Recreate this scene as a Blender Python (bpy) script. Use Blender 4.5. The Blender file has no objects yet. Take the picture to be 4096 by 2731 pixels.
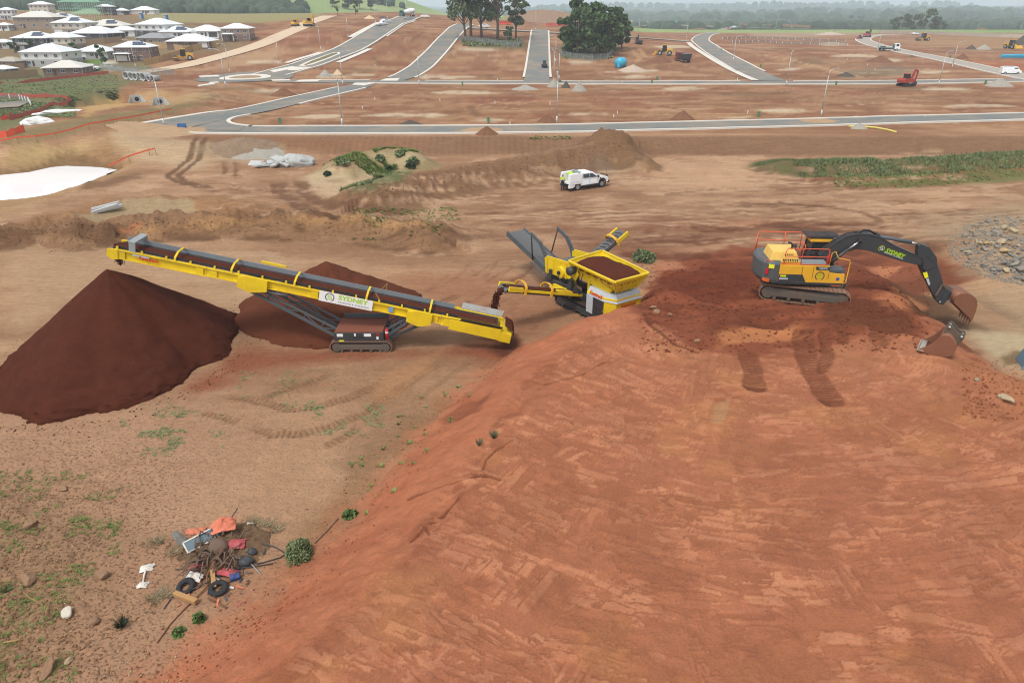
import bpy, bmesh, math, random
import numpy as np
from mathutils import Vector, Matrix
R = math.radians
random.seed(7)
sc = bpy.context.scene
col = sc.collection
# ---------------------------------------------------------------- camera, sky, sun, exposure
H, PITCH, FPX = 17.5, R(25.9), 2731.0          # drone height, downward tilt, focal length in photo pixels
cam_d = bpy.data.cameras.new('camera'); cam = bpy.data.objects.new('camera', cam_d); col.objects.link(cam)
cam.location = (0, 0, H); cam.rotation_euler = (R(90) - PITCH, 0, 0)
cam_d.sensor_width = 36; cam_d.lens = 24.0; cam_d.clip_end = 30000; cam_d.clip_start = .1
sc.camera = cam
SUN_EL, SUN_AZ = R(62), R(215)
w = bpy.data.worlds.new('World'); sc.world = w; w.use_nodes = True
nt = w.node_tree; nt.nodes.clear()
sky = nt.nodes.new('ShaderNodeTexSky'); sky.sky_type = 'NISHITA'; sky.sun_disc = False
sky.sun_elevation = SUN_EL; sky.sun_rotation = SUN_AZ; sky.altitude = 100
sky.air_density = 1.0; sky.dust_density = 1.5; sky.ozone_density = 1.0
hs = nt.nodes.new('ShaderNodeHueSaturation'); hs.inputs['Saturation'].default_value = .22; hs.inputs['Value'].default_value = 1.0
bg = nt.nodes.new('ShaderNodeBackground'); bg.inputs[1].default_value = .15
wo = nt.nodes.new('ShaderNodeOutputWorld')
nt.links.new(sky.outputs[0], hs.inputs['Color']); nt.links.new(hs.outputs[0], bg.inputs[0]); nt.links.new(bg.outputs[0], wo.inputs[0])
sun_d = bpy.data.lights.new('sun', 'SUN'); sun_d.energy = 1.5; sun_d.angle = R(14); sun_d.color = (1, .965, .92)
sun = bpy.data.objects.new('sun', sun_d); col.objects.link(sun); sun.location = (0, 0, 60)
sun.rotation_euler = Vector((-math.sin(SUN_AZ)*math.cos(SUN_EL), -math.cos(SUN_AZ)*math.cos(SUN_EL), -math.sin(SUN_EL))).to_track_quat('-Z', 'Y').to_euler()
sc.view_settings.view_transform = 'Standard'; sc.view_settings.look = 'None'
sc.view_settings.exposure = 0.62; sc.view_settings.gamma = 1.0
sc.cycles.use_denoising = True; sc.cycles.filter_width = 1.1
sc.cycles.max_bounces = 6; sc.cycles.diffuse_bounces = 3; sc.cycles.glossy_bounces = 3; sc.cycles.transparent_max_bounces = 8
sc.cycles.volume_bounces = 1
# ---------------------------------------------------------------- small helpers
GAIN = 1.18
def S(r, g, b, k=GAIN):
    """colour seen in the photograph (0-255) to a surface albedo"""
    f = lambda c: (c/255/12.92 if c/255 <= .04045 else ((c/255 + .055)/1.055)**2.4)
    return tuple(min(.86, f(c)/k) for c in (r, g, b))
def clip01(t): return np.clip(t, 0, 1)
def sstep(a, b, x):
    t = clip01((x - a)/(b - a)); return t*t*(3 - 2*t)
def smin(a, b, k):
    h = clip01(.5 + .5*(b - a)/k); return b*(1 - h) + a*h - k*h*(1 - h)
def smax(a, b, k): return -smin(-a, -b, k)
def hash2(ix, iy, s=0):
    n = (ix.astype(np.int64)*374761393 + iy.astype(np.int64)*668265263 + s*144665) & 0xffffffff
    n = ((n ^ (n >> 13))*1274126177) & 0xffffffff
    return ((n ^ (n >> 16)) & 0xffff)/65535.0
def vnoise(x, y, s=0):
    ix = np.floor(x); iy = np.floor(y); fx = x - ix; fy = y - iy
    fx = fx*fx*(3 - 2*fx); fy = fy*fy*(3 - 2*fy)
    a = hash2(ix, iy, s); b = hash2(ix+1, iy, s); c = hash2(ix, iy+1, s); d = hash2(ix+1, iy+1, s)
    return (a + (b-a)*fx)*(1-fy) + (c + (d-c)*fx)*fy
def fbm(x, y, o=4, s=0, g=.5):
    t = np.zeros_like(x, dtype=float); a = 1.0; n = 0.0
    for i in range(o):
        t += a*vnoise(x, y, s + i*17); n += a; a *= g; x = x*2.03 + 11.3; y = y*2.03 + 5.7
    return t/n
def pl_dist(x, y, pts, closed=False):
    """distance, signed (left of travel positive), arc position"""
    best = np.full(np.shape(x), 1e9); sg = np.ones(np.shape(x)); arc = np.zeros(np.shape(x)); L = 0.0
    n = len(pts)
    for i in range(n if closed else n-1):
        (x0, y0), (x1, y1) = pts[i][:2], pts[(i+1) % n][:2]
        dx, dy = x1-x0, y1-y0; l = math.hypot(dx, dy) or 1e-6
        t = clip01(((x-x0)*dx + (y-y0)*dy)/(l*l))
        d = np.hypot(x-x0-t*dx, y-y0-t*dy)
        m = d < best
        best = np.where(m, d, best); sg = np.where(m, np.where(dx*(y-y0) - dy*(x-x0) >= 0, 1., -1.), sg); arc = np.where(m, L + t*l, arc)
        L += l
    return best, sg, arc
def sd_poly(x, y, pts):
    """signed distance, inside positive"""
    d, _, _ = pl_dist(x, y, pts, True)
    ins = np.zeros(np.shape(x), bool); n = len(pts)
    for i in range(n):
        (x0, y0), (x1, y1) = pts[i][:2], pts[(i+1) % n][:2]
        if y0 == y1: continue
        c = ((y0 > y) != (y1 > y)) & (x < (x1-x0)*(y-y0)/(y1-y0) + x0)
        ins ^= c
    return np.where(ins, d, -d)
CT, ST = math.cos(PITCH), math.sin(PITCH)
def ray(px, py):
    a = (px-2048)/FPX; b = (1365.5-py)/FPX
    return np.array((a, CT + b*ST, -ST + b*CT))
def G(px, py, z=0.0):
    r = ray(px, py); d = (z-H)/r[2]
    return (r[0]*d, r[1]*d)
# ---------------------------------------------------------------- the lie of the land
def box_mask(x, y, x0, x1, y0, y1): return (x > x0) & (x < x1) & (y > y0) & (y < y1)
L_TOE = [(-22, -6), (-14, 7), (-10.3, 13.4), (-8.4, 15.7), (-6.3, 20.7), (-4.1, 27.3), (-.3, 34.3), (2.4, 36.2), (5.2, 37.4), (8.4, 40.4), (10.6, 47), (10.5, 60)]
R_TOE = [(25, 62), (27.5, 50), (27, 40), (26.3, 33), (26.2, 30.5), (29.5, 27.5), (36, 25), (50, 20)]
def rg(x, y, pts, h, wn, wf, end=1.0):
    """a windrow: crest polyline (left to right), height, near and far half widths"""
    d, s, a = pl_dist(x, y, pts)
    wdt = np.where(s > 0, wf, wn)
    return h*(1 - sstep(0, 1, d/wdt))
POND = [G(*p, z=-1.0) for p in [(-260, 690), (-60, 790), (0, 806), (115, 797), (235, 762), (335, 722), (392, 712), (398, 696), (438, 682), (350, 668), (268, 660), (200, 672), (120, 690), (0, 702), (-200, 700)]]
CREEK = [G(*p, z=-.3) for p in [(330, 465), (400, 440), (470, 430), (560, 440), (700, 436), (620, 452), (520, 470), (430, 474), (360, 480)]]
BANK = [G(*p, z=1.2) for p in [(-300, 905), (0, 905), (200, 890), (380, 905), (430, 885), (700, 868), (1000, 862), (1300, 868), (1560, 885), (1720, 915)]]
HEAP = [G(*p, z=1.0) for p in [(230, 850), (420, 790), (620, 775), (850, 785), (1020, 815)]]
BERM = [G(*p, z=1.5) for p in [(1500, 760), (1640, 715), (1900, 672), (2150, 635), (2380, 590), (2470, 575)]]
BERM_END = [G(*p, z=1.2) for p in [(2385, 578), (2470, 588), (2540, 618), (2570, 632)]]
GHUMP = [G(*p, z=1.2) for p in [(1370, 655), (1480, 625), (1590, 618), (1640, 628)]]
GSTRIP = [G(*p, z=0.4) for p in [(1390, 765), (1500, 735), (1620, 690)]]
HEDGE = [G(*p, z=1.0) for p in [(3160, 640), (3300, 648), (3600, 645), (3900, 628), (4200, 610), (4500, 600)]]
HEDGE2 = [G(*p, z=0.3) for p in [(3320, 718), (3520, 722), (3700, 712), (3900, 690), (4300, 650)]]
FLATCUT = 96.0
def T(x, y, fine=True):
    x = np.asarray(x, float); y = np.asarray(y, float)
    z = np.zeros(np.broadcast(x, y).shape)
    # roads sit on a cut platform, and the land climbs to a ridge on the left
    plat = sstep(0, 5.0, y - (93.4 + .6*np.sin(x*.03) - 3.6*sstep(10, 45, -x))); wl = sstep(-84, -64, x)
    z = z + 1.5*plat*wl + (1-wl)*1.3*sstep(100, 135, y)
    ramp = np.interp(y, [0, 190, 215, 240, 270, 300, 340, 400, 460, 560], [0, 0, 1.3, 4.0, 8.0, 11.5, 13.2, 15.0, 14.0, 4.0])
    wx = np.interp(x, [-400, -150, -60, 0, 40, 90, 160, 400], [1.15, .95, 1.0, .72, .5, .2, .12, .12])
    z = z + ramp*wx
    near = y < 175
    if not near.any(): return z + (.12*(fbm(x/9, y/9, 3, 3)-.5) if fine else 0)
    n1 = fbm(x/2.2, y/2.2, 4, 5)
    # red stockpile bench in the foreground
    m = y < 70
    if m.any():
        xm, ym = (np.broadcast_to(x, z.shape)[m], np.broadcast_to(y, z.shape)[m])
        n = n1[m] if np.ndim(n1) else n1
        d, s, _ = pl_dist(xm, ym, L_TOE); hl = -d*s*(.60 + .55*sstep(31, 36, ym)*(1-sstep(38.5, 41, ym)) - .38*sstep(40, 45, ym)) + (n-.5)*.5
        d, s, _ = pl_dist(xm, ym, R_TOE); hr = -d*s*.55 + (n-.5)*.5
        hb = (51 + 1.5*np.sin(xm*.3) - ym)*.165 + (n-.5)*.6
        top = 3.0 + .10*np.sin(xm*.35+ym*.2) + .012*(xm-6)
        hm = smin(smin(hl, hr, .5), smin(hb, top, .8), .9)
        hm = smax(hm, 0*hm, .35) - .09
        hm = np.maximum(hm, 0)
        # rutted, freshly dug ground round the excavator
        dig = sstep(6, 11, xm)*(1-sstep(23.5, 27, xm))*sstep(29.5, 33, ym + .25*(xm-14))*(1-sstep(46, 54, ym))
        hm = hm + dig*((fbm(xm/1.1, ym/1.1, 4, 9)-.5)*.55 + .10*np.sin(xm*2.2 + ym*5.2 + 3*vnoise(xm/3, ym/3, 4)))
        # spill heap beside the hopper, pit in front of the tracks, wheel ruts
        for (cx, cy, r, h) in [(9.2, 40.3, 2.0, 1.4), (9.6, 36.4, 2.4, .5), (13.4, 33.2, 1.6, -.45), (16.5, 33.0, 3.4, .45), (22.5, 40.5, 3.6, .5), (24.6, 35.0, 1.6, .35)]:
            q = np.hypot(xm-cx, ym-cy)/r; hm = hm + h*(1-sstep(0, 1, q))
        z[m] += hm
    m = (y > 44) & (y < 112)
    if m.any():
        xm, ym = (np.broadcast_to(x, z.shape)[m], np.broadcast_to(y, z.shape)[m])
        n = n1[m] if np.ndim(n1) else n1
        rough = fbm(xm/1.3, ym/1.3, 4, 21)-.5
        t = rg(xm, ym, BANK, 1.25, 3.0, 6)
        z[m] += t*(1 + .5*rough*(t > .2)) + 1.0*rough*sstep(.2, 1.0, t)
        t = rg(xm, ym, HEAP, .7, 4.0, 3.0); z[m] += t*(1 + 1.1*rough)
        t = rg(xm, ym, BERM, 1.95, 5.0, 7.0); z[m] += t*(1 + .35*rough) + .7*rough*sstep(.2, .9, t)*(1-sstep(1.45, 1.65, t))
        t = rg(xm, ym, BERM_END, 1.35, 3.4, 3.2); z[m] += t*(1 + .6*rough)
        t = rg(xm, ym, GHUMP, 1.9, 5.0, 4.5); z[m] += t*(1 + .3*rough)
        t = rg(xm, ym, HEDGE, .95, 5.0, 5.0); z[m] += t*(1 + .3*rough)
        t = rg(xm, ym, HEDGE2, .55, 2.6, 2.6); z[m] += t*(1 + .8*rough)
    m = (x < -18) & (y > 48) & (y < 165)
    if m.any():
        xm, ym = (np.broadcast_to(x, z.shape)[m], np.broadcast_to(y, z.shape)[m])
        n = n1[m] if np.ndim(n1) else n1
        sdp = sd_poly(xm, ym, POND)
        z[m] += -1.9*sstep(-4.5, 2.0, sdp + (n-.5)*1.2)
        z[m] += 1.3*sstep(-2.5, -8, sdp)*sstep(82, 92, ym + (n-.5)*3)*(1-sstep(-60, -48, xm))
        sdc = sd_poly(xm, ym, CREEK); kc = sstep(-5, .8, sdc + (n-.5)*1.2)
        z[m] = z[m]*(1-kc) - .75*kc
    d, s, _ = pl_dist(x, y, [(28, 66), (31.5, 50), (36, 44)])
    z = z + np.where(np.abs(y-53) < 30, 2.0*(1-sstep(0, 9.5, np.hypot(x-37.5, (y-49.5)))), 0)
    if fine:
        far = sstep(60, 110, y)
        z = z + (1-far)*(.16*(n1-.5) + .05*(fbm(x/.45, y/.45, 3, 31)-.5)) + far*.12*(fbm(x/9, y/9, 3, 3)-.5)
        # tyre and cleat ruts on the lower yard
    return z
TT = T
_ds = np.geomspace(9, 1400, 900)
def P(px, py):
    """where the ray through a photo pixel meets the ground"""
    r = ray(px, py); xs = r[0]*_ds; ys = r[1]*_ds; zs = H + r[2]*_ds
    g = zs - TT(xs, ys)
    i = np.argmax(g < 0)
    if not (g < 0).any(): i = len(_ds)-1
    if i == 0: i = 1
    t = g[i-1]/(g[i-1]-g[i] + 1e-9); t = min(max(t, 0), 1); d = _ds[i-1] + (_ds[i]-_ds[i-1])*t
    return Vector((r[0]*d, r[1]*d, H + r[2]*d))
def Tz(x, y): return float(TT(np.array([float(x)]), np.array([float(y)]))[0])
def on(x, y, dz=0): return Vector((x, y, Tz(x, y)+dz))
def depth(p): return p[1]*CT + (H-p[2])*ST
def mpp(p): return depth(p)/FPX        # metres per photo pixel at a point
def proj(p):
    d = depth(p); return (2048 + p[0]/d*FPX, 1365.5 - FPX*(p[1]*ST - (H-p[2])*CT)/d)
# ---------------------------------------------------------------- materials
def new_mat(name):
    m = bpy.data.materials.new(name); m.use_nodes = True; n = m.node_tree; b = n.nodes['Principled BSDF']
    return m, n, b
MATS = {}
def mat(name, rgb, rough=.6, metal=0., var=.12, scale=3., dust=0., dustc=None, bump=0., spec=.4, alpha=1., coat=0., emit=None):
    """procedural paint / plastic / metal: mottled base colour, optional dust film, fine relief"""
    if name in MATS: return MATS[name]
    m, n, b = new_mat(name); L = n.links
    tc = n.nodes.new('ShaderNodeTexCoord'); nz = n.nodes.new('ShaderNodeTexNoise'); nz.inputs['Scale'].default_value = scale; nz.inputs['Detail'].default_value = 6; nz.inputs['Roughness'].default_value = .65
    L.new(tc.outputs['Object'], nz.inputs['Vector'])
    mx = n.nodes.new('ShaderNodeMix'); mx.data_type = 'RGBA'
    mx.inputs[6].default_value = (*[c*(1-var) for c in rgb], 1); mx.inputs[7].default_value = (*[min(1, c*(1+var)) for c in rgb], 1)
    L.new(nz.outputs['Fac'], mx.inputs[0]); out = mx.outputs[2]
    if dust:
        n2 = n.nodes.new('ShaderNodeTexNoise'); n2.inputs['Scale'].default_value = scale*.6; n2.inputs['Detail'].default_value = 8; n2.inputs['Roughness'].default_value = .7
        mp = n.nodes.new('ShaderNodeMapping'); mp.inputs['Location'].default_value = (3.1, 7.7, 1.3)
        L.new(tc.outputs['Object'], mp.inputs[0]); L.new(mp.outputs[0], n2.inputs['Vector'])
        ge = n.nodes.new('ShaderNodeNewGeometry'); sp = n.nodes.new('ShaderNodeSeparateXYZ'); L.new(ge.outputs['Normal'], sp.inputs[0])
        up = n.nodes.new('ShaderNodeMapRange'); up.inputs[1].default_value = -.3; up.inputs[2].default_value = 1; up.inputs[3].default_value = .35; up.inputs[4].default_value = 1.0
        L.new(sp.outputs[2], up.inputs[0])
        rp = n.nodes.new('ShaderNodeMapRange'); rp.inputs[1].default_value = .42; rp.inputs[2].default_value = .72; rp.inputs[3].default_value = 0; rp.inputs[4].default_value = dust
        L.new(n2.outputs['Fac'], rp.inputs[0])
        mu = n.nodes.new('ShaderNodeMath'); mu.operation = 'MULTIPLY'; L.new(rp.outputs[0], mu.inputs[0]); L.new(up.outputs[0], mu.inputs[1])
        m2 = n.nodes.new('ShaderNodeMix'); m2.data_type = 'RGBA'; m2.inputs[7].default_value = (*(dustc or S(140, 85, 62)), 1)
        L.new(mu.outputs[0], m2.inputs[0]); L.new(out, m2.inputs[6]); out = m2.outputs[2]
    L.new(out, b.inputs['Base Color'])
    b.inputs['Roughness'].default_value = rough; b.inputs['Metallic'].default_value = metal
    b.inputs['Specular IOR Level'].default_value = spec
    if coat: b.inputs['Coat Weight'].default_value = coat
    if alpha < 1: b.inputs['Alpha'].default_value = alpha
    if bump:
        bp = n.nodes.new('ShaderNodeBump'); bp.inputs['Strength'].default_value = bump; bp.inputs['Distance'].default_value = .05
        L.new(nz.outputs['Fac'], bp.inputs['Height']); L.new(bp.outputs[0], b.inputs['Normal'])
    MATS[name] = m; return m
def soil_mat(name, rgb=None, var=.16, bump=.5, fine=9.0, dist=.06, stretch=None):
    """bare earth: colour from the surface's own soil layer (attribute Col) or a fixed tone, broken up by three scales of noise"""
    if name in MATS: return MATS[name]
    m, n, b = new_mat(name); L = n.links
    tc = n.nodes.new('ShaderNodeTexCoord'); src = tc.outputs['Object']
    if stretch:
        mp = n.nodes.new('ShaderNodeMapping'); mp.inputs['Scale'].default_value = stretch; L.new(src, mp.inputs[0]); src = mp.outputs[0]
    def N(s, d, r=.6):
        k = n.nodes.new('ShaderNodeTexNoise'); k.inputs['Scale'].default_value = s; k.inputs['Detail'].default_value = d; k.inputs['Roughness'].default_value = r
        L.new(src, k.inputs['Vector']); return k.outputs['Fac']
    a1, a2, a3 = N(.9, 6), N(fine, 5, .7), N(fine*5, 3, .6)
    ad = n.nodes.new('ShaderNodeMath'); ad.operation = 'ADD'; L.new(a1, ad.inputs[0]); L.new(a2, ad.inputs[1])
    ad2 = n.nodes.new('ShaderNodeMath'); ad2.operation = 'MULTIPLY_ADD'; L.new(a3, ad2.inputs[0]); ad2.inputs[1].default_value = .8; L.new(ad.outputs[0], ad2.inputs[2])
    rp = n.nodes.new('ShaderNodeMapRange'); rp.inputs[1].default_value = .9; rp.inputs[2].default_value = 1.9; rp.inputs[3].default_value = 1-var*1.6; rp.inputs[4].default_value = 1+var*1.6
    L.new(ad2.outputs[0], rp.inputs[0])
    vm = n.nodes.new('ShaderNodeVectorMath'); vm.operation = 'SCALE'
    if rgb is None:
        at = n.nodes.new('ShaderNodeAttribute'); at.attribute_name = 'Col'; L.new(at.outputs['Color'], vm.inputs[0])
    else: vm.inputs[0].default_value = rgb
    L.new(rp.outputs[0], vm.inputs['Scale']); L.new(vm.outputs[0], b.inputs['Base Color'])
    b.inputs['Roughness'].default_value = .95; b.inputs['Specular IOR Level'].default_value = .05
    bp = n.nodes.new('ShaderNodeBump'); bp.inputs['Strength'].default_value = bump; bp.inputs['Distance'].default_value = dist
    L.new(ad2.outputs[0], bp.inputs['Height']); L.new(bp.outputs[0], b.inputs['Normal'])
    MATS[name] = m; return m
# ---------------------------------------------------------------- ground sheet
def mesh_np(name, V, F, smooth=True):
    V = np.asarray(V, np.float32); F = np.asarray(F, np.int32); k = F.shape[1]
    me = bpy.data.meshes.new(name); me.vertices.add(len(V)); me.vertices.foreach_set('co', V.ravel())
    me.loops.add(F.size); me.loops.foreach_set('vertex_index', F.ravel())
    me.polygons.add(len(F)); me.polygons.foreach_set('loop_start', np.arange(0, F.size, k, dtype=np.int32))
    try: me.polygons.foreach_set('loop_total', np.full(len(F), k, np.int32))
    except Exception: pass
    if smooth: me.polygons.foreach_set('use_smooth', np.ones(len(F), bool))
    me.update(); me.validate(); return me
def grid_faces(nr, nc):
    i = np.arange(nr*nc).reshape(nr, nc)
    return np.stack([i[:-1, :-1].ravel(), i[:-1, 1:].ravel(), i[1:, 1:].ravel(), i[1:, :-1].ravel()], 1)
def set_col(me, C, name='Col'):
    a = me.attributes.new(name, 'FLOAT_COLOR', 'POINT'); a.data.foreach_set('color', np.concatenate([C, np.ones((len(C), 1))], 1).astype(np.float32).ravel())
vrow = np.arange(800, 58, -1.25)
yrow = 16/np.tan(PITCH - np.arctan((341.4-vrow)/682.75))
yrow = np.concatenate([[-6, -2, 2, 5, 7, 8.3], yrow, np.geomspace(yrow[-1]*1.007, 640, 110)])
acol = np.linspace(-1.0, 1.0, 1150)
NR, NC = len(yrow), len(acol)
GY = np.repeat(yrow[:, None], NC, 1); GX = acol[None, :]*(.9*np.maximum(GY, 8) + 7.6)
GX, GY = GX.ravel(), GY.ravel(); GZ = T(GX, GY)
def Tg(x, y, fine=True):
    """ground height read back from the sheet, bilinear"""
    x = np.asarray(x, float); y = np.clip(np.asarray(y, float), yrow[0], yrow[-1]-.01)
    r = np.clip(np.searchsorted(yrow, y)-1, 0, NR-2); fr = (y-yrow[r])/(yrow[r+1]-yrow[r])
    def row(q):
        a = x/(.9*np.maximum(yrow[q], 8)+7.6); c = np.clip((a+1)/2*(NC-1), 0, NC-1.001); i = c.astype(int); f = c-i
        return GZ[q*NC+i]*(1-f) + GZ[q*NC+i+1]*f
    return row(r)*(1-fr) + row(r+1)*fr
TT = Tg
C = np.zeros((len(GX), 3))
n_big = fbm(GX/14, GY/14, 4, 41); n_mid = fbm(GX/3.1, GY/3.1, 4, 43); n_sm = fbm(GX/.7, GY/.7, 3, 47)
streak = fbm(GX/9 + .25*n_mid, GY/1.1, 4, 51)           # tyre-smeared streaks, roughly across the view
def lerp(a, b, t): return np.asarray(a)[None, :]*(1-t)[:, None] + np.asarray(b)[None, :]*t[:, None]
def put(idx, rgb, a):
    a = np.asarray(a)[:, None]; C[idx] = C[idx]*(1-a) + np.asarray(rgb)[None, :]*a
def region(pts, rgb, a=1., soft=.6, rag=1.2, rs=1.0, px=True, zz=None):
    w_ = [(P(*p) if zz is None else G(*p, z=zz))[:2] for p in pts] if px else pts
    xs = [p[0] for p in w_]; ys = [p[1] for p in w_]; mg = soft + rag + 1
    idx = np.nonzero((GX > min(xs)-mg) & (GX < max(xs)+mg) & (GY > min(ys)-mg) & (GY < max(ys)+mg))[0]
    if not len(idx): return idx, None
    x, y = GX[idx], GY[idx]
    sd = sd_poly(x, y, w_) + (fbm(x/(2.2*rs), y/(1.4*rs), 4, 61)-.5)*2*rag
    k = sstep(-soft, soft, sd); put(idx, rgb, k*a); return idx, k
def stroke(pts, wd, rgb, a=1., soft=.35, rag=.3, cleat=0., dig=0., px=True, fade=True, brk=.0):
    w_ = [P(*p)[:2] for p in pts] if px else pts
    xs = [p[0] for p in w_]; ys = [p[1] for p in w_]; mg = wd + soft + rag + .5
    idx = np.nonzero((GX > min(xs)-mg) & (GX < max(xs)+mg) & (GY > min(ys)-mg) & (GY < max(ys)+mg))[0]
    if not len(idx): return
    x, y = GX[idx], GY[idx]; d, s, arc = pl_dist(x, y, w_)
    L = sum(math.dist(w_[i], w_[i+1]) for i in range(len(w_)-1))
    k = 1-sstep(wd/2-soft, wd/2+soft, d + (fbm(x/.8, y/.8, 3, 71)-.5)*2*rag)
    if fade: k = k*sstep(0, .12*L, arc)*(1-sstep(.88*L, L, arc))
    if brk: k = k*sstep(brk-.12, brk+.12, fbm(x/2.5, y/2.5, 3, 77))
    if cleat:
        cl = .5+.5*np.sin(arc*2*math.pi/cleat + d*s*1.2); kk = k*(.35+.65*cl)
        put(idx, rgb, kk*a); GZ[idx] += -dig*k*(.4+.6*cl) + .5*dig*(1-sstep(.0, .22, np.abs(d-wd/2)))*k**.5
    else:
        put(idx, rgb, k*a)
        if dig: GZ[idx] += -dig*k + .6*dig*(1-sstep(0, .25, np.abs(d-wd/2-.05)))
# base tones: pinkish clay yard, browner estate, both smeared
yard = lerp(S(148, 110, 84), S(184, 146, 116), clip01((n_mid*.5+streak*.6+n_big*.4)/1.5*2.4-.75))
estate = lerp(S(134, 92, 66), S(170, 130, 98), clip01((streak*.7+n_mid*.4+n_big*.5)/1.6*2.6-.85))
tk = sstep(92, 112, GY)[:, None]; C[:] = yard*(1-tk) + estate*tk
k = sstep(.52, .72, fbm(GX/26, GY/7, 4, 81))*sstep(100, 120, GY); put(slice(None), S(140, 84, 62), k*.55)
k = sstep(.60, .74, fbm(GX/15, GY/3.5, 4, 83))*sstep(103, 125, GY); put(slice(None), S(190, 156, 126), k*.4)
k = sstep(.60, .8, fbm(GX/20, GY/9, 4, 87))*sstep(103, 125, GY); put(slice(None), S(118, 104, 76), k*.5)
fe = sstep(101, 110, GY)
put(slice(None), S(126, 78, 56), sstep(.52, .60, fbm(GX/9, GY/6, 5, 301))*fe*.5); put(slice(None), S(190, 150, 116), sstep(.56, .63, fbm(GX/8+5, GY/7, 5, 303))*fe*.25); put(slice(None), S(214, 196, 170), sstep(.72, .78, fbm(GX/2.5, GY/2.5, 4, 305))*fe*.15); put(slice(None), S(104, 74, 56), sstep(.66, .76, fbm(GX/5+7, GY/5, 4, 307))*fe*.35)
fm = sstep(47, 52, GY)*(1-sstep(93, 96, GY)); put(slice(None), S(130, 92, 68), sstep(.55, .62, fbm(GX/5, GY/2.2, 5, 311))*fm*.35); put(slice(None), S(200, 164, 134), sstep(.60, .66, fbm(GX/4+3, GY/2, 5, 313))*fm*.4)
# left foreground: duller stony ground
k = (1-sstep(-12, -4, GX + .3*(GY-16)))*(1-sstep(26, 34, GY)); put(slice(None), S(174, 134, 109), k*.6)
region([(-200, 1900), (200, 1900), (480, 2150), (560, 2400), (420, 2600), (100, 2760), (-300, 2760)], S(150, 117, 91), .75, 1.6, 1.6)
GZ += ((1-sstep(-15, -11.5, GX + .35*(GY-16)))*(1-sstep(22, 26, GY)))*(fbm(GX/.5, GY/.5, 4, 90)-.5)*.34
# red bench: slope and scraped top
dL, sL, aL = pl_dist(GX, GY, L_TOE); dRr, sRr, _ = pl_dist(GX, GY, R_TOE)
inm = -dL*sL; inr = -dRr*sRr
bench = sstep(-1.3, 1.2, inm + (n_sm-.5)*1.6 + (n_mid-.5)*1.4)*sstep(-.4, 1.2, inr + (n_mid-.5)*1.5)*(1-sstep(46, 56, GY + (n_mid-.5)*6))
redtop = lerp(S(168, 106, 78), S(184, 121, 92), clip01(n_mid*.7+n_sm*.5-.1))
slope_k = 1-sstep(4.2, 6.4, inm)
fl = fbm(inm*.8 + 7, aL*1.6 + 2*n_mid, 4, 93)                       # rills down the slope
redsl = lerp(S(170, 104, 76), S(190, 125, 94), clip01(fl*1.1 - .1 + (n_sm-.5)*.5))
redall = redtop*(1-slope_k)[:, None] + redsl*slope_k[:, None]
C[:] = C*(1-bench)[:, None] + redall*bench[:, None]
GZ += bench*slope_k*sstep(.2, 1.5, inm)*((fl-.5)*.13 + (n_sm-.5)*.08)
kcr = bench*(1-sstep(.25, .9, np.abs(inm-4.9 + (n_mid-.5)*1.6)))*(1-sstep(30, 34, GY)); put(slice(None), S(138, 82, 58), kcr*sstep(.45, .6, n_sm)*.6)
rnd = np.random.default_rng(5)
nb = np.nonzero((bench > .5) & (GY < 36) & (inm > 3.4))[0]
bx, by = GX[nb], GY[nb]
LT, DK, OC = np.array(S(208, 148, 114)), np.array(S(150, 96, 70)), np.array(S(184, 130, 86))
h_i = fbm(bx*1.9, by*1.9, 4, 103); f_i = fbm(bx*7, by*7, 3, 105); in_b = inm[nb]; tone = np.zeros(len(nb)); gz = np.zeros(len(nb))
worn = fbm(bx/1.5, by/1.1, 5, 109)
for i in range(2300):                    # each pass of the bucket leaves a few parallel strips
    cx = rnd.uniform(-7, 28); cy = rnd.uniform(7.5, 33.5)
    base = math.atan2(cy-34, cx-11); ang = (base + R(90) if rnd.random() < .88 else base) + rnd.normal(0, .16)
    ns = int(rnd.integers(3, 7)); wd = rnd.uniform(.14, .46); ln = rnd.uniform(.8, 2.8); rad = ln*.62 + ns*wd*.55
    y0i, y1i = np.searchsorted(by, (cy-rad, cy+rad)); q = y0i + np.nonzero(np.abs(bx[y0i:y1i]-cx) < rad)[0]
    if not len(q): continue
    x_, y_ = bx[q]-cx, by[q]-cy; ux = x_*math.cos(ang) + y_*math.sin(ang); uy = -x_*math.sin(ang) + y_*math.cos(ang) + ns*wd/2
    st = fbm(ux*1.1 + i*3.1, uy*8.5 + i, 3, 101); fi = f_i[q]; hi = h_i[q]
    sid = np.floor((uy + (fi-.5)*.09)/wd).astype(int); ok = (sid >= 0) & (sid < ns); sid = np.clip(sid, 0, ns-1)
    lens = ln*rnd.uniform(.55, 1.0, ns); offs = rnd.uniform(-.18, .18, ns)*ln; lite = rnd.random(ns) < .5; vv = np.where(lite, rnd.uniform(.2, .95, ns), -rnd.uniform(.15, .9, ns)); cuts = rnd.uniform(.36, .54, ns)
    k = ok & (np.abs(ux-offs[sid]) + (st-.5)*.5 + (fi-.5)*.12 < lens[sid]/2) & (st*.6 + hi*.4 > cuts[sid])
    fr = (uy - sid*wd)/wd                     # a thin ridge of dragged soil on one side of each strip
    v = np.where(lite[sid] & (fr < .16), -.7, vv[sid])
    tone[q] = np.where(k, v, tone[q]); gz[q] = np.where(k, np.where(v > 0, .012, -.014), gz[q])
fadeb = sstep(3.6, 5.2, in_b)*(1-sstep(29.5, 33, by + .25*(bx-14)))
tone = tone*(1-.55*sstep(.5, .62, worn)) - .45*sstep(.54, .60, worn + (f_i-.5)*.15)
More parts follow.
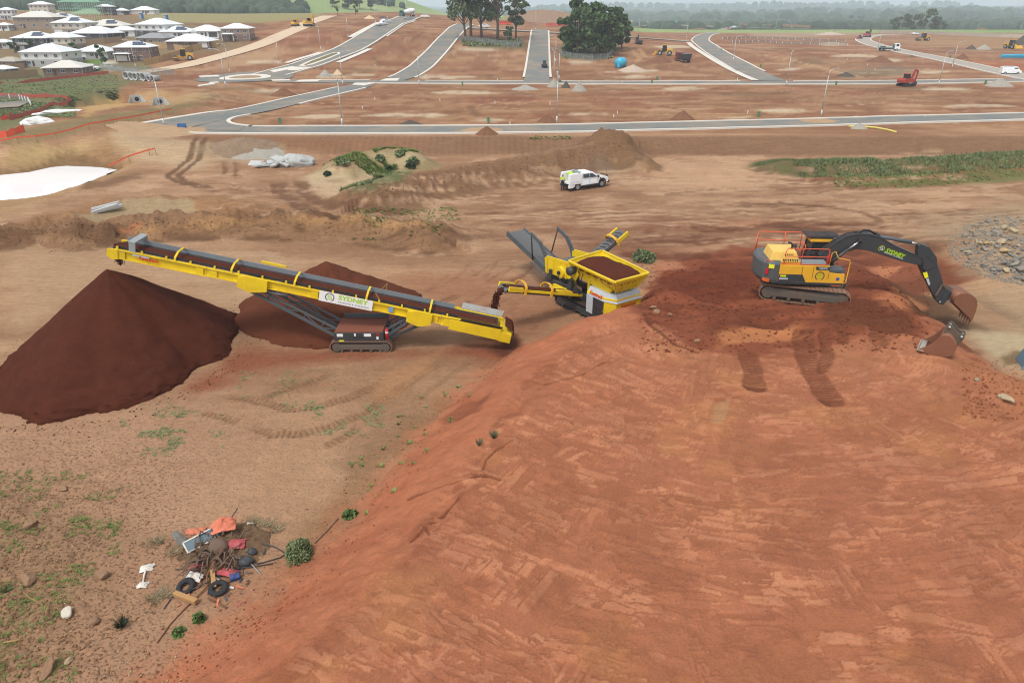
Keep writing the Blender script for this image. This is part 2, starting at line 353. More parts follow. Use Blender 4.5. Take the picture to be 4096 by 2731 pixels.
tp, tn_ = np.clip(tone, 0, 1)*fadeb, np.clip(-tone, 0, 1)*fadeb
C[nb] = C[nb]*(1-.62*tp)[:, None] + LT[None]*(.62*tp)[:, None]; C[nb] = C[nb]*(1-.62*tn_)[:, None] + DK[None]*(.62*tn_)[:, None]
oc = sstep(.52, .66, fbm(bx/2.6, by/2.6, 3, 119))*fadeb*.35; C[nb] = C[nb]*(1-oc)[:, None] + OC[None]*oc[:, None]
pk = sstep(.55, .68, fbm(bx/2.2+9, by/2.2, 3, 127))*fadeb*.30; C[nb] = C[nb]*(1-pk)[:, None] + np.array(S(156, 100, 82))[None]*pk[:, None]
GZ[nb] += gz*fadeb
# mottled worn patches on the bench, ochre at the far right
k = bench*sstep(.5, .62, fbm(GX/1.2, GY/.9, 5, 107))*sstep(4.5, 6, inm)*(1-sstep(30, 34, GY)); put(slice(None), S(146, 94, 68), k*.4)
k = bench*sstep(6, 20, GX)*(1-sstep(29, 34, GY))*sstep(.35, .6, n_big); put(slice(None), S(184, 130, 92), k*.35)
# freshly dug dark soil around the excavator and towards the screener
dk = [(2470, 1235), (2560, 1190), (2640, 1120), (2760, 1020), (2950, 985), (3050, 1000), (3300, 1000), (3560, 960), (3700, 1010), (3860, 1060), (3930, 1110), (3860, 1150), (3700, 1170), (3720, 1250), (3640, 1330), (3420, 1340), (3300, 1400), (3150, 1410), (2950, 1420), (2800, 1380), (2700, 1320), (2600, 1270)]
region(dk, S(134, 76, 54), .92, .5, 1.3)
region([(2620, 1130), (2900, 1040), (3040, 1030), (3060, 1130), (2900, 1210), (2700, 1180)], S(108, 56, 40), .8, .7, 1.2)
region([(3290, 1210), (3500, 1200), (3640, 1290), (3600, 1330), (3420, 1310), (3300, 1290)], S(104, 64, 44), .9, .4, .9)
region([(2820, 1240), (3020, 1210), (3100, 1300), (2960, 1340), (2840, 1320)], S(112, 64, 46), .75, .6, 1.0)
region([(3500, 1100), (3760, 1040), (3920, 1110), (3820, 1150), (3600, 1160)], S(112, 66, 46), .8, .5, 1.0)
region([(3540, 1120), (3760, 1190), (3900, 1290), (3990, 1330), (3860, 1320), (3720, 1270), (3600, 1210)], S(92, 66, 48), .85, .5, .9)
region([(3830, 1370), (3960, 1370), (3950, 1420), (3880, 1410)], S(120, 66, 48), .8, .3, .6)
region([(2920, 1320), (3180, 1300), (3200, 1350), (3000, 1370), (2880, 1390)], S(196, 132, 88), .7, .4, .8)
region([(3480, 1195), (3640, 1190), (3700, 1230), (3560, 1240)], S(192, 126, 88), .7, .3, .6)
region([(3480, 1060), (3600, 1070), (3560, 1100), (3490, 1095)], S(194, 128, 92), .7, .3, .6)
region([(2960, 1000), (3040, 990), (3060, 1030), (2980, 1040)], S(150, 84, 60), .6, .5, 1.)
idx = np.nonzero(box_mask(GX, GY, 7, 26, 30, 48))[0]
kk = sstep(.44, .7, fbm(GX[idx]/4, GY[idx]/.5 + GX[idx]*.25, 4, 111))*bench[idx]*sstep(30, 33, GY[idx]); put(idx, S(96, 54, 40), kk*.55)
# mid yard: damp red smears behind the screener and excavator, haul road streaks
region([(2050, 900), (2500, 850), (3000, 870), (3400, 900), (3700, 1000), (3300, 960), (2800, 960), (2560, 1040), (2400, 1020), (2200, 960)], S(124, 78, 56), .6, 2.0, 3.2, 1.6)
for i in range(34):
    x0 = rnd.uniform(2350, 3300); y0 = rnd.uniform(890, 1060); dx = rnd.uniform(150, 480)
    stroke([(x0, y0), (x0+dx*.5, y0+rnd.uniform(-12, 12)), (x0+dx, y0+rnd.uniform(-16, 16))], rnd.uniform(.4, 1.6), S(106, 62, 44) if rnd.random() < .75 else S(178, 128, 98), rnd.uniform(.4, .8), .2, .4, brk=.42, dig=.05)
for i in range(46):
    x0 = rnd.uniform(1700, 3900); y0 = rnd.uniform(790, 985); dx = rnd.uniform(150, 560)
    stroke([(x0, y0), (x0+dx*.5, y0+rnd.uniform(-10, 10)), (x0+dx, y0+rnd.uniform(-22, 12))], rnd.uniform(.3, 1.3), S(112, 72, 54) if rnd.random() < .65 else S(196, 156, 122), rnd.uniform(.3, .75), .25, .45, brk=.45, dig=.03)
stroke([(3050, 900), (3300, 925), (3560, 940), (3700, 985), (3760, 1030)], 1.5, S(98, 66, 50), .75, .3, .4, dig=.06)
stroke([(2900, 812), (3250, 820), (3450, 850), (3520, 880), (3500, 905)], .7, S(112, 80, 60), .7, .2, .2)
stroke([(3900, 1170), (4000, 1240), (4096, 1290), (4200, 1330)], 1.1, S(104, 82, 62), .8, .3, .3, cleat=.5, dig=.05)
region([(2650, 640), (2950, 640), (3100, 690), (3050, 760), (2750, 790), (2560, 760)], S(192, 154, 124), .55, 2, 2.5)
region([(3700, 880), (4096, 800), (4300, 900), (4300, 1500), (3980, 1440), (3930, 1120), (3780, 960)], S(168, 142, 114), .75, 2, 2.2)
region([(3900, 1330), (4096, 1340), (4250, 1420), (4150, 1520), (4000, 1470), (3930, 1400)], S(186, 166, 136), .8, .8, 1.0)
region([(3990, 1430), (4070, 1405), (4130, 1430), (4080, 1460), (4020, 1465)], S(116, 92, 62), .8, .2, .3)
region([(3860, 1440), (4096, 1440), (4200, 1700), (4050, 1660), (3930, 1560)], S(176, 118, 82), .6, .8, 1.2)
# lower yard round the stacker
region([(0, 960), (700, 1000), (1250, 1050), (1100, 1300), (960, 1300), (500, 1080), (300, 1200), (0, 1400)], S(178, 148, 118), .5, 2, 3)
region([(700, 1560), (960, 1400), (1330, 1400), (1700, 1395), (2060, 1350), (2080, 1400), (1750, 1430), (1300, 1440), (1000, 1500), (780, 1580)], S(138, 78, 56), .85, .9, .9)
region([(1930, 1400), (2050, 1350), (2100, 1360), (2030, 1420)], S(90, 52, 40), .85, .4, .5)
region([(1560, 1100), (1900, 1080), (2250, 1150), (2300, 1290), (2060, 1330), (1800, 1240), (1600, 1200)], S(150, 100, 74), .55, 1.5, 2.4)
for i in range(26):
    x0 = rnd.uniform(1500, 2150); y0 = rnd.uniform(1080, 1330)
    stroke([(x0, y0), (x0+rnd.uniform(60, 160), y0-rnd.uniform(30, 90))], rnd.uniform(.2, .5), S(112, 72, 52), rnd.uniform(.3, .6), .15, .25, cleat=.3, dig=.03, brk=.42)
def tracks(pts, off, wd, **k):
    stroke(pts, wd, k.pop('rgb', S(122, 88, 64)), **k)
TR = S(128, 94, 70)
for pts, wd in [([(960, 1690), (1090, 1735), (1200, 1735), (1340, 1700), (1480, 1640), (1590, 1560), (1700, 1490), (1780, 1430)], .62),
                ([(880, 1575), (1060, 1610), (1170, 1640), (1260, 1630), (1400, 1590), (1530, 1530), (1540, 1500)], .62),
                ([(1040, 1600), (1170, 1550), (1290, 1510), (1340, 1480)], .5), ([(800, 1650), (900, 1670), (960, 1690)], .5), ([(1290, 1790), (1390, 1740), (1440, 1700)], .5)]:
    stroke(pts, wd, TR, .8, .1, .12, cleat=.26, dig=.07)
stroke([(1640, 1620), (1900, 1430)], .5, TR, .5, .15, .2, cleat=.3, dig=.04); stroke([(1330, 1900), (1560, 1740), (1700, 1640)], 1.6, S(140, 108, 84), .5, .5, .6)
region([(1500, 1540), (1640, 1450), (1780, 1380), (1800, 1400), (1650, 1530), (1540, 1600)], S(176, 130, 92), .5, .5, .8)
# cleat marks where the machine walked onto the bench
CK = S(112, 66, 46)
for pts, wd in [([(2990, 1420), (3010, 1480), (3020, 1545)], 1.0), ([(3210, 1330), (3220, 1420), (3270, 1520), (3320, 1600)], 1.05), ([(3300, 1320), (3310, 1420), (3290, 1480)], .6), ([(3500, 1310), (3520, 1365)], .8), ([(3370, 1330), (3375, 1365)], .5)]:
    stroke(pts, wd, CK, .95, .08, .12, cleat=.24, dig=.08, fade=False)
region([(2860, 1620), (2920, 1600), (2900, 1680), (2870, 1700), (2845, 1690)], S(176, 136, 100), .7, .1, .12)
# cracks in the bench edge
for pts, wd in [([(1640, 1995), (1720, 1965), (1810, 1935), (1890, 1912), (1950, 1905)], .09), ([(1905, 1912), (1960, 1902), (2000, 1918)], .16), ([(1930, 1885), (1945, 1840), (1990, 1800), (2050, 1760)], .07), ([(1770, 2070), (1840, 1990)], .06), ([(1650, 2165), (1700, 2110), (1720, 2140)], .13), ([(1690, 2105), (1750, 2090)], .06), ([(2180, 1540), (2330, 1500), (2420, 1450)], .08), ([(2580, 1260), (2600, 1300), (2700, 1380), (2790, 1410)], .22)]:
    stroke(pts, wd, S(112, 66, 47), .8, .05, .1, dig=.07, fade=False)
region([(1880, 1610), (1960, 1570), (1930, 1650), (1820, 1690), (1760, 1680)], S(126, 74, 54), .6, .3, .6)
stroke([(1830, 1560), (1640, 1700), (1480, 1860), (1330, 2040), (1150, 2210)], 1.1, S(140, 106, 76), .55, .5, .6)
# banks and heaps in the middle distance
def along(line, rgb, wn, wf, a, rag=1.0, s0=121):
    xs = [p[0] for p in line]; ys = [p[1] for p in line]; mg = max(wn, wf)+3
    idx = np.nonzero((GX > min(xs)-mg) & (GX < max(xs)+mg) & (GY > min(ys)-mg) & (GY < max(ys)+mg))[0]
    x, y = GX[idx], GY[idx]; d, s, _ = pl_dist(x, y, line)
    q = d/np.where(s > 0, wf, wn) + (fbm(x/1.6, y/1.6, 4, s0)-.5)*rag
    put(idx, rgb, (1-sstep(.75, 1.05, q))*a); return idx
i_ = along(BANK, S(136, 102, 76), 3.4, 2.0, .9)
x, y = GX[i_], GY[i_]; put(i_, S(92, 64, 46), sstep(.46, .60, fbm(x/2.4, y/1.0, 4, 131))*.6*(1-sstep(3.0, 4.0, pl_dist(x, y, BANK)[0])))
along(HEAP, S(154, 114, 82), 5, 4, .8); along([G(*p, z=1.0) for p in [(420, 840), (560, 800), (690, 800)]], S(166, 146, 116), 2.5, 2.5, .75)
region([(620, 905), (1000, 875), (1500, 870), (1700, 895), (1400, 880), (1000, 895), (560, 925)], S(196, 150, 102), .6, .8, .8)
region([(470, 915), (560, 900), (540, 918), (480, 925)], S(186, 118, 78), .8, .3, .4)
along(BERM, S(126, 94, 70), 5.2, 5, .85, .5); along(BERM, S(150, 114, 86), .1, 6.5, .6, .3)
region([(2230, 690), (2400, 610), (2560, 640), (2480, 690), (2320, 720)], S(122, 104, 86), .75, 1, 1.5)
along(BERM_END, S(122, 92, 66), 3.4, 3.2, .85)
along(GHUMP, S(150, 132, 98), 5, 4.5, .9, .4); region([(1470, 620), (1640, 605), (1690, 640), (1600, 665), (1540, 640)], S(182, 162, 128), .75, 1, 1)
region([(1220, 700), (1420, 715), (1530, 690), (1560, 720), (1350, 780), (1250, 760)], S(196, 172, 142), .65, 1, 1.2)
region([(1380, 762), (1500, 725), (1640, 680), (1640, 700), (1500, 765), (1390, 780)], S(92, 104, 66), .85, .6, .8)
along(HEDGE, S(92, 92, 58), 5.2, 5, .9, .5); along(HEDGE2, S(130, 86, 62), 2.6, 2.6, .8, .6)
region([(3280, 735), (3600, 720), (3900, 690), (4200, 670), (4200, 720), (3700, 745), (3500, 755)], S(86, 112, 60), .6, .8, 1.6)
# foot of the road embankment
k = sstep(92.5, 93.6, GY + (n_mid-.5)*1.2)*(1-sstep(98.5, 99.5, GY))*sstep(-58, -50, GX)*(1-sstep(70, 110, GX)*.6); put(slice(None), S(124, 92, 70), k*.8)
GZ += k*.05*np.sin(GX*7)
# pond banks, drainage basin, turf on the left
region([(-300, 905), (0, 870), (300, 760), (480, 700), (600, 640), (560, 580), (330, 560), (0, 600), (-300, 620)], S(168, 136, 98), .6, 2, 2.5)
region([(-300, 640), (0, 630), (210, 615), (440, 585), (620, 610), (440, 680), (270, 655), (0, 700), (-300, 700)], S(140, 104, 74), .75, 1.5, 1.8)
region([(0, 615), (130, 580), (330, 560), (340, 600), (200, 650), (0, 690)], S(186, 158, 110), .6, 1.5, 2)
along(POND + POND[:1], S(112, 86, 58), 1.8, 1.8, .7, .5)
region([(330, 720), (400, 725), (560, 690), (570, 712), (420, 745), (330, 760)], S(112, 80, 58), .75, .8, 1.2)
region([(-300, 300), (0, 300), (430, 290), (560, 330), (470, 370), (300, 420), (260, 440), (100, 490), (0, 540), (-300, 560)], S(108, 110, 76), .9, 1.5, 2.5)
region([(-300, 350), (0, 340), (260, 320), (430, 340), (300, 400), (0, 400)], S(104, 112, 70), .6, 3, 5, 3)
region([(0, 560), (120, 510), (320, 470), (480, 450), (640, 430), (760, 380), (860, 380), (800, 420), (560, 480), (300, 540), (0, 600)], S(124, 112, 78), .75, 1.5, 2)
region([(290, 430), (400, 400), (480, 380), (540, 420), (400, 440), (340, 470)], S(186, 152, 102), .8, 1.2, 1.6)
region([(520, 380), (620, 360), (780, 370), (840, 385), (760, 410), (640, 430), (560, 420)], S(182, 148, 108), .7, 1.2, 1.6)
region([(420, 520), (620, 500), (760, 470), (900, 440), (800, 470), (640, 530), (480, 560)], S(176, 140, 98), .7, 1.2, 1.6)
region([(400, 470), (560, 470), (640, 480), (560, 520), (420, 520), (330, 500)], S(130, 104, 70), .5, 1.2, 1.6)
region([(440, 530), (620, 525), (780, 560), (880, 640), (760, 680), (560, 640), (480, 580)], S(184, 158, 128), .8, 1.5, 1.8)
region([(780, 520), (980, 545), (1700, 560), (1700, 590), (1200, 600), (800, 560), (660, 560)], S(142, 102, 76), .6, 1.2, 1.6)
for o in (0, 38):
    stroke([(795+o, 540), (770+o, 600), (740+o, 650), (690+o, 690), (668+o*1.2, 702), (700+o*1.1, 725), (780+o, 745), (860+o, 765)], .7, S(104, 74, 54), .85, .2, .25, dig=.05)
for pts, wd in [([(1112, 718), (1120, 770), (1190, 815), (1300, 850), (1480, 855)], 1.6), ([(1190, 715), (1230, 780), (1330, 825), (1500, 845), (1700, 850)], 1.4), ([(895, 640), (900, 700)], .5), ([(945, 635), (945, 720)], .5)]:
    stroke(pts, wd, S(106, 74, 54), .75, .35, .5, dig=.05)
region([(780, 595), (900, 570), (1040, 600), (960, 620), (840, 625)], S(140, 122, 100), .7, .6, 1)
region([(860, 625), (1100, 590), (1200, 630), (1050, 660), (900, 650)], S(176, 156, 130), .5, 1, 1.5)
# estate: pale haul road up the hill, pads, lawns and dry paddocks
region([(720, 290), (1000, 210), (1150, 200), (1100, 235), (900, 275)], S(182, 148, 116), .6, 2, 3)
region([(0, 320), (0, 255), (300, 255), (560, 245), (620, 282), (330, 290), (160, 312)], S(112, 118, 76), .7, 1.5, 2)
region([(-200, 190), (0, 130), (500, 60), (860, 100), (1010, 130), (960, 200), (640, 230), (400, 280), (0, 300)], S(128, 112, 84), .8, 3, 4)
region([(560, 75), (800, 50), (1060, 40), (1300, 60), (1240, 75), (1000, 95), (700, 90)], S(148, 142, 98), .85, 2, 3)
region([(700, 95), (1000, 90), (1080, 100), (1060, 130), (860, 115)], S(112, 78, 60), .5, 2, 3)
region([(320, 240), (420, 238), (410, 262), (330, 258)], S(96, 132, 58), .9, .6, .6)
region([(400, 268), (470, 268), (580, 284), (590, 300), (480, 285), (390, 276)], S(150, 150, 146), .9, .5, .3)
region([(420, 240), (470, 250), (440, 268), (400, 262)], S(206, 200, 188), .8, .4, .3)
for c_, w_ in [((1060, 245), 60), ((1330, 205), 90), ((1440, 300), 70), ((1880, 200), 120), ((2330, 250), 70), ((2550, 285), 110), ((2690, 187), 80), ((1085, 362), 60), ((1850, 370), 130), ((1650, 460), 160), ((1280, 465), 80), ((2320, 455), 80), ((3110, 442), 110), ((3780, 355), 110), ((3900, 425), 160), ((3420, 223), 100), ((3170, 277), 60), ((2730, 355), 100), ((1330, 306), 60), ((1780, 308), 150), ((3730, 288), 60), ((3330, 176), 60), ((3570, 240), 50), ((2550, 307), 70), ((1960, 478), 40), ((2960, 500-28), 50)]:
    region([(c_[0]-w_, c_[1]+3), (c_[0]-w_*.4, c_[1]-6), (c_[0]+w_*.5, c_[1]-5), (c_[0]+w_, c_[1]+2), (c_[0]+w_*.3, c_[1]+7), (c_[0]-w_*.5, c_[1]+7)], S(208, 190, 164), .65, 1.2, 2.6, 1.5)
region([(1870, 190), (2170, 195), (2130, 170), (1900, 160)], S(96, 98, 66), .8, 1, 1.5); region([(2230, 215), (2260, 150), (2450, 160), (2480, 195), (2420, 238), (2290, 238)], S(92, 100, 66), .85, 1, 1.5)
region([(3000, 130), (3400, 122), (3460, 140), (3200, 150), (3000, 145)], S(170, 148, 126), .6, 2, 4)
region([(3500, 160), (4096, 140), (4096, 200), (3700, 185)], S(164, 128, 92), .6, 2, 4)
region([(3820, 240), (4000, 245), (4096, 250), (4096, 290), (3900, 262)], S(166, 98, 66), .7, 2, 3)
region([(3350, 285), (3560, 265), (3700, 275), (3640, 300), (3400, 305)], S(118, 110, 92), .6, 2, 3)
for pts in [[(3000, 210), (3180, 245), (3300, 275), (3400, 300), (3490, 320)], [(2470, 190), (2530, 205), (2560, 235), (2540, 255)], [(2500, 185), (2560, 200), (2590, 235)], [(1490, 232), (1520, 255), (1560, 272)], [(1700, 125), (1650, 160), (1645, 180)], [(1880, 420), (1900, 455), (1930, 470)]]:
    stroke(pts, 1.6, S(186, 152, 112) if pts[0][0] > 2000 else S(118, 84, 64), .7, .5, .5)
for i in range(60):
    x0 = rnd.uniform(700, 4000); y0 = rnd.uniform(345, 480); dx = rnd.uniform(120, 500)
    stroke([(x0, y0), (x0+dx, y0+rnd.uniform(-12, 8))], rnd.uniform(.8, 3), S(112, 78, 60) if rnd.random() < .6 else S(182, 146, 114), rnd.uniform(.25, .5), .5, .8, brk=.45)
for i in range(60):
    x0 = rnd.uniform(1250, 3900); y0 = rnd.uniform(140, 320); dx = rnd.uniform(60, 300)
    stroke([(x0, y0), (x0+dx, y0+rnd.uniform(-6, 6))], rnd.uniform(1.5, 4), S(124, 80, 62) if rnd.random() < .55 else S(186, 154, 124), rnd.uniform(.25, .5), .8, 1.5, brk=.45)
for i in range(40):
    x0 = rnd.uniform(1750, 4000); y0 = rnd.uniform(600, 800); dx = rnd.uniform(150, 600)
    stroke([(x0, y0), (x0+dx, y0+rnd.uniform(-14, 8))], rnd.uniform(.4, 1.6), S(126, 92, 70) if rnd.random() < .6 else S(196, 160, 130), rnd.uniform(.25, .5), .3, .5, brk=.45)
# a web of thin wheel lines over the middle yard
for i in range(110):
    x0 = rnd.uniform(700, 3700); y0 = rnd.uniform(640, 985) if x0 > 1700 else rnd.uniform(690, 860); dx = rnd.uniform(200, 800); c_ = rnd.uniform(-26, 26); o_ = rnd.uniform(-40, 10)*dx/600
    for g_ in (0, rnd.uniform(9, 16)):
        stroke([(x0, y0+g_), (x0+dx*.33, y0+g_+c_*.7), (x0+dx*.66, y0+g_+c_*.7+o_*.5), (x0+dx, y0+g_+o_)], rnd.uniform(.22, .45), S(116, 82, 62) if rnd.random() < .7 else S(200, 164, 134), rnd.uniform(.35, .7), .12, .12, dig=.03, brk=rnd.uniform(.36, .46))
for i in range(60):
    x0 = rnd.uniform(700, 3900); y0 = rnd.uniform(350, 485); dx = rnd.uniform(120, 420); c_ = rnd.uniform(-14, 14)
    for g_ in (0, 6): stroke([(x0, y0+g_), (x0+dx*.5, y0+g_+c_), (x0+dx, y0+g_+rnd.uniform(-12, 12))], .55, S(112, 76, 56) if rnd.random() < .65 else S(196, 160, 128), rnd.uniform(.3, .6), .25, .2, brk=.42)
# soil tones: ochre yard, redder bench
C = C*((1-bench)[:, None]*np.array((.98, 1.0, .95)) + bench[:, None]*np.array((.93, .90, .84)))
# what the surface is like: scraped bench, stony ground, tyre-smeared yard
MSK = np.zeros((len(GX), 3))
MSK[:, 0] = bench*sstep(3.6, 5.2, inm)*(1-sstep(29.5, 33, GY + .25*(GX-14)))
stony = (1-sstep(-13.5, -9.5, GX + .35*(GY-16)))*(1-sstep(23, 28, GY)); MSK[:, 1] = np.clip(stony + .35*(1-bench)*(1-sstep(34, 46, GY)) + bench*slope_k*.18 + sstep(46, 52, GY)*(1-sstep(60, 100, GY))*.35 + bench*sstep(22, 26, GX)*.6, 0, 1)
MSK[:, 2] = (1-MSK[:, 0])*(1-.7*stony)*(.35+.65*sstep(34, 48, GY))
def ground_mat():
    m, n, b = new_mat('earth'); L = n.links; MATS['earth'] = m
    def nd(t, **k):
        q = n.nodes.new(t)
        for a, v in k.items(): setattr(q, a, v)
        return q
    tc = nd('ShaderNodeTexCoord').outputs['Object']
    def mapv(sc_, rz=0): q = nd('ShaderNodeMapping'); q.inputs['Scale'].default_value = sc_; q.inputs['Rotation'].default_value = (0, 0, rz); L.new(tc, q.inputs[0]); return q.outputs[0]
    def noise(v, s, d=5, r=.6, dist=0.): q = nd('ShaderNodeTexNoise'); q.inputs['Scale'].default_value = s; q.inputs['Detail'].default_value = d; q.inputs['Roughness'].default_value = r; q.inputs['Distortion'].default_value = dist; L.new(v, q.inputs['Vector']); return q.outputs['Fac']
    def ma(op, a, c, d=None):
        q = nd('ShaderNodeMath', operation=op)
        for i_, v in enumerate((a, c, d)):
            if v is None: continue
            if isinstance(v, (int, float)): q.inputs[i_].default_value = v
            else: L.new(v, q.inputs[i_])
        return q.outputs[0]
    def rng_(v, a, c, lo=0., hi=1.): q = nd('ShaderNodeMapRange'); q.inputs[1].default_value = a; q.inputs[2].default_value = c; q.inputs[3].default_value = lo; q.inputs[4].default_value = hi; L.new(v, q.inputs[0]); return q.outputs[0]
    at = nd('ShaderNodeAttribute', attribute_name='Col').outputs['Color']; mk = nd('ShaderNodeSeparateColor'); L.new(nd('ShaderNodeAttribute', attribute_name='Msk').outputs['Color'], mk.inputs[0]); scr, stn, smr = mk.outputs[0], mk.outputs[1], mk.outputs[2]
    fine = noise(tc, 14, 4, .75); mid = noise(tc, 2.6, 4, .65)
    # stones and clods
    vo = nd('ShaderNodeTexVoronoi', feature='F1'); vo.inputs['Scale'].default_value = 4.5; vo.inputs['Randomness'].default_value = 1.0; L.new(mapv((1, 1, 1)), vo.inputs['Vector']); dots = rng_(vo.outputs['Distance'], .16, .30, 1., 0.); vc = nd('ShaderNodeSeparateColor'); L.new(vo.outputs['Color'], vc.inputs[0]); dots = ma('MULTIPLY', dots, rng_(vc.outputs[0], .55, .6)); tone = rng_(vc.outputs[1], 0, 1, -.55, .35)
    clod = ma('MULTIPLY', noise(mapv((1, 1.6, 1), .4), 7, 3, .7), 1.0); cl_d = rng_(clod, .56, .66)
    stony_k = ma('ADD', ma('MULTIPLY', ma('MULTIPLY', dots, tone), stn), ma('MULTIPLY', ma('MULTIPLY', cl_d, stn), -.24))
    # smears of the yard
    sm1 = noise(mapv((.35, 3.2, 1), .06), 1.6, 5, .68); sm2 = noise(mapv((1.0, 3.6, 1), -.25), 3.2, 4, .7); sp_ = rng_(sm2, .58, .66)
    smear_k = ma('MULTIPLY', smr, ma('ADD', ma('ADD', rng_(sm1, .3, .7, -.20, .20), rng_(sm2, .3, .7, -.14, .14)), ma('MULTIPLY', sp_, -.22)))
    gen = ma('ADD', rng_(mid, .3, .7, -.10, .10), rng_(fine, .3, .7, -.15, .15))
    k = ma('ADD', ma('ADD', 1.0, gen), ma('ADD', stony_k, smear_k)); k = ma('MAXIMUM', k, .28)
    vm = nd('ShaderNodeVectorMath', operation='SCALE'); L.new(at, vm.inputs[0]); L.new(k, vm.inputs['Scale'])
    tint = nd('ShaderNodeMix', data_type='RGBA', blend_type='MULTIPLY'); L.new(rng_(mid, .4, .62, 0., .6), tint.inputs[0]); L.new(vm.outputs[0], tint.inputs[6]); tint.inputs[7].default_value = (1.0, .97, .92, 1)
    L.new(tint.outputs[2], b.inputs['Base Color']); b.inputs['Roughness'].default_value = .95; b.inputs['Specular IOR Level'].default_value = .1
    hgt = ma('ADD', ma('MULTIPLY', fine, .6), ma('MULTIPLY', ma('MAXIMUM', cl_d, dots), stn))
    bp = nd('ShaderNodeBump'); bp.inputs['Strength'].default_value = .75; bp.inputs['Distance'].default_value = .09; L.new(hgt, bp.inputs['Height']); L.new(bp.outputs[0], b.inputs['Normal'])
    return m
GM = mesh_np('ground', np.stack([GX, GY, GZ], 1), grid_faces(NR, NC)); set_col(GM, C); set_col(GM, MSK, 'Msk')
ground = bpy.data.objects.new('ground', GM); col.objects.link(ground); ground['kind'] = 'structure'
ground['label'] = 'bare red and brown earth of the construction site'
GM.materials.append(ground_mat())
# ---------------------------------------------------------------- mesh building blocks
class MB:
    def __init__(s): s.v = []; s.f = []
    def add(s, vs, fs):
        o = len(s.v); s.v += [tuple(v) for v in vs]; s.f += [tuple(i+o for i in f) for f in fs]; return s
    def hexa(s, b, t):          # bottom and top rings, same count
        n = len(b); return s.add(list(b)+list(t), [tuple(range(n-1, -1, -1)), tuple(range(n, 2*n))] + [(i, (i+1) % n, n+(i+1) % n, n+i) for i in range(n)])
    def box(s, c, d, rz=0, M=None):
        x, y, z = d[0]/2, d[1]/2, d[2]/2
        pts = [Vector(p) for p in [(-x, -y, -z), (x, -y, -z), (x, y, -z), (-x, y, -z), (-x, -y, z), (x, -y, z), (x, y, z), (-x, y, z)]]
        if M is None: M = Matrix.Rotation(rz, 3, 'Z')
        pts = [M @ p + Vector(c) for p in pts]
        return s.hexa(pts[:4], pts[4:])
    def bar(s, p0, p1, w, h, up=(0, 0, 1)):       # rectangular bar from p0 to p1
        p0, p1 = Vector(p0), Vector(p1); d = (p1-p0); l = d.length; d.normalize()
        u = Vector(up); sd = d.cross(u)
        if sd.length < 1e-4: sd = d.cross(Vector((1, 0, 0)))
        sd.normalize(); u = sd.cross(d)
        M = Matrix((d, sd, u)).transposed()
        return s.box((p0+p1)/2, (l, w, h), M=M)
    def ext(s, pts, a0, a1, ax='y'):     # outline in (x,z) extruded along y, (x,y) along z, (y,z) along x
        f = {'y': lambda p, a: (p[0], a, p[1]), 'z': lambda p, a: (p[0], p[1], a), 'x': lambda p, a: (a, p[0], p[1])}[ax]
        return s.hexa([f(p, a0) for p in pts], [f(p, a1) for p in pts])
    def cyl(s, p0, p1, r, r2=None, n=14, cap=True):
        p0, p1 = Vector(p0), Vector(p1); d = (p1-p0).normalized(); u = d.orthogonal().normalized(); v = d.cross(u); r2 = r if r2 is None else r2
        A = [p0 + (u*math.cos(2*math.pi*i/n) + v*math.sin(2*math.pi*i/n))*r for i in range(n)]
        B = [p1 + (u*math.cos(2*math.pi*i/n) + v*math.sin(2*math.pi*i/n))*r2 for i in range(n)]
        fs = [(i, (i+1) % n, n+(i+1) % n, n+i) for i in range(n)]
        if cap: fs += [tuple(range(n-1, -1, -1)), tuple(range(n, 2*n))]
        return s.add(A+B, fs)
    def tube(s, path, r, n=7, closed=False, rad=None):
        P_ = [Vector(p) for p in path]; m = len(P_); vs = []; pu = None
        for i, p in enumerate(P_):
            a = P_[i-1] if (i or closed) else p; b = P_[(i+1) % m] if (i < m-1 or closed) else p
            d = (b-a).normalized() if (b-a).length > 1e-6 else Vector((0, 0, 1))
            u = d.orthogonal().normalized() if pu is None else (pu - d*pu.dot(d)).normalized()
            pu = u; v = d.cross(u); rr = rad[i] if rad else r
            vs += [p + (u*math.cos(2*math.pi*k/n) + v*math.sin(2*math.pi*k/n))*rr for k in range(n)]
        fs = []
        for i in range(m if closed else m-1):
            j = (i+1) % m
            fs += [(i*n+k, i*n+(k+1) % n, j*n+(k+1) % n, j*n+k) for k in range(n)]
        if not closed: fs += [tuple(range(n-1, -1, -1)), tuple(range((m-1)*n, m*n))]
        return s.add(vs, fs)
    def torus(s, c, ax, R_, r, n=24, k=8, squash=1.0):
        c = Vector(c); ax = Vector(ax).normalized(); u = ax.orthogonal().normalized(); v = ax.cross(u); vs = []; fs = []
        for i in range(n):
            d = u*math.cos(2*math.pi*i/n) + v*math.sin(2*math.pi*i/n)
            vs += [c + d*(R_ + r*math.cos(2*math.pi*j/k)) + ax*(r*squash*math.sin(2*math.pi*j/k)) for j in range(k)]
        for i in range(n):
            fs += [(i*k+j, ((i+1) % n)*k+j, ((i+1) % n)*k+(j+1) % k, i*k+(j+1) % k) for j in range(k)]
        return s.add(vs, fs)
    def sheet(s, rows):           # grid of points
        n = len(rows[0]); o = [p for r in rows for p in r]
        return s.add(o, [(i*n+j, i*n+j+1, (i+1)*n+j+1, (i+1)*n+j) for i in range(len(rows)-1) for j in range(n-1)])
    def mesh(s, name, smooth=False):
        me = bpy.data.meshes.new(name); me.from_pydata(s.v, [], s.f)
        bm = bmesh.new(); bm.from_mesh(me); bmesh.ops.recalc_face_normals(bm, faces=bm.faces); bm.to_mesh(me); bm.free()
        if smooth: me.polygons.foreach_set('use_smooth', [True]*len(me.polygons))
        return me
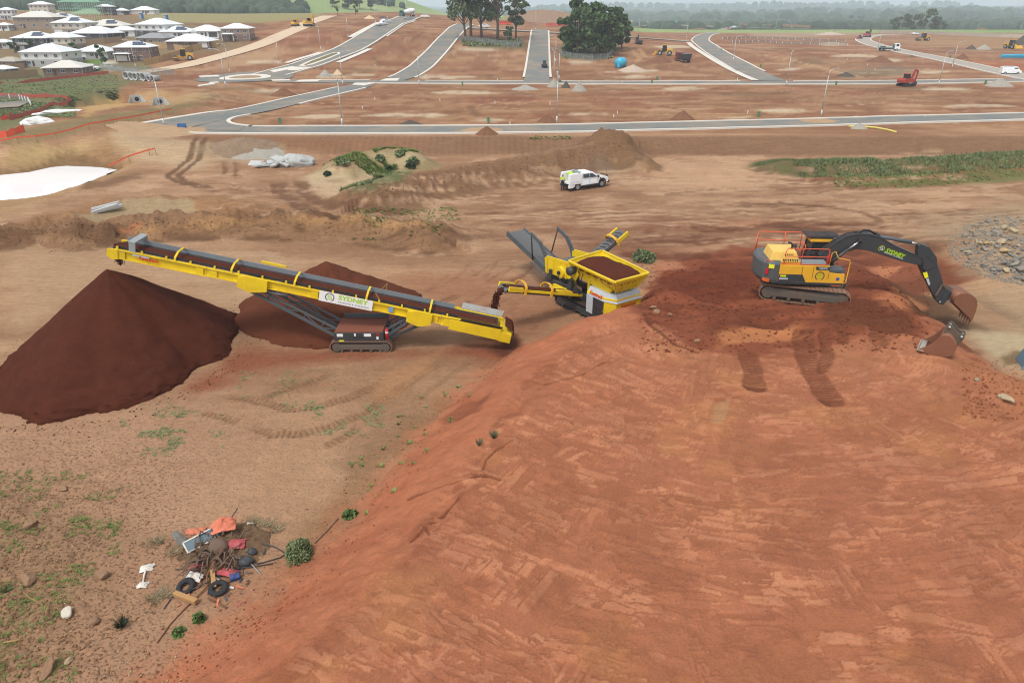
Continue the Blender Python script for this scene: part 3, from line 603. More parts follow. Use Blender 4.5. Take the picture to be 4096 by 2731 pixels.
def link(name, me, m=None, parent=None, loc=None, rot=None):
    o = bpy.data.objects.new(name, me); col.objects.link(o)
    if m is not None and me is not None and not len(me.materials): me.materials.append(m)
    if parent is not None: o.parent = parent
    if loc is not None: o.location = loc
    if rot is not None: o.rotation_euler = rot
    return o
def obj(name, mb, m, parent=None, smooth=False, bevel=0, loc=None, rot=None, label=None):
    o = link(name, mb.mesh(name, smooth), m, parent, loc, rot)
    if bevel:
        b = o.modifiers.new('bevel', 'BEVEL'); b.width = bevel; b.segments = 2; b.limit_method = 'ANGLE'
    if label: o['label'] = label
    return o
def tag(o, label, cat, group=None):
    o['label'] = label; o['category'] = cat
    if group: o['group'] = group
    return o
def thing(name, label, cat, loc=(0, 0, 0), rz=0, group=None, rot=None):
    o = bpy.data.objects.new(name, None); col.objects.link(o); o.location = loc; o.rotation_euler = rot or (0, 0, rz); o.empty_display_size = .2
    return tag(o, label, cat, group)
def struct(name, me, m): o = link(name, me, m); o['kind'] = 'structure'; return o
def copy_tree(o, parent=None):
    c = o.copy(); col.objects.link(c); c.parent = parent
    for ch in list(o.children): copy_tree(ch, c)
    return c
def tile(V, F, pos, scale, rz=None, tilt=None, sz=None):
    """many copies of a small shape in one mesh"""
    V = np.asarray(V, float); F = np.asarray(F, int); n = len(pos); pos = np.asarray(pos, float); scale = np.asarray(scale, float).reshape(n, 1, 1)
    W = np.repeat(V[None], n, 0)
    if tilt is not None:
        c, s_ = np.cos(tilt)[:, None], np.sin(tilt)[:, None]; x, z = W[:, :, 0].copy(), W[:, :, 2].copy(); W[:, :, 0] = x*c + z*s_; W[:, :, 2] = -x*s_ + z*c
    if rz is not None:
        c, s_ = np.cos(rz)[:, None], np.sin(rz)[:, None]; x, y = W[:, :, 0].copy(), W[:, :, 1].copy(); W[:, :, 0] = x*c - y*s_; W[:, :, 1] = x*s_ + y*c
    if sz is not None: W[:, :, 2] *= np.asarray(sz)[:, None]
    W = W*scale + pos[:, None, :]
    FF = (F[None] + (np.arange(n)*len(V))[:, None, None]).reshape(-1, F.shape[1])
    return W.reshape(-1, 3), FF
def text_mesh(txt, size, align='LEFT', shear=0, bold=0, space=1.0):
    cu = bpy.data.curves.new('lettering', 'FONT'); cu.body = txt; cu.size = size; cu.align_x = align; cu.shear = shear; cu.offset = bold; cu.space_character = space; cu.resolution_u = 2; cu.extrude = .004
    o = bpy.data.objects.new('lettering', cu); col.objects.link(o)
    me = bpy.data.meshes.new_from_object(o.evaluated_get(bpy.context.evaluated_depsgraph_get())); bpy.data.objects.remove(o); bpy.data.curves.remove(cu)
    me.name = 'lettering'; return me
def letters(txt, size, m, parent, loc, rot, align='LEFT', shear=0, bold=0, space=1.0, name='lettering', fit=None):
    me = text_mesh(txt, size, align, shear, bold, space); me.materials.clear()
    if fit:
        xs = [v.co.x for v in me.vertices]; w_ = max(xs)-min(xs); k = fit/w_; x0 = min(xs)
        for v in me.vertices: v.co.x = (v.co.x-x0)*k + (0 if align == 'LEFT' else -fit/2)
    return link(name, me, m, parent, loc, rot)
# ---------------------------------------------------------------- water, far country
M_conc = mat('concrete', S(220, 213, 200), .9, var=.10, scale=.8, spec=.2)
M_asph = mat('asphalt', S(120, 124, 120), .92, var=.14, scale=.25, spec=.2, dust=.85, dustc=S(168, 146, 122))
M_asph2 = mat('pale_asphalt', S(166, 158, 146), .92, var=.12, scale=.25, spec=.2, dust=.5, dustc=S(190, 172, 150))
def water_mat(name, rgb, rough=.06):
    m, n, b = new_mat(name); L = n.links
    b.inputs['Base Color'].default_value = (*rgb, 1); b.inputs['Roughness'].default_value = rough; b.inputs['Specular IOR Level'].default_value = .6; b.inputs['IOR'].default_value = 1.33
    nz = n.nodes.new('ShaderNodeTexNoise'); nz.inputs['Scale'].default_value = 1.2; nz.inputs['Detail'].default_value = 3
    tc = n.nodes.new('ShaderNodeTexCoord'); L.new(tc.outputs['Object'], nz.inputs['Vector'])
    bp = n.nodes.new('ShaderNodeBump'); bp.inputs['Strength'].default_value = .02; bp.inputs['Distance'].default_value = .05; L.new(nz.outputs['Fac'], bp.inputs['Height']); L.new(bp.outputs[0], b.inputs['Normal'])
    return m
def flat_poly(name, pts, z, m):
    return struct(name, MB().add([(p[0], p[1], z) for p in pts], [tuple(range(len(pts)))]).mesh(name), m)
def grow(pts, k):
    cx = sum(p[0] for p in pts)/len(pts); cy = sum(p[1] for p in pts)/len(pts)
    return [(cx + (p[0]-cx)*k, cy + (p[1]-cy)*k) for p in pts]
pond = flat_poly('pond_water', grow(POND, 1.12), -1.05, water_mat('pond_water', (.84, .85, .86)))  # near-white base: pale silt, with the bright sky reflection put into the colour
creek = flat_poly('basin_water', grow(CREEK, 1.06), -.33, water_mat('basin_water', S(150, 116, 70), .12))
def Th(x, y):
    x = np.asarray(x, float); y = np.asarray(y, float)
    z = np.interp(y, [520, 640, 800, 1500, 2600, 3200, 5200, 6800], [6, 0, -6, -8, -4, 6, 20, 10]) + 0*x
    z = z + 62*np.exp(-(((x+430)/190)**2 + ((y-860)/230)**2)) + 40*np.exp(-(((x+190)/130)**2 + ((y-830)/190)**2))
    z = z + 13*np.exp(-(((x-24)/46)**2 + ((y-560)/60)**2))                        # bare knoll behind the depot
    n = fbm(x/420, y/420, 4, 201); z = z + (n-.5)*sstep(700, 2200, y)*34
    z = z + 34*sstep(3000, 3600, y)*(1-sstep(3700, 4700, y))*(fbm(x/700+3, y/2000, 3, 203)-.15) + 95*sstep(5000, 5900, y)*(fbm(x/1500+9, y/4000, 3, 207)-.1)
    return z
ry = np.concatenate([np.linspace(540, 900, 90), np.geomspace(906, 6900, 110)]); ra = np.linspace(-1.05, 1.05, 260)
hy = np.repeat(ry[:, None], len(ra), 1); hx = ra[None, :]*(.9*hy+7); hz = Th(hx, hy)
hz = np.where(hy < 640, np.minimum(hz, T(hx, hy, False)+np.where(hy > 560, 60, -.5)), hz)
HM = mesh_np('hills', np.stack([hx.ravel(), hy.ravel(), hz.ravel()], 1), grid_faces(len(ry), len(ra)))
hc = lerp(S(120, 146, 84), S(150, 162, 108), clip01(fbm(hx.ravel()/60, hy.ravel()/60, 4, 211)*1.6-.3))
knoll = np.exp(-(((hx.ravel()-30)/38)**2 + ((hy.ravel()-545)/55)**2)); kk = sstep(.35, .5, knoll + (fbm(hx.ravel()/20, hy.ravel()/20, 3, 213)-.5)*.3); hc = hc*(1-kk)[:, None] + np.array(S(150, 122, 98))[None]*kk[:, None]
kk = sstep(1500, 2200, hy.ravel()); hc = hc*(1-kk)[:, None] + np.array(S(70, 86, 60))[None]*kk[:, None]
set_col(HM, hc); hills = struct('hills', HM, soil_mat('pasture', None, .12, .2, .5, .3))
# ---------------------------------------------------------------- roads with kerbs
def resample(pts, step):
    out = [Vector(pts[0])]; 
    for a, b in zip(pts[:-1], pts[1:]):
        a, b = Vector(a), Vector(b); n = max(1, int((b-a).length/step))
        out += [a.lerp(b, (i+1)/n) for i in range(n)]
    return out
def smooth_pl(pts, it=2):
    for _ in range(it):
        q = [pts[0]]
        for a, b in zip(pts[:-1], pts[1:]): q += [a.lerp(b, .25), a.lerp(b, .75)]
        pts = q + [pts[-1]]
    return pts
def ribbon(line, offs, dz, name, m, top=None, step=2.0):
    """strip draped along a ground line; offs = (left, right) offset; top = height of a raised strip"""
    pts = resample(smooth_pl([Vector((p[0], p[1])) for p in line], 2), step); rows = []
    for i, p in enumerate(pts):
        d = (pts[min(i+1, len(pts)-1)] - pts[max(i-1, 0)]).normalized(); nrm = Vector((-d.y, d.x))
        a, b = p + nrm*offs[0], p + nrm*offs[1]; c = Tz(p.x, p.y)
        za, zb = max(c, Tz(a.x, a.y)), max(c, Tz(b.x, b.y)); 
        if top: rows.append([(a.x, a.y, za-.12), (a.x, a.y, za+dz+top), (b.x, b.y, zb+dz+top), (b.x, b.y, zb-.12)])
        else: rows.append([(a.x, a.y, za+dz), ((a.x+b.x)/2, (a.y+b.y)/2, max(c, (za+zb)/2)+dz), (b.x, b.y, zb+dz)])
    return struct(name, MB().sheet(rows).mesh(name), m)
def W2(pts): return [P(*p)[:2] for p in pts]
def road(name, px, wd, m=None, k0=(0, 1), k1=(0, 1), lift=0.0):
    line = W2(px); ribbon(line, (wd/2, -wd/2), .10+lift, name, m or M_asph)
    n = len(line)
    for sgn, (a, b) in ((1, k0), (-1, k1)):
        if a == b: continue
        pts = resample(smooth_pl([Vector(p) for p in line], 2), 1.5); q = pts[int(a*(len(pts)-1)):int(b*(len(pts)-1))+1]
        if len(q) > 2: ribbon(q, (sgn*(wd/2+.02), sgn*(wd/2+.62)), .10, 'kerb', M_conc, .12)
R1 = [(700, 512), (900, 522), (1100, 523), (1550, 522), (2100, 519), (2600, 508), (3050, 497), (3550, 482), (4096, 468), (4500, 458)]
road('road', R1, 6.3, k0=(.085, 1), k1=(.0, 1))
road('road', [(650, 516), (750, 496), (900, 462), (1000, 447), (1100, 424), (1250, 388), (1450, 342)], 6.3, k0=(0, .92), k1=(.46, .92), lift=.006)
def asph_fill(px, dz):
    w_ = [P(*p) for p in px]; n_ = len(w_); c_ = sum(w_, Vector())/n_
    struct('road', MB().add([(p.x, p.y, Tz(p.x, p.y)+dz) for p in w_] + [(c_.x, c_.y, Tz(c_.x, c_.y)+dz)], [(i, (i+1) % n_, n_) for i in range(n_)]).mesh('road'), M_asph)
asph_fill([(690, 514), (770, 494), (870, 470), (960, 458), (930, 476), (914, 487), (930, 499), (980, 508), (960, 526), (800, 524)], .15)
ribbon(W2([(1000, 462), (950, 470), (922, 479), (912, 488), (922, 496), (950, 503), (1000, 508)]), (-.3, .3), .12, 'kerb', M_conc, .12, step=1.0)
R2 = [(1120, 326), (1300, 328), (1600, 330), (2000, 332), (2600, 333), (3200, 333), (3700, 331), (4096, 322), (4400, 316)]
road('road', R2, 6.8, k0=(0, 0), k1=(.11, 1), lift=.012)
for seg in [[(1240, 322), (1480, 323)], [(1700, 325), (2095, 326)], [(2245, 327), (2700, 327), (2960, 325)], [(3170, 326), (3600, 325), (4010, 318)]]:
    ribbon(W2(seg), (-.3, .32), .10, 'kerb', M_conc, .12)
road('road', [(1075, 302), (1220, 262), (1330, 224), (1421, 187), (1517, 126), (1608, 84), (1640, 70)], 9.0, lift=.018)
road('road', [(1563, 324), (1641, 298), (1701, 253), (1762, 189), (1814, 133), (1860, 100)], 6.3, k0=(.06, 1), k1=(.06, 1), lift=.018)
road('road', [(2147, 328), (2150, 290), (2155, 210), (2161, 120)], 6.4, k0=(.06, .95), k1=(.06, .95), lift=.018)
road('road', [(1850, 112), (2000, 122), (2160, 130), (2300, 138), (2500, 150), (2660, 160), (2760, 168)], 6.0, k0=(0, 1), k1=(0, 0), lift=.006)
road('road', [(3085, 326), (2956, 262), (2865, 213), (2816, 180), (2795, 161), (2828, 138), (2889, 119), (2950, 108)], 7.4, k0=(.04, 1), k1=(.04, .6), lift=.024)
road('haul_road', [(4200, 330), (4025, 294), (3792, 242), (3582, 203), (3489, 179), (3447, 161), (3461, 150), (3503, 142), (3600, 138)], 6.6, M_asph2, lift=.03)
ribbon(W2([(2400, 112), (2700, 98), (3000, 112), (3300, 118), (3700, 128), (4096, 135)]), (2.5, -2.5), .10, 'road', M_asph2, step=4)
ribbon(W2([(560, 292), (720, 268), (900, 222), (1040, 182), (1130, 140), (1230, 100), (1320, 64)]), (3.6, -3.4), .06, 'haul_road', mat('crushed_sandstone', S(208, 184, 154), .95, var=.14, scale=.35), step=3)
# footpaths beside the hill road and the curve, crossings, roundabout, splitter islands
for seg in [[(1144, 254), (1282, 212)], [(1400, 151), (1515, 92)], [(1353, 252), (1480, 197)], [(1540, 148), (1660, 85)], [(2752, 172), (2770, 190), (2850, 240), (2950, 292), (3020, 323)]]:
    ribbon(W2(seg), (.95, -.95), .14, 'footpath', M_conc, step=1.5)
RC = P(982, 313)
def disc(c, r0, r1, dz, name, m, top=None, n=48, sq=1.0):
    rows = []
    for i in range(n+1):
        a = 2*math.pi*i/n; rr = []
        for r in (r0, r1): x, y = c.x + r*math.cos(a), c.y + r*math.sin(a)*sq; rr.append((x, y, Tz(x, y)+dz))
        if top: rr = [(rr[0][0], rr[0][1], rr[0][2]-.2), rr[0], rr[1], (rr[1][0], rr[1][1], rr[1][2]-.3)]
        rows.append(rr)
    return struct(name, MB().sheet(rows).mesh(name), m)
disc(RC, 0.0, 12.0, .135, 'roundabout_asphalt', M_asph); disc(RC, 4.0, 6.4, .26, 'roundabout_ring', M_conc, .1); disc(RC, 0.0, 4.0, .22, 'roundabout_island', mat('island_earth', S(160, 136, 104), .95, var=.2, scale=1))
def island(px, dz, name, m): 
    w_ = [P(*p) for p in px]; struct(name, MB().hexa([(p.x, p.y, p.z-.1) for p in w_], [(p.x, p.y, Tz(p.x, p.y)+dz) for p in w_]).mesh(name), m)
for pts in [[(1080, 285), (1170, 268), (1190, 273), (1095, 293)], [(790, 345), (850, 336), (862, 340), (800, 348)], [(795, 307), (870, 303), (880, 309), (800, 311)], [(835, 333), (870, 330), (880, 334), (845, 337)], [(1085, 322), (1160, 320), (1160, 325), (1090, 326)], [(1165, 270), (1250, 272), (1190, 284), (1150, 284)], [(1545, 318), (1600, 316), (1590, 326), (1520, 326)], [(1420, 335), (1505, 335), (1460, 345), (1410, 342)], [(1200, 323), (1290, 320), (1270, 329), (1180, 330)]]:
    island(pts, .20, 'traffic_island', M_conc)
island([(1195, 266), (1240, 246), (1330, 214), (1360, 212), (1362, 218), (1310, 240), (1250, 262), (1215, 268)], .24, 'median_kerb', M_conc)
island([(1215, 264), (1250, 247), (1330, 217), (1350, 215), (1350, 219), (1300, 239), (1245, 259), (1225, 265)], .30, 'median_turf', mat('median_turf', S(120, 112, 74), .95, var=.25, scale=1.5))
# cul-de-sac at the left edge
ribbon(W2([(-120, 430), (0, 424), (60, 420), (105, 418)]), (4.2, -4.2), .10, 'road', M_asph)
# ---------------------------------------------------------------- shared machine materials
RED_DUST = S(132, 76, 54)
M_key = mat('keestrack_yellow', S(238, 204, 22), .5, var=.08, scale=1.6, dust=.5, dustc=RED_DUST)
M_yel = mat('machine_yellow', S(238, 178, 44), .45, var=.07, scale=1.6, dust=.38, dustc=RED_DUST, coat=.1)
M_gry = mat('conveyor_grey', S(80, 92, 96), .5, var=.08, scale=1.5, dust=.3, dustc=RED_DUST)
M_chr = mat('charcoal_paint', S(58, 64, 66), .45, var=.08, scale=1.5, dust=.25, dustc=RED_DUST)
M_blt = mat('belt_rubber', S(96, 98, 98), .75, var=.1, scale=2, dust=.35, dustc=S(120, 100, 90))
M_blk = mat('black_rubber', S(42, 42, 44), .7, var=.12, scale=3, dust=.3, dustc=RED_DUST)
M_sil = mat('galvanised', S(176, 184, 184), .45, .5, var=.08, scale=4)
M_lgr = mat('light_grey_panel', S(190, 198, 202), .4, var=.05, scale=1.5, dust=.25, dustc=RED_DUST)
M_chrome = mat('chrome_rod', S(215, 218, 218), .2, .9, var=.03)
M_trk = mat('track_steel', S(150, 118, 96), .65, .3, var=.18, scale=4, dust=.7, dustc=S(134, 92, 68))
M_trf = mat('track_frame', S(104, 96, 86), .65, .1, var=.15, scale=3, dust=.55, dustc=S(130, 88, 64))
M_org = mat('orange_rail', S(232, 98, 58), .45, var=.05)
M_red = mat('red_gloss', S(196, 30, 44), .35, var=.05)
M_wht = mat('white_paint', S(240, 242, 240), .4, var=.03, dust=.1)
M_lime = mat('lime_lettering', S(170, 212, 20), .5, var=.02)
M_navy = mat('navy_lettering', S(46, 54, 66), .5, var=.03)
M_rlet = mat('red_lettering', S(214, 46, 44), .5, var=.03)
M_glass = mat('dark_glass', S(34, 40, 44), .08, var=.1, spec=.7)
M_rust = mat('worn_bucket_steel', S(142, 96, 72), .6, .25, var=.2, scale=3, dust=.55, dustc=S(120, 66, 46), bump=.2)
M_soilD = soil_mat('fresh_soil', S(92, 50, 36), .16, .8, 10, .05)
def tracer(B, yaw, x0=0, y0=0, k=1.0):
    """photo (or enlarged-crop) pixel to local (x, z) on the upright plane y=yl of a thing at B"""
    ex = np.array((math.cos(yaw), math.sin(yaw), 0)); ey = np.array((-math.sin(yaw), math.cos(yaw), 0)); Bv = np.array(B); Cm = np.array((0, 0, H))
    def f(u, v, yl=0.0):
        r = ray(x0 + u*k, y0 + v*k); d = (yl - (Cm-Bv) @ ey)/(r @ ey); p = Cm + d*r - Bv
        return (float(p @ ex), float(p[2]))
    return f
def crawler(parent, L, Hh, W, n, loc, m_shoe=None, m_frame=None, rz=0, shoes=True):
    """one crawler: frame (the part) with shoes, sprocket and idler as its sub-parts"""
    r = Hh/2; fr = MB(); a = L/2-r
    fr.box((0, 0, r), (2*a+.1, W*.62, Hh*.52)); fr.box((0, -W*.33, r*.9), (2*a-.1, .05, Hh*.34))
    for i in range(5): x = -a*.8 + i*a*.4; fr.cyl((x, -W*.4, r*.34), (x, W*.4, r*.34), r*.22, n=10)
    t = obj('track', fr, m_frame or M_trf, parent, bevel=.01, loc=loc, rot=(0, 0, rz))
    for s in (-1, 1): obj('sprocket' if s > 0 else 'idler', MB().cyl((s*a, -W*.36, r), (s*a, W*.36, r), r*.74, n=18).cyl((s*a, -W*.40, r), (s*a, W*.40, r), r*.34, n=12), m_frame or M_trf, t)
    per = 4*a + 2*math.pi*r; pit = per/n
    sh = MB().box((0, 0, 0), (pit*.93, W, .045)).box((-pit*.2, 0, .03), (.035, W, .05)); me = sh.mesh('track_shoe')
    if not shoes:
        bm = MB()
        rows = []
        for i in range(41):
            q = i/40*per; (x, z, an) = _trk(q, a, r); rows.append([(x, -W/2, z), (x, W/2, z)])
        bm.sheet(rows); obj('track_belt', bm, m_shoe or M_trk, t); return t
    for i in range(n):
        x, z, an = _trk(i*pit, a, r); link('track_shoe', me, m_shoe or M_trk, t, (x, 0, z), (0, -an, 0))
    return t
def _trk(q, a, r):
    if q < 2*a: return (-a+q, 2*r, 0.)
    q -= 2*a
    if q < math.pi*r: t = q/r; return (a + r*math.sin(t), r + r*math.cos(t), -t)
    q -= math.pi*r
    if q < 2*a: return (a-q, 0., math.pi)
    q -= 2*a; t = q/r; return (-a - r*math.sin(t), r - r*math.cos(t), math.pi-t)
def logo_ring(parent, c, r, rot, m1, m2):
    """round emblem: open ring with an S inside"""
    ring = []
    for i in range(34): t = R(-60 + i*300/33); ring.append((r*math.cos(t), r*math.sin(t)))
    def band(path, w_):
        mb = MB(); rows = []
        for i, p in enumerate(path):
            a = Vector(path[max(i-1, 0)]); b = Vector(path[min(i+1, len(path)-1)]); d = (b-a).normalized(); nn_ = Vector((-d.y, d.x))*w_/2; rows.append([(p[0]+nn_.x, p[1]+nn_.y, .003), (p[0]-nn_.x, p[1]-nn_.y, .003)])
        return mb.sheet(rows)
    s_ = [(r*.48*math.cos(R(20+i*10)), r*.24 + r*.26*math.sin(R(20+i*10))) for i in range(23)] + [(r*.48*math.cos(R(70-i*10)), -r*.24 + r*.26*math.sin(R(70-i*10))) for i in range(24)]
    e = obj('emblem_ring', band(ring, r*.2), m1, parent, loc=c, rot=rot); obj('emblem_letter', band(s_, r*.2), m2, e); return e
# ---------------------------------------------------------------- mobile stacking conveyor
ST_B = (-8.55, 35.7, 0.0); ST_B = (ST_B[0], ST_B[1], Tz(*ST_B[:2])-.03)
st = thing('stacker_conveyor', 'long yellow tracked stacking conveyor carrying soil up to the dark conical stockpile', 'conveyor', ST_B, R(0))
TL, HD = Vector((7.98, 0, 1.12)), Vector((-12.75, 0, 5.80)); ax = (HD-TL).normalized(); BL = (HD-TL).length; upv = Vector((0, 1, 0)).cross(ax)*-1
if upv.z < 0: upv = -upv
def bp(s, y=0, h=0):
    if h > .2: h = .2 + (h-.2)*.55
    return TL + ax*s + Vector((0, y*.9, 0)) + upv*h      # point along the belt frame
for sgn in (-1, 1):          # two long I-beam girders in three bolted lengths
    prev = 0.0
    for s0, s1, hh in [(0.0, 3.5, .54), (3.52, 10.2, .46), (10.22, 16.4, .46), (16.42, BL, .50)]:
        mb = MB(); mb.bar(bp(s0, sgn*.72), bp(s1, sgn*.72), .05, hh, upv)
        for e in (-1, 1): mb.bar(bp(s0, sgn*.77, e*hh/2), bp(s1, sgn*.77, e*hh/2), .17, .05, upv)
        mb.bar(bp(s0+.15, sgn*.79), bp(s0+.55, sgn*.79), .08, hh*.9, upv); mb.bar(bp(s1-.55, sgn*.79), bp(s1-.15, sgn*.79), .08, hh*.9, upv)
        g = obj('side_girder', mb, M_key, st, bevel=.008)
        if sgn < 0:
            for k_ in range(6): obj('bolt', MB().cyl(bp(s1-.05-.09*k_, -.80, .2), bp(s1-.05-.09*k_, -.87, .2), .02, n=6), M_sil, g)
for s0, s1 in [(13.1, 14.7), (4.0, 5.4)]:       # hinge brackets
  for sgn in (-1, 1):
    mb = MB(); mb.ext([(p.x, p.z) for p in [bp(s0, 0, .3), bp(s0+.3, 0, .42), bp(s1-.5, 0, .40), bp(s1, 0, .18), bp(s1, 0, -.45), bp(s1-.7, 0, -.62), bp(s0, 0, -.4)]], sgn*.80, sgn*.92)
    obj('hinge_bracket', mb, M_key, st, bevel=.01)
mb = MB(); rows = []
for i in range(60):
    s = .3 + (BL-.35)*i/59; rows.append([bp(s, -.55, .40), bp(s, -.3, .27), bp(s, 0, .24), bp(s, .3, .27), bp(s, .55, .40)])
mb.sheet(rows)
for i in range(9): t = math.pi*i/8
rows = [[bp(BL+.05 + .22*math.sin(math.pi*i/8), y, .24-.22+.22*math.cos(math.pi*i/8)) for y in (-.55, 0, .55)] for i in range(9)]; mb.sheet(rows)
obj('belt', mb, M_blk, st, True)
mb = MB(); rng = np.random.default_rng(3); rows = []
for i in range(150):
    s = .5 + (BL-.35)*i/149; hgt = .20 + .05*rng.random(); rows.append([bp(s, y, h_) for y, h_ in [(-.36-.05*rng.random(), .29), (-.18, .26+hgt*.8), (0, .27+hgt), (.18, .26+hgt*.8), (.38+.05*rng.random(), .31)]])
load_ = obj('soil_load', mb.sheet(rows), M_soilD, st, True)
for sgn in (-1, 1):      # grey skirt boards along the belt
    hh = .16 if sgn < 0 else .34; s0 = 2.6 if sgn < 0 else 2.9
    obj('skirt_board', MB().bar(bp(s0, sgn*.62, .36+hh/2), bp(BL-.1, sgn*.62, .36+hh/2), .03, hh, upv), mat('skirt_grey', S(132, 142, 146), .5, var=.08, dust=.3, dustc=RED_DUST) if sgn > 0 else M_blk, st)
    if sgn > 0: obj('skirt_edge', MB().bar(bp(2.9, .64, .72), bp(BL-.1, .64, .72), .06, .04, upv), M_key, st)
for i in range(15):      # idler brackets on the near rail
    obj('idler_bracket', MB().box(bp(3.2+i*1.28, -.74, .42), (.09, .10, .16)), M_key, st)
for s in (4.3, 9.55-.1, 11.6, 14.4, 17.5)[0:1]: pass
for s in (18.1, 15.1, 11.7, 7.75, 4.2):    # bow guards over the belt
    pth = [bp(s, -.80, .25), bp(s, -.78, .62), bp(s, -.35, 1.0), bp(s, .35, 1.02), bp(s, .78, .70), bp(s, .80, .28)]
    mb = MB()
    for a_, b_ in zip(pth[:-1], pth[1:]): mb.bar(a_, b_, .06, .11, ax)
    obj('bow_guard', mb, M_key, st, bevel=.01)
# head frame, scraper gantry and head drum
mb = MB()
for sgn in (-1, 1): mb.bar(bp(BL-.9, sgn*.74, .3), bp(BL-.9, sgn*.74, 1.25), .08, .34, ax)
mb.bar(bp(BL-.9, -.80, 1.28), bp(BL-.9, .80, 1.28), .36, .10, upv); obj('scraper_gantry', mb, M_sil, st, bevel=.01)
for sgn in (-1, 1): mb = MB(); mb.ext([(p.x, p.z) for p in [bp(BL-.2, 0, .32), bp(BL+.35, 0, .22), bp(BL+.4, 0, -.2), bp(BL+.15, 0, -.35), bp(BL-.2, 0, -.3)]], sgn*.70, sgn*.80); obj('head_plate', mb, M_key, st)
obj('head_drum', MB().cyl(bp(BL+.05, -.66, 0), bp(BL+.05, .66, 0), .21, n=18), M_blk, st)
# tail: loading hopper, boot box, plate
mb = MB()
for sgn in (-1, 1): mb.ext([(p.x, p.z) for p in [bp(.1, 0, .30), bp(3.0, 0, .30), bp(3.0, 0, -.35), bp(.1, 0, -.42)]], sgn*.93, sgn*1.0)
mb.ext([(p.x, p.z) for p in [bp(-.55, 0, .05), bp(.12, 0, .10), bp(.12, 0, -.48), bp(-.55, 0, -.48)]], -.98, .98); obj('tail_box', mb, M_key, st, bevel=.015)
obj('tail_slot', MB().box(bp(-.2, -1.0, -.25), (.28, .06, .12)), M_blk, st)
obj('hopper_board', MB().hexa([bp(.1, .95, .3), bp(2.5, .95, .3), bp(2.5, .99, .3), bp(.1, .99, .3)], [bp(.0, 1.2, .82), bp(2.45, 1.2, .82), bp(2.45, 1.24, .82), bp(.0, 1.24, .82)]), mat('hopper_steel', S(158, 160, 156), .6, .2, var=.15, dust=.7, dustc=S(150, 110, 86)), st)
vent = obj('hopper_grille', MB().hexa([bp(.1, -.92, .3), bp(2.45, -.92, .3), bp(2.45, -.96, .3), bp(.1, -.96, .3)], [bp(.0, -1.12, .66), bp(2.4, -1.12, .66), bp(2.4, -1.16, .66), bp(.0, -1.16, .66)]), M_chr, st)
for i in range(16): s = .25 + i*.138; obj('grille_slot', MB().bar(bp(s, -1.0, .38), bp(s, -1.13, .58), .05, .05, ax), M_blk, vent)
obj('tail_apron', MB().sheet([[bp(-.75+.0*j, -.9+.45*j, -.2), bp(-.55, -.85+.42*j, .25), bp(-.1, -.8+.4*j, .55)] for j in range(5)]), M_soilD, st)
mb = MB(); mb.bar(bp(6.9, .75, .5), bp(6.9, .75, 1.5), .06, .06).bar(bp(6.9, .75, 1.5), bp(7.2, .75, .6), .05, .05); obj('sensor_mast', mb, mat('mast_brown', S(150, 112, 60), .6), st); obj('sensor_mast', MB().bar(bp(6.95, -.7, .35), bp(7.3, -.7, 1.2), .06, .06), mat('mast_brown', S(150, 112, 60), .6), st)
obj('walkway_arm', MB().bar(bp(12.6, .9, .9), bp(14.0, .95, .9), .16, .10, upv), M_key, st)
# logo boards and lettering on the near girder
tilt = math.atan2(ax.z, -ax.x); ROTB = (R(90), math.atan2(ax.z, -ax.x), 0)
sg = obj('sign_board', MB().bar(bp(7.35, -.86, .0), bp(10.3, -.86, .0), .02, .60, upv), M_wht, st)
def on_girder(s, h, y=-.875): return bp(s, y, h)
ROT_G = (R(90), 0, 0)
def g_letters(txt, size, m, s, h, fit, **k_):
    o = letters(txt, size, m, st, on_girder(s, h), (0, 0, 0), fit=fit, **k_)
    X = -ax; Z = Vector((0, -1, 0)); Y = Z.cross(X); o.rotation_euler = Matrix((X, Y, Z)).transposed().to_euler(); return o
o = g_letters('SYDNEY', .36, M_lime, 9.25, .0, 1.65, bold=.012); o = g_letters('CRUSHING & SCREENING', .11, M_navy, 9.25, -.2, 1.7, space=1.3)
e = logo_ring(st, on_girder(9.72, .02), .23, (0, 0, 0), M_navy, M_lime); X = -ax; Z = Vector((0, -1, 0)); e.rotation_euler = Matrix((X, Z.cross(X), Z)).transposed().to_euler()
g_letters('Keestrack', .30, M_rlet, 19.95, -.05, 1.05, bold=.006); obj('arrow_mark', MB().bar(on_girder(20.3, .14), on_girder(19.4, .14), .006, .09, upv), M_lgr, st)
obj('warning_plate', MB().bar(bp(6.2, -.865, .02), bp(6.45, -.865, .02), .02, .34, upv), mat('plate_blue', S(120, 160, 196), .5), st)
obj('tail_stripe', MB().bar(bp(1.6, -1.01, .1), bp(2.15, -1.01, .1), .01, .07, upv), mat('hi_vis_yellow', S(240, 236, 40), .5), st)
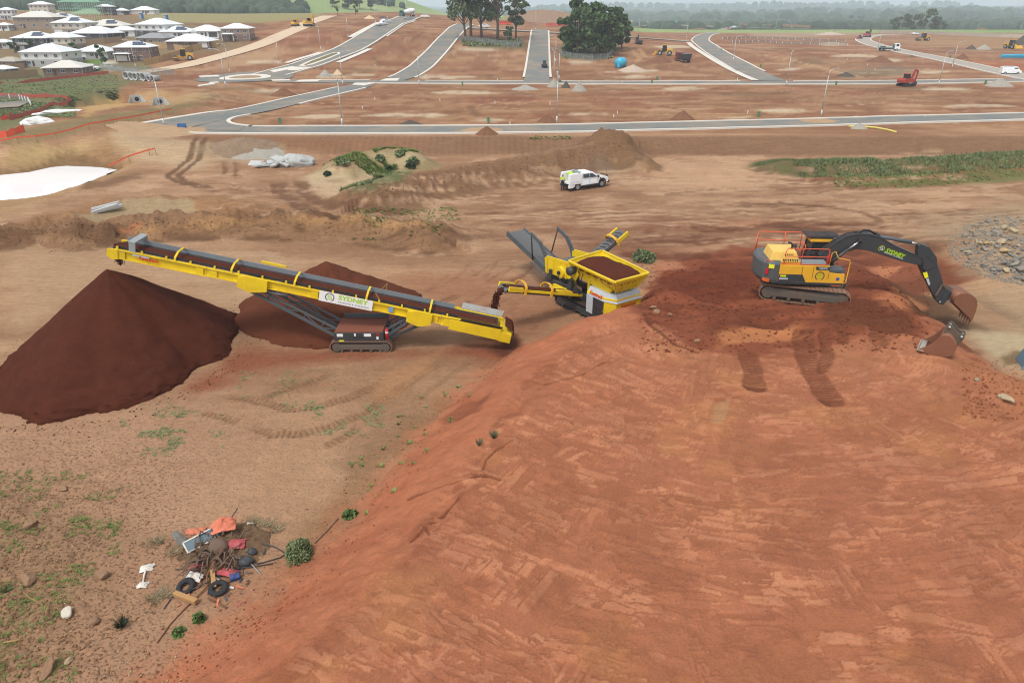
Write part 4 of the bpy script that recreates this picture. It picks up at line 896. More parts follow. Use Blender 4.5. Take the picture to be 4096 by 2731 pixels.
# undercarriage, power box, lattice legs
for y in (-.95, 1.05): crawler(st, 3.45, .72, .42, 34, (0, y, 0))
pb = obj('power_box', MB().ext([(-1.45, .62), (1.35, .62), (1.35, 1.26), (-1.45, 1.26)], -1.12, .95), M_chr, st, bevel=.02)
obj('box_deck', MB().box((-.05, -.1, 1.29), (2.7, 1.95, .05)), mat('deck_soil', S(128, 74, 54), .95, var=.2, scale=6), st); obj('deck_rail', MB().box((.05, .9, 1.45), (2.6, .08, .25)), M_gry, st)
for x, w_, mm, z in [(-1.1, .34, M_wht, 1.12), (.45, .40, M_wht, 1.13), (-.25, .10, M_wht, 1.15), (1.0, .12, M_wht, .95), (1.02, .10, M_red, 1.15)]: obj('box_sticker', MB().box((x, -1.13, z), (w_, .02, .17)), mm, pb)
obj('unit_number', MB().box((-1.05, -1.13, .76), (.30, .02, .10)), mat('hi_vis_yellow', S(240, 236, 40), .5), pb); letters('KEESTRACK', .12, M_blk, pb, (-.4, -1.135, .95), ROT_G, fit=.7)
fe = obj('fire_extinguisher', MB().cyl((1.55, -1.15, .92), (1.55, -1.15, 1.50), .09).cyl((1.55, -1.15, 1.5), (1.55, -1.15, 1.6), .04), M_red, st, True)
obj('extinguisher_label', MB().cyl((1.55, -1.15, 1.28), (1.55, -1.15, 1.38), .094, n=16), M_wht, fe)
def lattice(p0, p1, d0, d1, y, n, name):
    mb = MB(); p0, p1 = Vector(p0), Vector(p1)
    for yy in (y, -y):
        mb.bar(p0+Vector((0, yy, 0)), p1+Vector((0, yy, 0)), .11, .15); mb.bar(p0+Vector((0, yy, d0)), p1+Vector((0, yy, d1)), .09, .11)
        for i in range(n):
            a_ = p0.lerp(p1, i/n); b_ = p0.lerp(p1, (i+1)/n); k0 = d0+(d1-d0)*i/n; k1 = d0+(d1-d0)*(i+1)/n
            mb.bar(a_+Vector((0, yy, 0 if i % 2 else k0)), b_+Vector((0, yy, k1 if i % 2 else 0)), .05, .05)
    for i in range(n+1): a_ = p0.lerp(p1, i/n); mb.bar(a_+Vector((0, -y, 0)), a_+Vector((0, y, 0)), .06, .06)
    return obj(name, mb, M_gry, st)
q = bp(13.9, 0, -.55); lattice((-1.35, 0, .75), (q.x-.3, 0, q.z), .5, .35, .6, 5, 'support_leg')
q = bp(5.2, 0, -.45); lattice((1.3, 0, .72), (q.x, 0, q.z), .42, .25, .6, 4, 'support_leg')
for s0, s1 in [(12.0, 13.3), (4.1, 5.4)]:
    for y in (-.85, .85): obj('hydraulic_cylinder', MB().cyl(bp(s0, y, -.42), bp((s0+s1)/2+.2, y, -.44), .07).cyl(bp(s0, y, -.42), bp(s1, y, -.45), .035), M_gry, st, True)
obj('hydraulic_arm', MB().bar((1.5, -.75, .7), (3.6, -.75, 1.7), .10, .16).bar((1.5, .75, .7), (3.6, .75, 1.7), .10, .16), M_chr, st); obj('hose_bundle', MB().tube([(1.3, -.5, 1.2), (2.2, -.55, 1.5), (3.0, -.5, 1.75), (3.6, -.4, 1.9)], .04).tube([(1.3, -.3, 1.3), (2.3, -.35, 1.75), (3.4, -.3, 2.0)], .03), M_blk, st, True)
# ---------------------------------------------------------------- stockpiles
def pile(name, label, cat, c, r, h, m, seed, group=None, sx=1., sy=1., rz=0., flat=0., rough=.05, nr=26, na=72, sharp=1., off=(0, 0), lumpy=0.):
    """heap of loose material settled on the ground, outline and flanks uneven"""
    rg_ = np.random.default_rng(seed); V = []; ph = rg_.uniform(0, 6.28, 6)
    cz = Tz(c[0], c[1]); a = np.linspace(0, 2*math.pi, na, endpoint=False); F = []
    edge = 1 + .05*np.sin(2*a+ph[0]) + .04*np.sin(3*a+ph[1]) + .03*np.sin(7*a+ph[2]) + .02*np.sin(13*a+ph[3])
    for i in range(nr+1):
        t = i/nr; rr = r*t*edge*(1 + .02*np.sin(9*a+ph[4])*t + (.010*rg_.normal(0, 1, na) if t > .93 else 0)); x = rr*np.cos(a)*sx; y = rr*np.sin(a)*sy
        X_ = c[0] + off[0]*t + x*math.cos(rz) - y*math.sin(rz); Y_ = c[1] + off[1]*t + x*math.sin(rz) + y*math.cos(rz); g = TT(X_, Y_)
        prof = max(0, min(1-t, 1-flat))/(1-flat) if flat else (1-t**sharp)
        nz = fbm(X_*1.6/max(r/5, .4), Y_*1.6/max(r/5, .4), 4, seed)-.5
        z = np.maximum(cz*(1-t) + g*t, g) + h*prof + nz*rough*h*min(1, 3*(1-t)+.15) - (.06*h if i == nr else 0) + lumpy*(fbm(X_*2.4, Y_*2.4, 3, seed+5)-.35)*max(0, min(1, (t-.62)/.2))*(1 if t < .97 else .3)
        V += list(zip(X_, Y_, z))
    V = np.array(V); F = []
    for i in range(nr):
        for j in range(na): F.append((i*na+j, i*na+(j+1) % na, (i+1)*na+(j+1) % na, (i+1)*na+j))
    V -= np.array((c[0], c[1], cz)); me = mesh_np(name, V, np.array(F)); o = link(name, me, m, loc=(c[0], c[1], cz)); return tag(o, label, cat, group)
M_p1 = soil_mat('screened_soil', S(92, 49, 34), .22, .9, 9, .07, (1, 1, 2.2)); M_p2 = soil_mat('oversize_soil', S(104, 60, 42), .16, .7, 9, .06)
pile('soil_stockpile', 'dark brown conical stockpile under the head of the long conveyor', 'stockpile', (-21.9, 34.9), 6.1, 4.95, M_p1, 11, rough=.02, nr=70, na=220, sharp=1.05, lumpy=.35, off=(-.1, -.45), sx=1.10, rz=R(72))
pile('soil_stockpile', 'smaller red-brown stockpile behind the conveyor lattice leg', 'stockpile', (-11.6, 40.4), 5.7, 3.4, M_p2, 12, rough=.10, nr=50, na=160, sx=1.05, sy=.95)
# ---------------------------------------------------------------- tracked screener
SC_Y = R(-56); SC_B = Vector((4.95, 41.2, 0.0)); SC_B.z = -.02
sn = thing('screening_plant', 'yellow and grey tracked screening plant with soil-filled hopper beside the red bench', 'screener', SC_B, SC_Y)
for y in (-1.15, 1.15): crawler(sn, 4.0, .85, .5, 36, (.3, y, 0), mat('dark_track', S(70, 66, 62), .6, .2, var=.15, dust=.3, dustc=RED_DUST), M_chr)
obj('chassis_beam', MB().box((.2, -.62, 1.02), (6.2, .22, .34)).box((.2, .62, 1.02), (6.2, .22, .34)).box((-2.2, 0, 1.0), (.3, 1.4, .3)).box((2.0, 0, 1.0), (.3, 1.4, .3)), M_chr, sn)
pw = obj('power_house', MB().ext([(1.5, -1.35), (3.0, -1.35), (3.75, -1.0), (3.75, 1.0), (3.0, 1.35), (1.5, 1.35)], .62, 2.0, 'z'), M_key, sn, bevel=.02)
obj('grey_bonnet', MB().hexa([(1.45, -1.40, 1.75), (3.0, -1.40, 1.75), (3.82, -1.02, 1.75), (3.82, 1.02, 1.75), (3.0, 1.40, 1.75), (1.45, 1.40, 1.75)], [(1.5, -1.2, 2.25), (3.0, -1.2, 2.25), (3.6, -.9, 2.25), (3.6, .9, 2.25), (3.0, 1.2, 2.25), (1.5, 1.2, 2.25)]), M_lgr, sn, bevel=.02)
obj('grey_side', MB().box((1.78, -1.37, 1.2), (.6, .08, 1.16)), M_lgr, sn); dr = obj('louvred_door', MB().box((2.56, -1.385, 1.18), (.92, .07, 1.12)), M_chr, sn)
for i in range(3):
    for j in range(2): obj('louvre', MB().box((2.34+.44*j, -1.43, .85+.34*i), (.38, .02, .28)), M_blk, dr)
obj('door_handle', MB().box((3.02, -1.44, 1.15), (.03, .03, .16)), M_chrome, dr)
letters('Keestrack', .36, M_rlet, sn, (1.75, -1.40, 1.86), (R(72), 0, 0), fit=1.15, bold=.006); letters('Keestrack', .36, M_rlet, sn, (3.80, -.62, 1.62-.2), (R(90), 0, R(90)), fit=1.2, bold=.006)
obj('front_panel', MB().box((3.77, 0, 1.15), (.05, 1.5, .5)), M_key, sn, bevel=.02); obj('unit_number', MB().box((1.62, -1.38, 1.9), (.28, .03, .12)), mat('hi_vis_yellow', S(240, 236, 40), .5), sn); obj('tail_lamp', MB().box((3.45, -1.22, 1.0), (.12, .06, .16), R(25)), M_blk, sn)
# hopper: four flared plates with ribs, filled with soil
hb_, ht_ = [(.2, -.72, 2.35), (3.4, -.72, 2.35), (3.4, .72, 2.35), (.2, .72, 2.35)], [(-.35, -1.4, 3.38), (4.0, -1.5, 3.38), (4.0, 1.15, 3.38), (-.35, 1.25, 3.55)]
for i in range(4):
    a0, a1, b0, b1 = [Vector(p) for p in (hb_[i], hb_[(i+1) % 4], ht_[i], ht_[(i+1) % 4])]; nrm = (a1-a0).cross(b0-a0).normalized()*.05
    pl = obj('hopper_plate', MB().hexa([a0, a1, a1+nrm, a0+nrm], [b0, b1, b1+nrm, b0+nrm]), M_key, sn)
    mb = MB(); k_ = 6 if i in (0, 2) else 4
    for j in range(k_+1): mb.bar(a0.lerp(a1, j/k_)+nrm*1.2, b0.lerp(b1, j/k_)+nrm*1.2, .07, .09, nrm)
    obj('stiffener', mb, M_key, pl); obj('rim', MB().bar(b0+nrm*.8, b1+nrm*.8, .14, .10), M_key, pl)
rows = []; rng = np.random.default_rng(8)
for i in range(20):
    u = i/19; r_ = []
    for j in range(14):
        v = j/13; x = -.2+4.05*u; y = -1.32+2.4*v; e = 1-max(abs(2*u-1)**4, abs(2*v-1)**4); r_.append((x, y, 2.98 + .62*e + .16*(math.sin(u*5+1)*math.sin(v*4)) + .06*rng.random()))
    rows.append(r_)
obj('hopper_soil', MB().sheet(rows), M_soilD, sn, True)
# inclined screen box, drum housing, motor, springs
bx_ = [(-3.0, 1.75), (.15, 2.15), (.35, 2.55), (.15, 3.25), (-2.9, 2.95), (-3.15, 2.75)]
for y0_ in (-1.25, 1.05):
    pl = obj('screen_side', MB().ext(bx_, y0_, y0_+.10), M_key, sn, bevel=.015); mb = MB()
    for j in range(5): x = -2.8+j*.68; mb.bar((x, y0_-.03 if y0_ < 0 else y0_+.13, 1.85+j*.05), (x, y0_-.03 if y0_ < 0 else y0_+.13, 2.92+j*.05), .06, .07)
    obj('stiffener', mb, M_key, pl)
obj('screen_deck', MB().hexa([(-3.0, -1.15, 2.35), (.2, -1.15, 2.7), (.2, 1.05, 2.7), (-3.0, 1.05, 2.35)], [(-3.0, -1.15, 2.45), (.2, -1.15, 2.8), (.2, 1.05, 2.8), (-3.0, 1.05, 2.45)]), M_gry, sn)
obj('drum_housing', MB().cyl((-1.3, -1.22, 2.3), (-1.3, -1.42, 2.3), .42, .36, 22), M_key, sn, bevel=.01); obj('drum_hub', MB().cyl((-1.3, -1.4, 2.3), (-1.3, -1.55, 2.3), .12, n=12), M_blk, sn)
obj('vibrator_motor', MB().cyl((.05, -1.45, 2.85), (.05, -1.75, 2.85), .27, n=18).cyl((.05, -1.2, 2.85), (.05, -1.5, 2.85), .2), M_chr, sn, True)
for x in (-2.3, -.15): obj('spring_mount', MB().box((x, -1.35, 1.72), (.42, .3, .35)).cyl((x, -1.35, 1.85), (x, -1.35, 2.2), .15), M_chr, sn)
obj('screen_frame', MB().bar((-2.9, -1.3, 1.35), (.6, -1.3, 1.55), .14, .34).bar((-2.9, 1.2, 1.35), (.6, 1.2, 1.55), .14, .34), M_chr, sn)
obj('side_cover', MB().ext([(-1.8, 1.0), (.1, 1.05), (.1, 1.5), (-1.7, 1.45)], -1.62, -1.42), M_key, sn, bevel=.02); obj('cover_inset', MB().box((-.75, -1.63, 1.25), (.5, .02, .16)), M_chr, sn)
obj('red_flap', MB().hexa([(-2.95, -1.1, 1.1), (-2.7, -1.25, 1.1), (-2.62, -1.2, 1.1), (-2.9, -1.05, 1.1)], [(-3.0, -1.2, 1.75), (-2.65, -1.32, 1.75), (-2.58, -1.28, 1.75), (-2.95, -1.15, 1.75)]), M_red, sn)
obj('hose_bundle', MB().tube([(-1.3, -1.55, 2.3), (-1.0, -1.7, 2.1), (-.7, -1.6, 1.8), (-.6, -1.5, 1.6)], .03).tube([(.1, -1.7, 2.7), (.5, -1.6, 2.3), (.6, -1.5, 1.9), (.9, -1.4, 1.7)], .035).tube([(.9, -1.3, 2.9), (1.0, -1.5, 2.5), (1.1, -1.4, 2.2)], .03), M_blk, sn, True)
def belt_conveyor(parent, p0, p1, wd, name, frame_m, belt_m, side=.28, load=False, guards=(), caps=None, chev=False, thick=.22):
    p0, p1 = Vector(p0), Vector(p1); d = (p1-p0).normalized(); sd = d.cross(Vector((0, 0, 1))).normalized(); up_ = sd.cross(d); L_ = (p1-p0).length
    c = obj(name, MB().bar(p0-up_*thick/2, p1-up_*thick/2, wd*.7, thick, up_), M_blk, parent)
    for s in (-1, 1): obj('side_frame', MB().bar(p0+sd*s*wd/2, p1+sd*s*wd/2, .09, side, up_), frame_m, c, bevel=.01)
    mb = MB(); rows = [[p0+d*L_*i/30 + sd*y*wd*.46 + up_*(.02+.10*abs(y)**2) for y in (-1, -.5, 0, .5, 1)] for i in range(31)]; r0 = .16
    rows += [[p1 + d*r0*math.sin(t) + up_*(.02-r0+r0*math.cos(t)) + sd*y*wd*.46 for y in (-1, -.5, 0, .5, 1)] for t in (.5, 1.0, 1.57, 2.2, 3.1)]
    obj('belt', mb.sheet(rows), belt_m, c, True)
    if chev:
        mb = MB()
        for i in range(int(L_/.32)):
            q0 = p0+d*(.2+i*.32); mb.bar(q0-sd*wd*.36+up_*.09, q0+d*.16+up_*.05, .045, .03, up_); mb.bar(q0+sd*wd*.36+up_*.09, q0+d*.16+up_*.05, .045, .03, up_)
        obj('chevron_cleats', mb, M_blk, c)
    if load:
        rows = []; rg_ = np.random.default_rng(4)
        for i in range(40): hgt = .10+.05*rg_.random(); rows.append([p0+d*(L_+.06)*i/39+sd*y*wd*.3+up_*(.06+(hgt if abs(y) < .9 else 0)*(1-abs(y)*.4)) for y in (-1, -.5, 0, .5, 1)])
        obj('soil_load', MB().sheet(rows), M_soilD, c, True)
    for t, mg in guards:
        q0 = p0+d*L_*t; pts = [q0-sd*wd*.62-up_*.25] + [q0 + sd*wd*.6*-math.cos(a_) + up_*(.08+.42*math.sin(a_)) for a_ in np.linspace(0, math.pi, 9)] + [q0+sd*wd*.62-up_*.25]
        mb = MB()
        for a_, b_ in zip(pts[:-1], pts[1:]): mb.bar(a_, b_, .17, .05, (b_-a_).cross(d))
        obj('bow_guard', mb, mg, c)
    if caps:
        for s in (-1, 1): obj('head_cover', MB().bar(p1-d*.95+sd*s*wd*.56+up_*.05, p1+d*.08+sd*s*wd*.56+up_*.05, .12, .30, up_), caps, c, bevel=.02)
    return c
mc = belt_conveyor(sn, (-1.9, 0, 1.15), (-8.55, .1, 2.95), 1.45, 'main_conveyor', M_gry, M_blt, .40)
belt_conveyor(sn, (.1, -1.0, 1.25), (.1, -6.55, 2.86), .95, 'side_conveyor', M_key, M_blt, .16, True, [(.45, M_yel), (.80, M_yel)], M_key)
belt_conveyor(sn, (-2.6, 1.0, 1.4), (-2.75, 5.2, 3.5), .95, 'side_conveyor', M_chr, M_blt, .14, False, [(.78, M_yel)], M_key, True)
for y in (-1.12, 1.12):
    mb = MB(); pts = [(-2.6, y, 1.3), (-3.3, y, 3.0), (-3.8, y, 3.55), (-4.9, y, 3.95)]
    for a_, b_ in zip(pts[:-1], pts[1:]): mb.bar(a_, b_, .10, .34 if a_[2] < 3.4 else .22, (0, 1, 0) if False else Vector(b_)-Vector(a_) and (0, 0, 1))
    arm = obj('conveyor_arm', mb, M_gry, sn); obj('lift_strut', MB().cyl((-4.85, y, 3.9), (-5.15, y*.70, 1.95), .045), M_blk, arm, True); obj('fold_ram', MB().cyl((-3.2, y*.75, 1.2), (-5.3, y*.72, 1.72), .06), M_gry, arm, True)
obj('hopper_support', MB().bar((-.1, -1.05, 1.6), (-.1, -1.2, 2.6), .12, .16).bar((1.2, -1.0, 1.6), (1.2, -1.0, 2.5), .12, .16).bar((-.1, 1.0, 1.6), (-.1, 1.0, 2.6), .12, .16), M_key, sn)
obj('feeder_side', MB().ext([(.2, 2.35), (3.1, 2.2), (3.3, 2.5), (.3, 3.0)], -1.02, -.9), M_key, sn); obj('conveyor_tail_cover', MB().box((.1, -2.35, 1.75), (.95, 1.2, .14), M=Matrix.Rotation(R(-16), 3, 'X')), M_key, sn)
# falling soil between machines
def clods(name, label, pts, n, spread, size, seed):
    rg_ = np.random.default_rng(seed); V0 = np.array([(1, 0, -.4), (-.6, .8, -.4), (-.6, -.8, -.4), (.1, .1, .9)]); F0 = [(0, 1, 3), (1, 2, 3), (2, 0, 3), (0, 2, 1)]
    pts = [Vector(p) for p in pts]; pos = []
    for i in range(n):
        t = rg_.random()*(len(pts)-1); k_ = int(t); p = pts[k_].lerp(pts[min(k_+1, len(pts)-1)], t-k_); s_ = spread*(.55+.45*t/len(pts)); pos.append((p.x+rg_.normal(0, s_), p.y+rg_.normal(0, s_), p.z+rg_.normal(0, .05)))
    V, F = tile(V0, F0, pos, rg_.uniform(.4, 1.2, n)*size, rg_.uniform(0, 6.3, n), rg_.uniform(0, 3, n))
    o = link(name, mesh_np(name, V, F, False), M_soilD); o['kind'] = 'stuff'; o['label'] = label; return o
def wl(o, p): return Matrix.Translation(o.location) @ Matrix.Rotation(o.rotation_euler.z, 4, 'Z') @ Vector(p)
a_ = wl(sn, (.1, -6.7, 2.8)); clods('falling_soil', 'stream of red soil falling into the conveyor tail hopper', [a_, a_+Vector((-.35, -.2, -.35)), a_+Vector((-.5, -.35, -1.0)), a_+Vector((-.58, -.42, -1.75))], 2000, .12, .06, 21)
a_ = wl(st, bp(BL+.25, 0, .1)); clods('falling_soil', 'loose soil dropping from the conveyor head onto the dark pile', [a_+Vector((.05, 0, .1)), a_+Vector((-.08, 0, -.4)), a_+Vector((-.05, 0, -1.0))], 520, .13, .06, 22)
# ---------------------------------------------------------------- excavator on the bench
EX_B = Vector((17.55, 38.6, 0)); EX_B.z = 2.02; EX_Y = R(-4)
ex_ = thing('excavator', 'yellow and charcoal crawler excavator with orange handrails working on the red bench', 'excavator', EX_B, EX_Y)
e7 = tracer(EX_B, EX_Y, 2950, 850, .4464)
for y in (-1.35, 1.25): crawler(ex_, 4.95, .95, .62, 46, (.05, y, -.06), rz=0)
for c_ in [c for c in ex_.children]:      # undercarriage stands skew to the upper structure
    c_.rotation_euler = (0, 0, R(-15)); p = Matrix.Rotation(R(-15), 3, 'Z') @ Vector(c_.location); c_.location = p
obj('car_body', MB().cyl((0, 0, .45), (0, 0, 1.2), .85, n=24).box((0, 0, .55), (1.6, 2.2, .4), R(-15)), M_trf, ex_)
obj('slew_deck', MB().box((-.35, 0, 1.28), (4.1, 2.8, .16)), M_chr, ex_, bevel=.02)
cw = [(-2.0, -1.45), (-2.35, -1.45), (-2.85, -1.1), (-3.05, -.5), (-3.05, .5), (-2.85, 1.1), (-2.35, 1.45), (-2.0, 1.45)]
cwo = obj('counterweight', MB().hexa([(x*.96, y*.96, 1.12) for x, y in cw], [(x, y, 1.35) for x, y in cw]).hexa([(x, y, 1.35) for x, y in cw], [(x, y, 2.28) for x, y in cw]), mat('counterweight_grey', S(84, 90, 90), .45, var=.08, dust=.25, dustc=RED_DUST), ex_, bevel=.03)
obj('counterweight_cap', MB().hexa([(x, y, 2.28) for x, y in cw], [(x*.97, y*.94, 2.42) for x, y in cw]), M_gry, ex_, bevel=.02)
letters('SYDNEY', .42, M_lime, cwo, (-2.93, .1, 1.9), (R(90), 0, R(-72)), fit=1.15, bold=.01); letters('EXCAVATIONS', .14, M_wht, cwo, (-2.90, .0, 1.68), (R(90), 0, R(-72)), fit=.95)
obj('tail_lamp', MB().box((-2.63, -1.27, 1.8), (.16, .10, .34), R(-35)), M_red, cwo); obj('reflector', MB().box((-2.45, -1.39, 2.15), (.3, .08, .22), R(-25)), mat('hi_vis_yellow', S(240, 236, 40), .5), cwo)
def stripes(parent, c, w_, h_, rz, n=6):
    o = obj('hazard_plate', MB().box(c, (w_, .02, h_), rz), mat('hazard_orange', S(246, 140, 40), .5), parent); mb = MB()
    for i in range(n):
        x = -w_/2 + w_*(i+.2)/n; M_ = Matrix.Rotation(rz, 3, 'Z'); q = [M_ @ Vector(p) + Vector(c) for p in [(x, -.014, -h_/2), (x+w_/n*.45, -.014, -h_/2), (x+w_/n*.9, -.014, h_/2), (x+w_/n*.45, -.014, h_/2)]]; mb.add(q, [(0, 1, 2, 3)])
    obj('hazard_stripe', mb, M_red, o)
stripes(cwo, (-2.62, -1.26, 1.28), .42, .2, R(-35))
# right-hand side panels
pn = obj('side_panel', MB().ext([(-2.0, 1.26), (1.72, 1.22), (1.72, 1.78), (.85, 1.86), (.80, 2.26), (-2.0, 2.26)], -1.48, -.75), M_yel, ex_, bevel=.02)
obj('lower_skirt', MB().ext([(-2.0, 1.27), (-.42, 1.27), (-.66, 1.72), (-2.0, 1.72)], -1.495, -1.47), M_chr, ex_); obj('sill', MB().box((-.2, -1.40, 1.19), (3.7, .16, .12)), M_chr, ex_)
for x in (-.72, -.1, .80): obj('door_gap', MB().box((x, -1.487, 1.85), (.018, .02, .74)), M_blk, pn)
obj('volvo_plate', MB().ext([(.06, 2.02), (.8, 2.02), (.8, 2.22), (.0, 2.22)], -1.495, -1.47), M_chr, ex_); letters('VOLVO', .16, M_wht, ex_, (.2, -1.50, 2.07), (R(90), 0, 0), fit=.46)
logo_ring(ex_, (.32, -1.49, 1.66), .24, (R(90), 0, 0), M_navy, M_lime); obj('round_sign', MB().cyl((1.36, -1.48, 1.5), (1.36, -1.495, 1.5), .10, n=16), mat('sign_blue', S(40, 92, 170), .5), ex_)
obj('unit_number', MB().box((-1.75, -1.50, 1.62), (.34, .02, .09)), mat('hi_vis_yellow', S(240, 236, 40), .5), ex_); obj('model_plate', MB().box((-1.7, -1.50, 1.45), (.5, .02, .09)), M_lgr, ex_)
stripes(ex_, (1.35, -1.44, 1.12), .56, .13, 0)
obj('grab_rail', MB().tube([(.75, -1.4, 2.3), (.78, -1.42, 3.05), (.95, -1.42, 3.12), (1.15, -1.44, 2.75), (1.8, -1.46, 2.65), (1.86, -1.46, 2.5), (1.86, -1.46, 1.3), (1.72, -1.46, 1.25)], .028), M_yel, ex_, True)
# engine hood, exhaust, walkway, tool tray
hd = obj('engine_hood', MB().hexa([(-2.55, -1.1, 2.28), (-.78, -1.1, 2.28), (-.78, .5, 2.28), (-2.55, .5, 2.28)], [(-2.35, -.95, 2.92), (-1.05, -.95, 2.92), (-.95, .45, 2.92), (-2.35, .45, 2.92)]), mat('hood_cream', S(240, 196, 96), .45, var=.05, dust=.25, dustc=RED_DUST), ex_, bevel=.04)
for i in range(9): obj('vent_slot', MB().box((-1.75+i*.10, -1.075, 2.42), (.04, .04, .16)), M_blk, hd)
for i in range(5): obj('vent_slot', MB().box((-1.65+i*.10, -1.0, 2.75), (.04, .06, .06)), M_blk, hd)
obj('exhaust', MB().tube([(-1.15, -.35, 2.9), (-1.15, -.35, 3.15), (-1.25, -.35, 3.25), (-1.4, -.35, 3.28)], .06), M_blk, ex_, True); obj('air_cleaner', MB().cyl((-.85, .15, 2.3), (-.85, .15, 3.0), .14), M_blk, ex_, True)
obj('walkway', MB().box((.0, -.9, 2.29), (1.5, .9, .04)), M_sil, ex_); obj('hydraulic_deck', MB().box((-.1, .0, 2.2), (1.3, .9, .12)), M_blk, ex_)
obj('hose_bundle', MB().tube([(-.4, -.2, 2.3), (-.1, -.3, 2.62), (.3, -.15, 2.5), (.7, .0, 2.4)], .045).tube([(-.3, .2, 2.3), (.1, .05, 2.6), (.5, .1, 2.55), (.8, .1, 2.4)], .045).tube([(-.5, 0, 2.3), (0, -.05, 2.7), (.4, -.2, 2.45)], .04), M_blk, ex_, True)
fe = obj('fire_extinguisher', MB().cyl((.72, -1.2, 2.3), (.72, -1.2, 2.82), .09).cyl((.72, -1.2, 2.82), (.72, -1.2, 2.94), .035), M_red, ex_, True); obj('tool_box', MB().box((1.25, -1.05, 1.95), (.85, .75, .2)), M_gry, ex_, bevel=.02)
def rail(pts, name='handrail', r=.026): return obj(name, MB().tube(pts, r), M_org, ex_, True)
z0 = 2.28
rail([(-2.75, -1.15, z0), (-2.72, -1.15, 2.45), (-2.0, -1.40, 2.32), (.62, -1.42, 2.32)]); rail([(.62, -1.42, 2.3), (.62, -1.42, 3.22), (-.55, -1.42, 3.25), (-2.1, -1.42, 3.25)][::-1] if False else [(.62, -1.42, 2.3), (.62, -1.42, 3.2), (.55, -1.42, 3.25), (-.85, -1.42, 3.25), (-.85, -1.42, 2.3)])
rail([(.62, -1.42, 2.78), (-1.8, -1.42, 2.78), (-1.8, -1.42, 2.3)]); rail([(-1.8, -1.42, 2.78), (-1.8, -1.42, 3.0), (-1.72, -1.42, 3.25), (-.85, -1.42, 3.25)])
rail([(-2.7, 1.3, 2.4), (-2.7, 1.3, 3.35), (-2.62, 1.3, 3.42), (-.2, 1.3, 3.42), (-.12, 1.3, 3.35), (-.12, 1.3, 2.4)]); rail([(-2.7, 1.3, 2.9), (-.12, 1.3, 2.9)]); rail([(-1.1, 1.3, 2.4), (-1.1, 1.3, 3.42)])
rail([(-2.7, 1.3, 3.35), (-2.85, .9, 3.2), (-2.85, .9, 2.75), (-2.7, 1.3, 2.9)]); rail([(-2.85, .9, 2.4), (-2.85, .9, 3.2)]); rail([(-.12, 1.3, 2.9), (-.12, .4, 2.9), (-.12, .4, 2.4)]); rail([(-.7, .5, 2.3), (-.7, .5, 3.0), (-.25, .5, 3.0), (-.25, .5, 2.3)])
# cab on the far side
cab_z0, cab_z1 = 1.4, 3.12
fr_ = MB()
P4 = [(.1, .42), (1.75, .42), (1.75, 1.42), (.1, 1.42)]; T4 = [(.25, .47), (1.45, .47), (1.45, 1.37), (.25, 1.37)]
for a, b in zip(P4, T4): fr_.bar((*a, cab_z0), (*b, cab_z1), .10, .10, (1, 0, 0))
for i in range(4): fr_.bar((*P4[i], cab_z0+.1), (*P4[(i+1) % 4], cab_z0+.1), .09, .2); fr_.bar((*T4[i], cab_z1), (*T4[(i+1) % 4], cab_z1), .10, .12)
cab = obj('cab', fr_, M_chr, ex_, bevel=.01)
for i in range(4):
    a, b, c, d = [Vector((*p, z)) for p, z in ((P4[i], 1.55), (P4[(i+1) % 4], 1.55), (T4[(i+1) % 4], 3.05), (T4[i], 3.05))]; n_ = (b-a).cross(d-a).normalized()*.012
    obj('cab_window', MB().hexa([a, b, b+n_, a+n_], [d, c, c+n_, d+n_]), mat('cab_glass', S(40, 48, 50), .06, var=.05, spec=.6, alpha=.62), cab)
obj('cab_roof', MB().ext([(.12, 3.10), (1.5, 3.10), (1.55, 3.2), (1.45, 3.28), (.15, 3.28), (.08, 3.2)], .38, 1.46), M_yel, cab, bevel=.03)
gd = obj('roof_guard', MB().box((.85, .92, 3.43), (1.95, 1.15, .04)), M_chr, ex_)
for i in range(3): obj('guard_panel', MB().box((.22+.63*i, .92, 3.46), (.60, 1.05, .02)), M_blk, gd)
for x in (.2, 1.4): obj('guard_post', MB().box((x, .5, 3.35), (.06, .06, .16)), M_chr, gd)
obj('beacon', MB().cyl((-.05, .5, 3.3), (-.05, .5, 3.45), .06), M_red, ex_); obj('mirror', MB().box((1.75, .3, 2.85), (.06, .2, .3)).bar((1.6, .42, 2.6), (1.75, .3, 2.8), .02, .02), M_blk, ex_)
obj('operator_seat', MB().box((.5, .92, 1.75), (.5, .5, .15)).box((.28, .92, 2.1), (.12, .5, .7)), M_blk, cab)
# boom, stick, rams (traced on the machine's centre plane)
def tr(pts, y=0.0): return [e7(u, v, y) for u, v in pts]
BO = tr([(700, 455), (722, 380), (790, 318), (870, 258), (970, 202), (1080, 182), (1180, 190), (1270, 218), (1400, 290), (1560, 362), (1650, 402), (1672, 428), (1655, 458), (1600, 460), (1450, 425), (1300, 378), (1170, 335), (1060, 318), (960, 345), (860, 395), (770, 462)])
boom = obj('boom', MB().ext(BO, -.24, .24), M_chr, ex_, bevel=.03)
bt = obj('boom_edge', MB().ext([(p[0], p[1]+.03) for p in BO[1:11]] + [(p[0], p[1]-.02) for p in BO[1:11][::-1]], -.27, .27), M_chr, boom)
def P3(u, v, y): x, z = e7(u, v, y); return (x, y, z)
dxy = Vector(P3(1480, 395, -.25)) - Vector(P3(1330, 340, -.25)); ang = math.atan2(dxy.z, dxy.x)
def bl(txt, u, v, size, fit, m, **k): o = letters(txt, size, m, boom, P3(u, v, -.248), (0, 0, 0), fit=fit, **k); X = Vector((math.cos(ang), 0, math.sin(ang))); Z = Vector((0, -1, 0)); o.rotation_euler = Matrix((X, Z.cross(X), Z)).transposed().to_euler(); return o
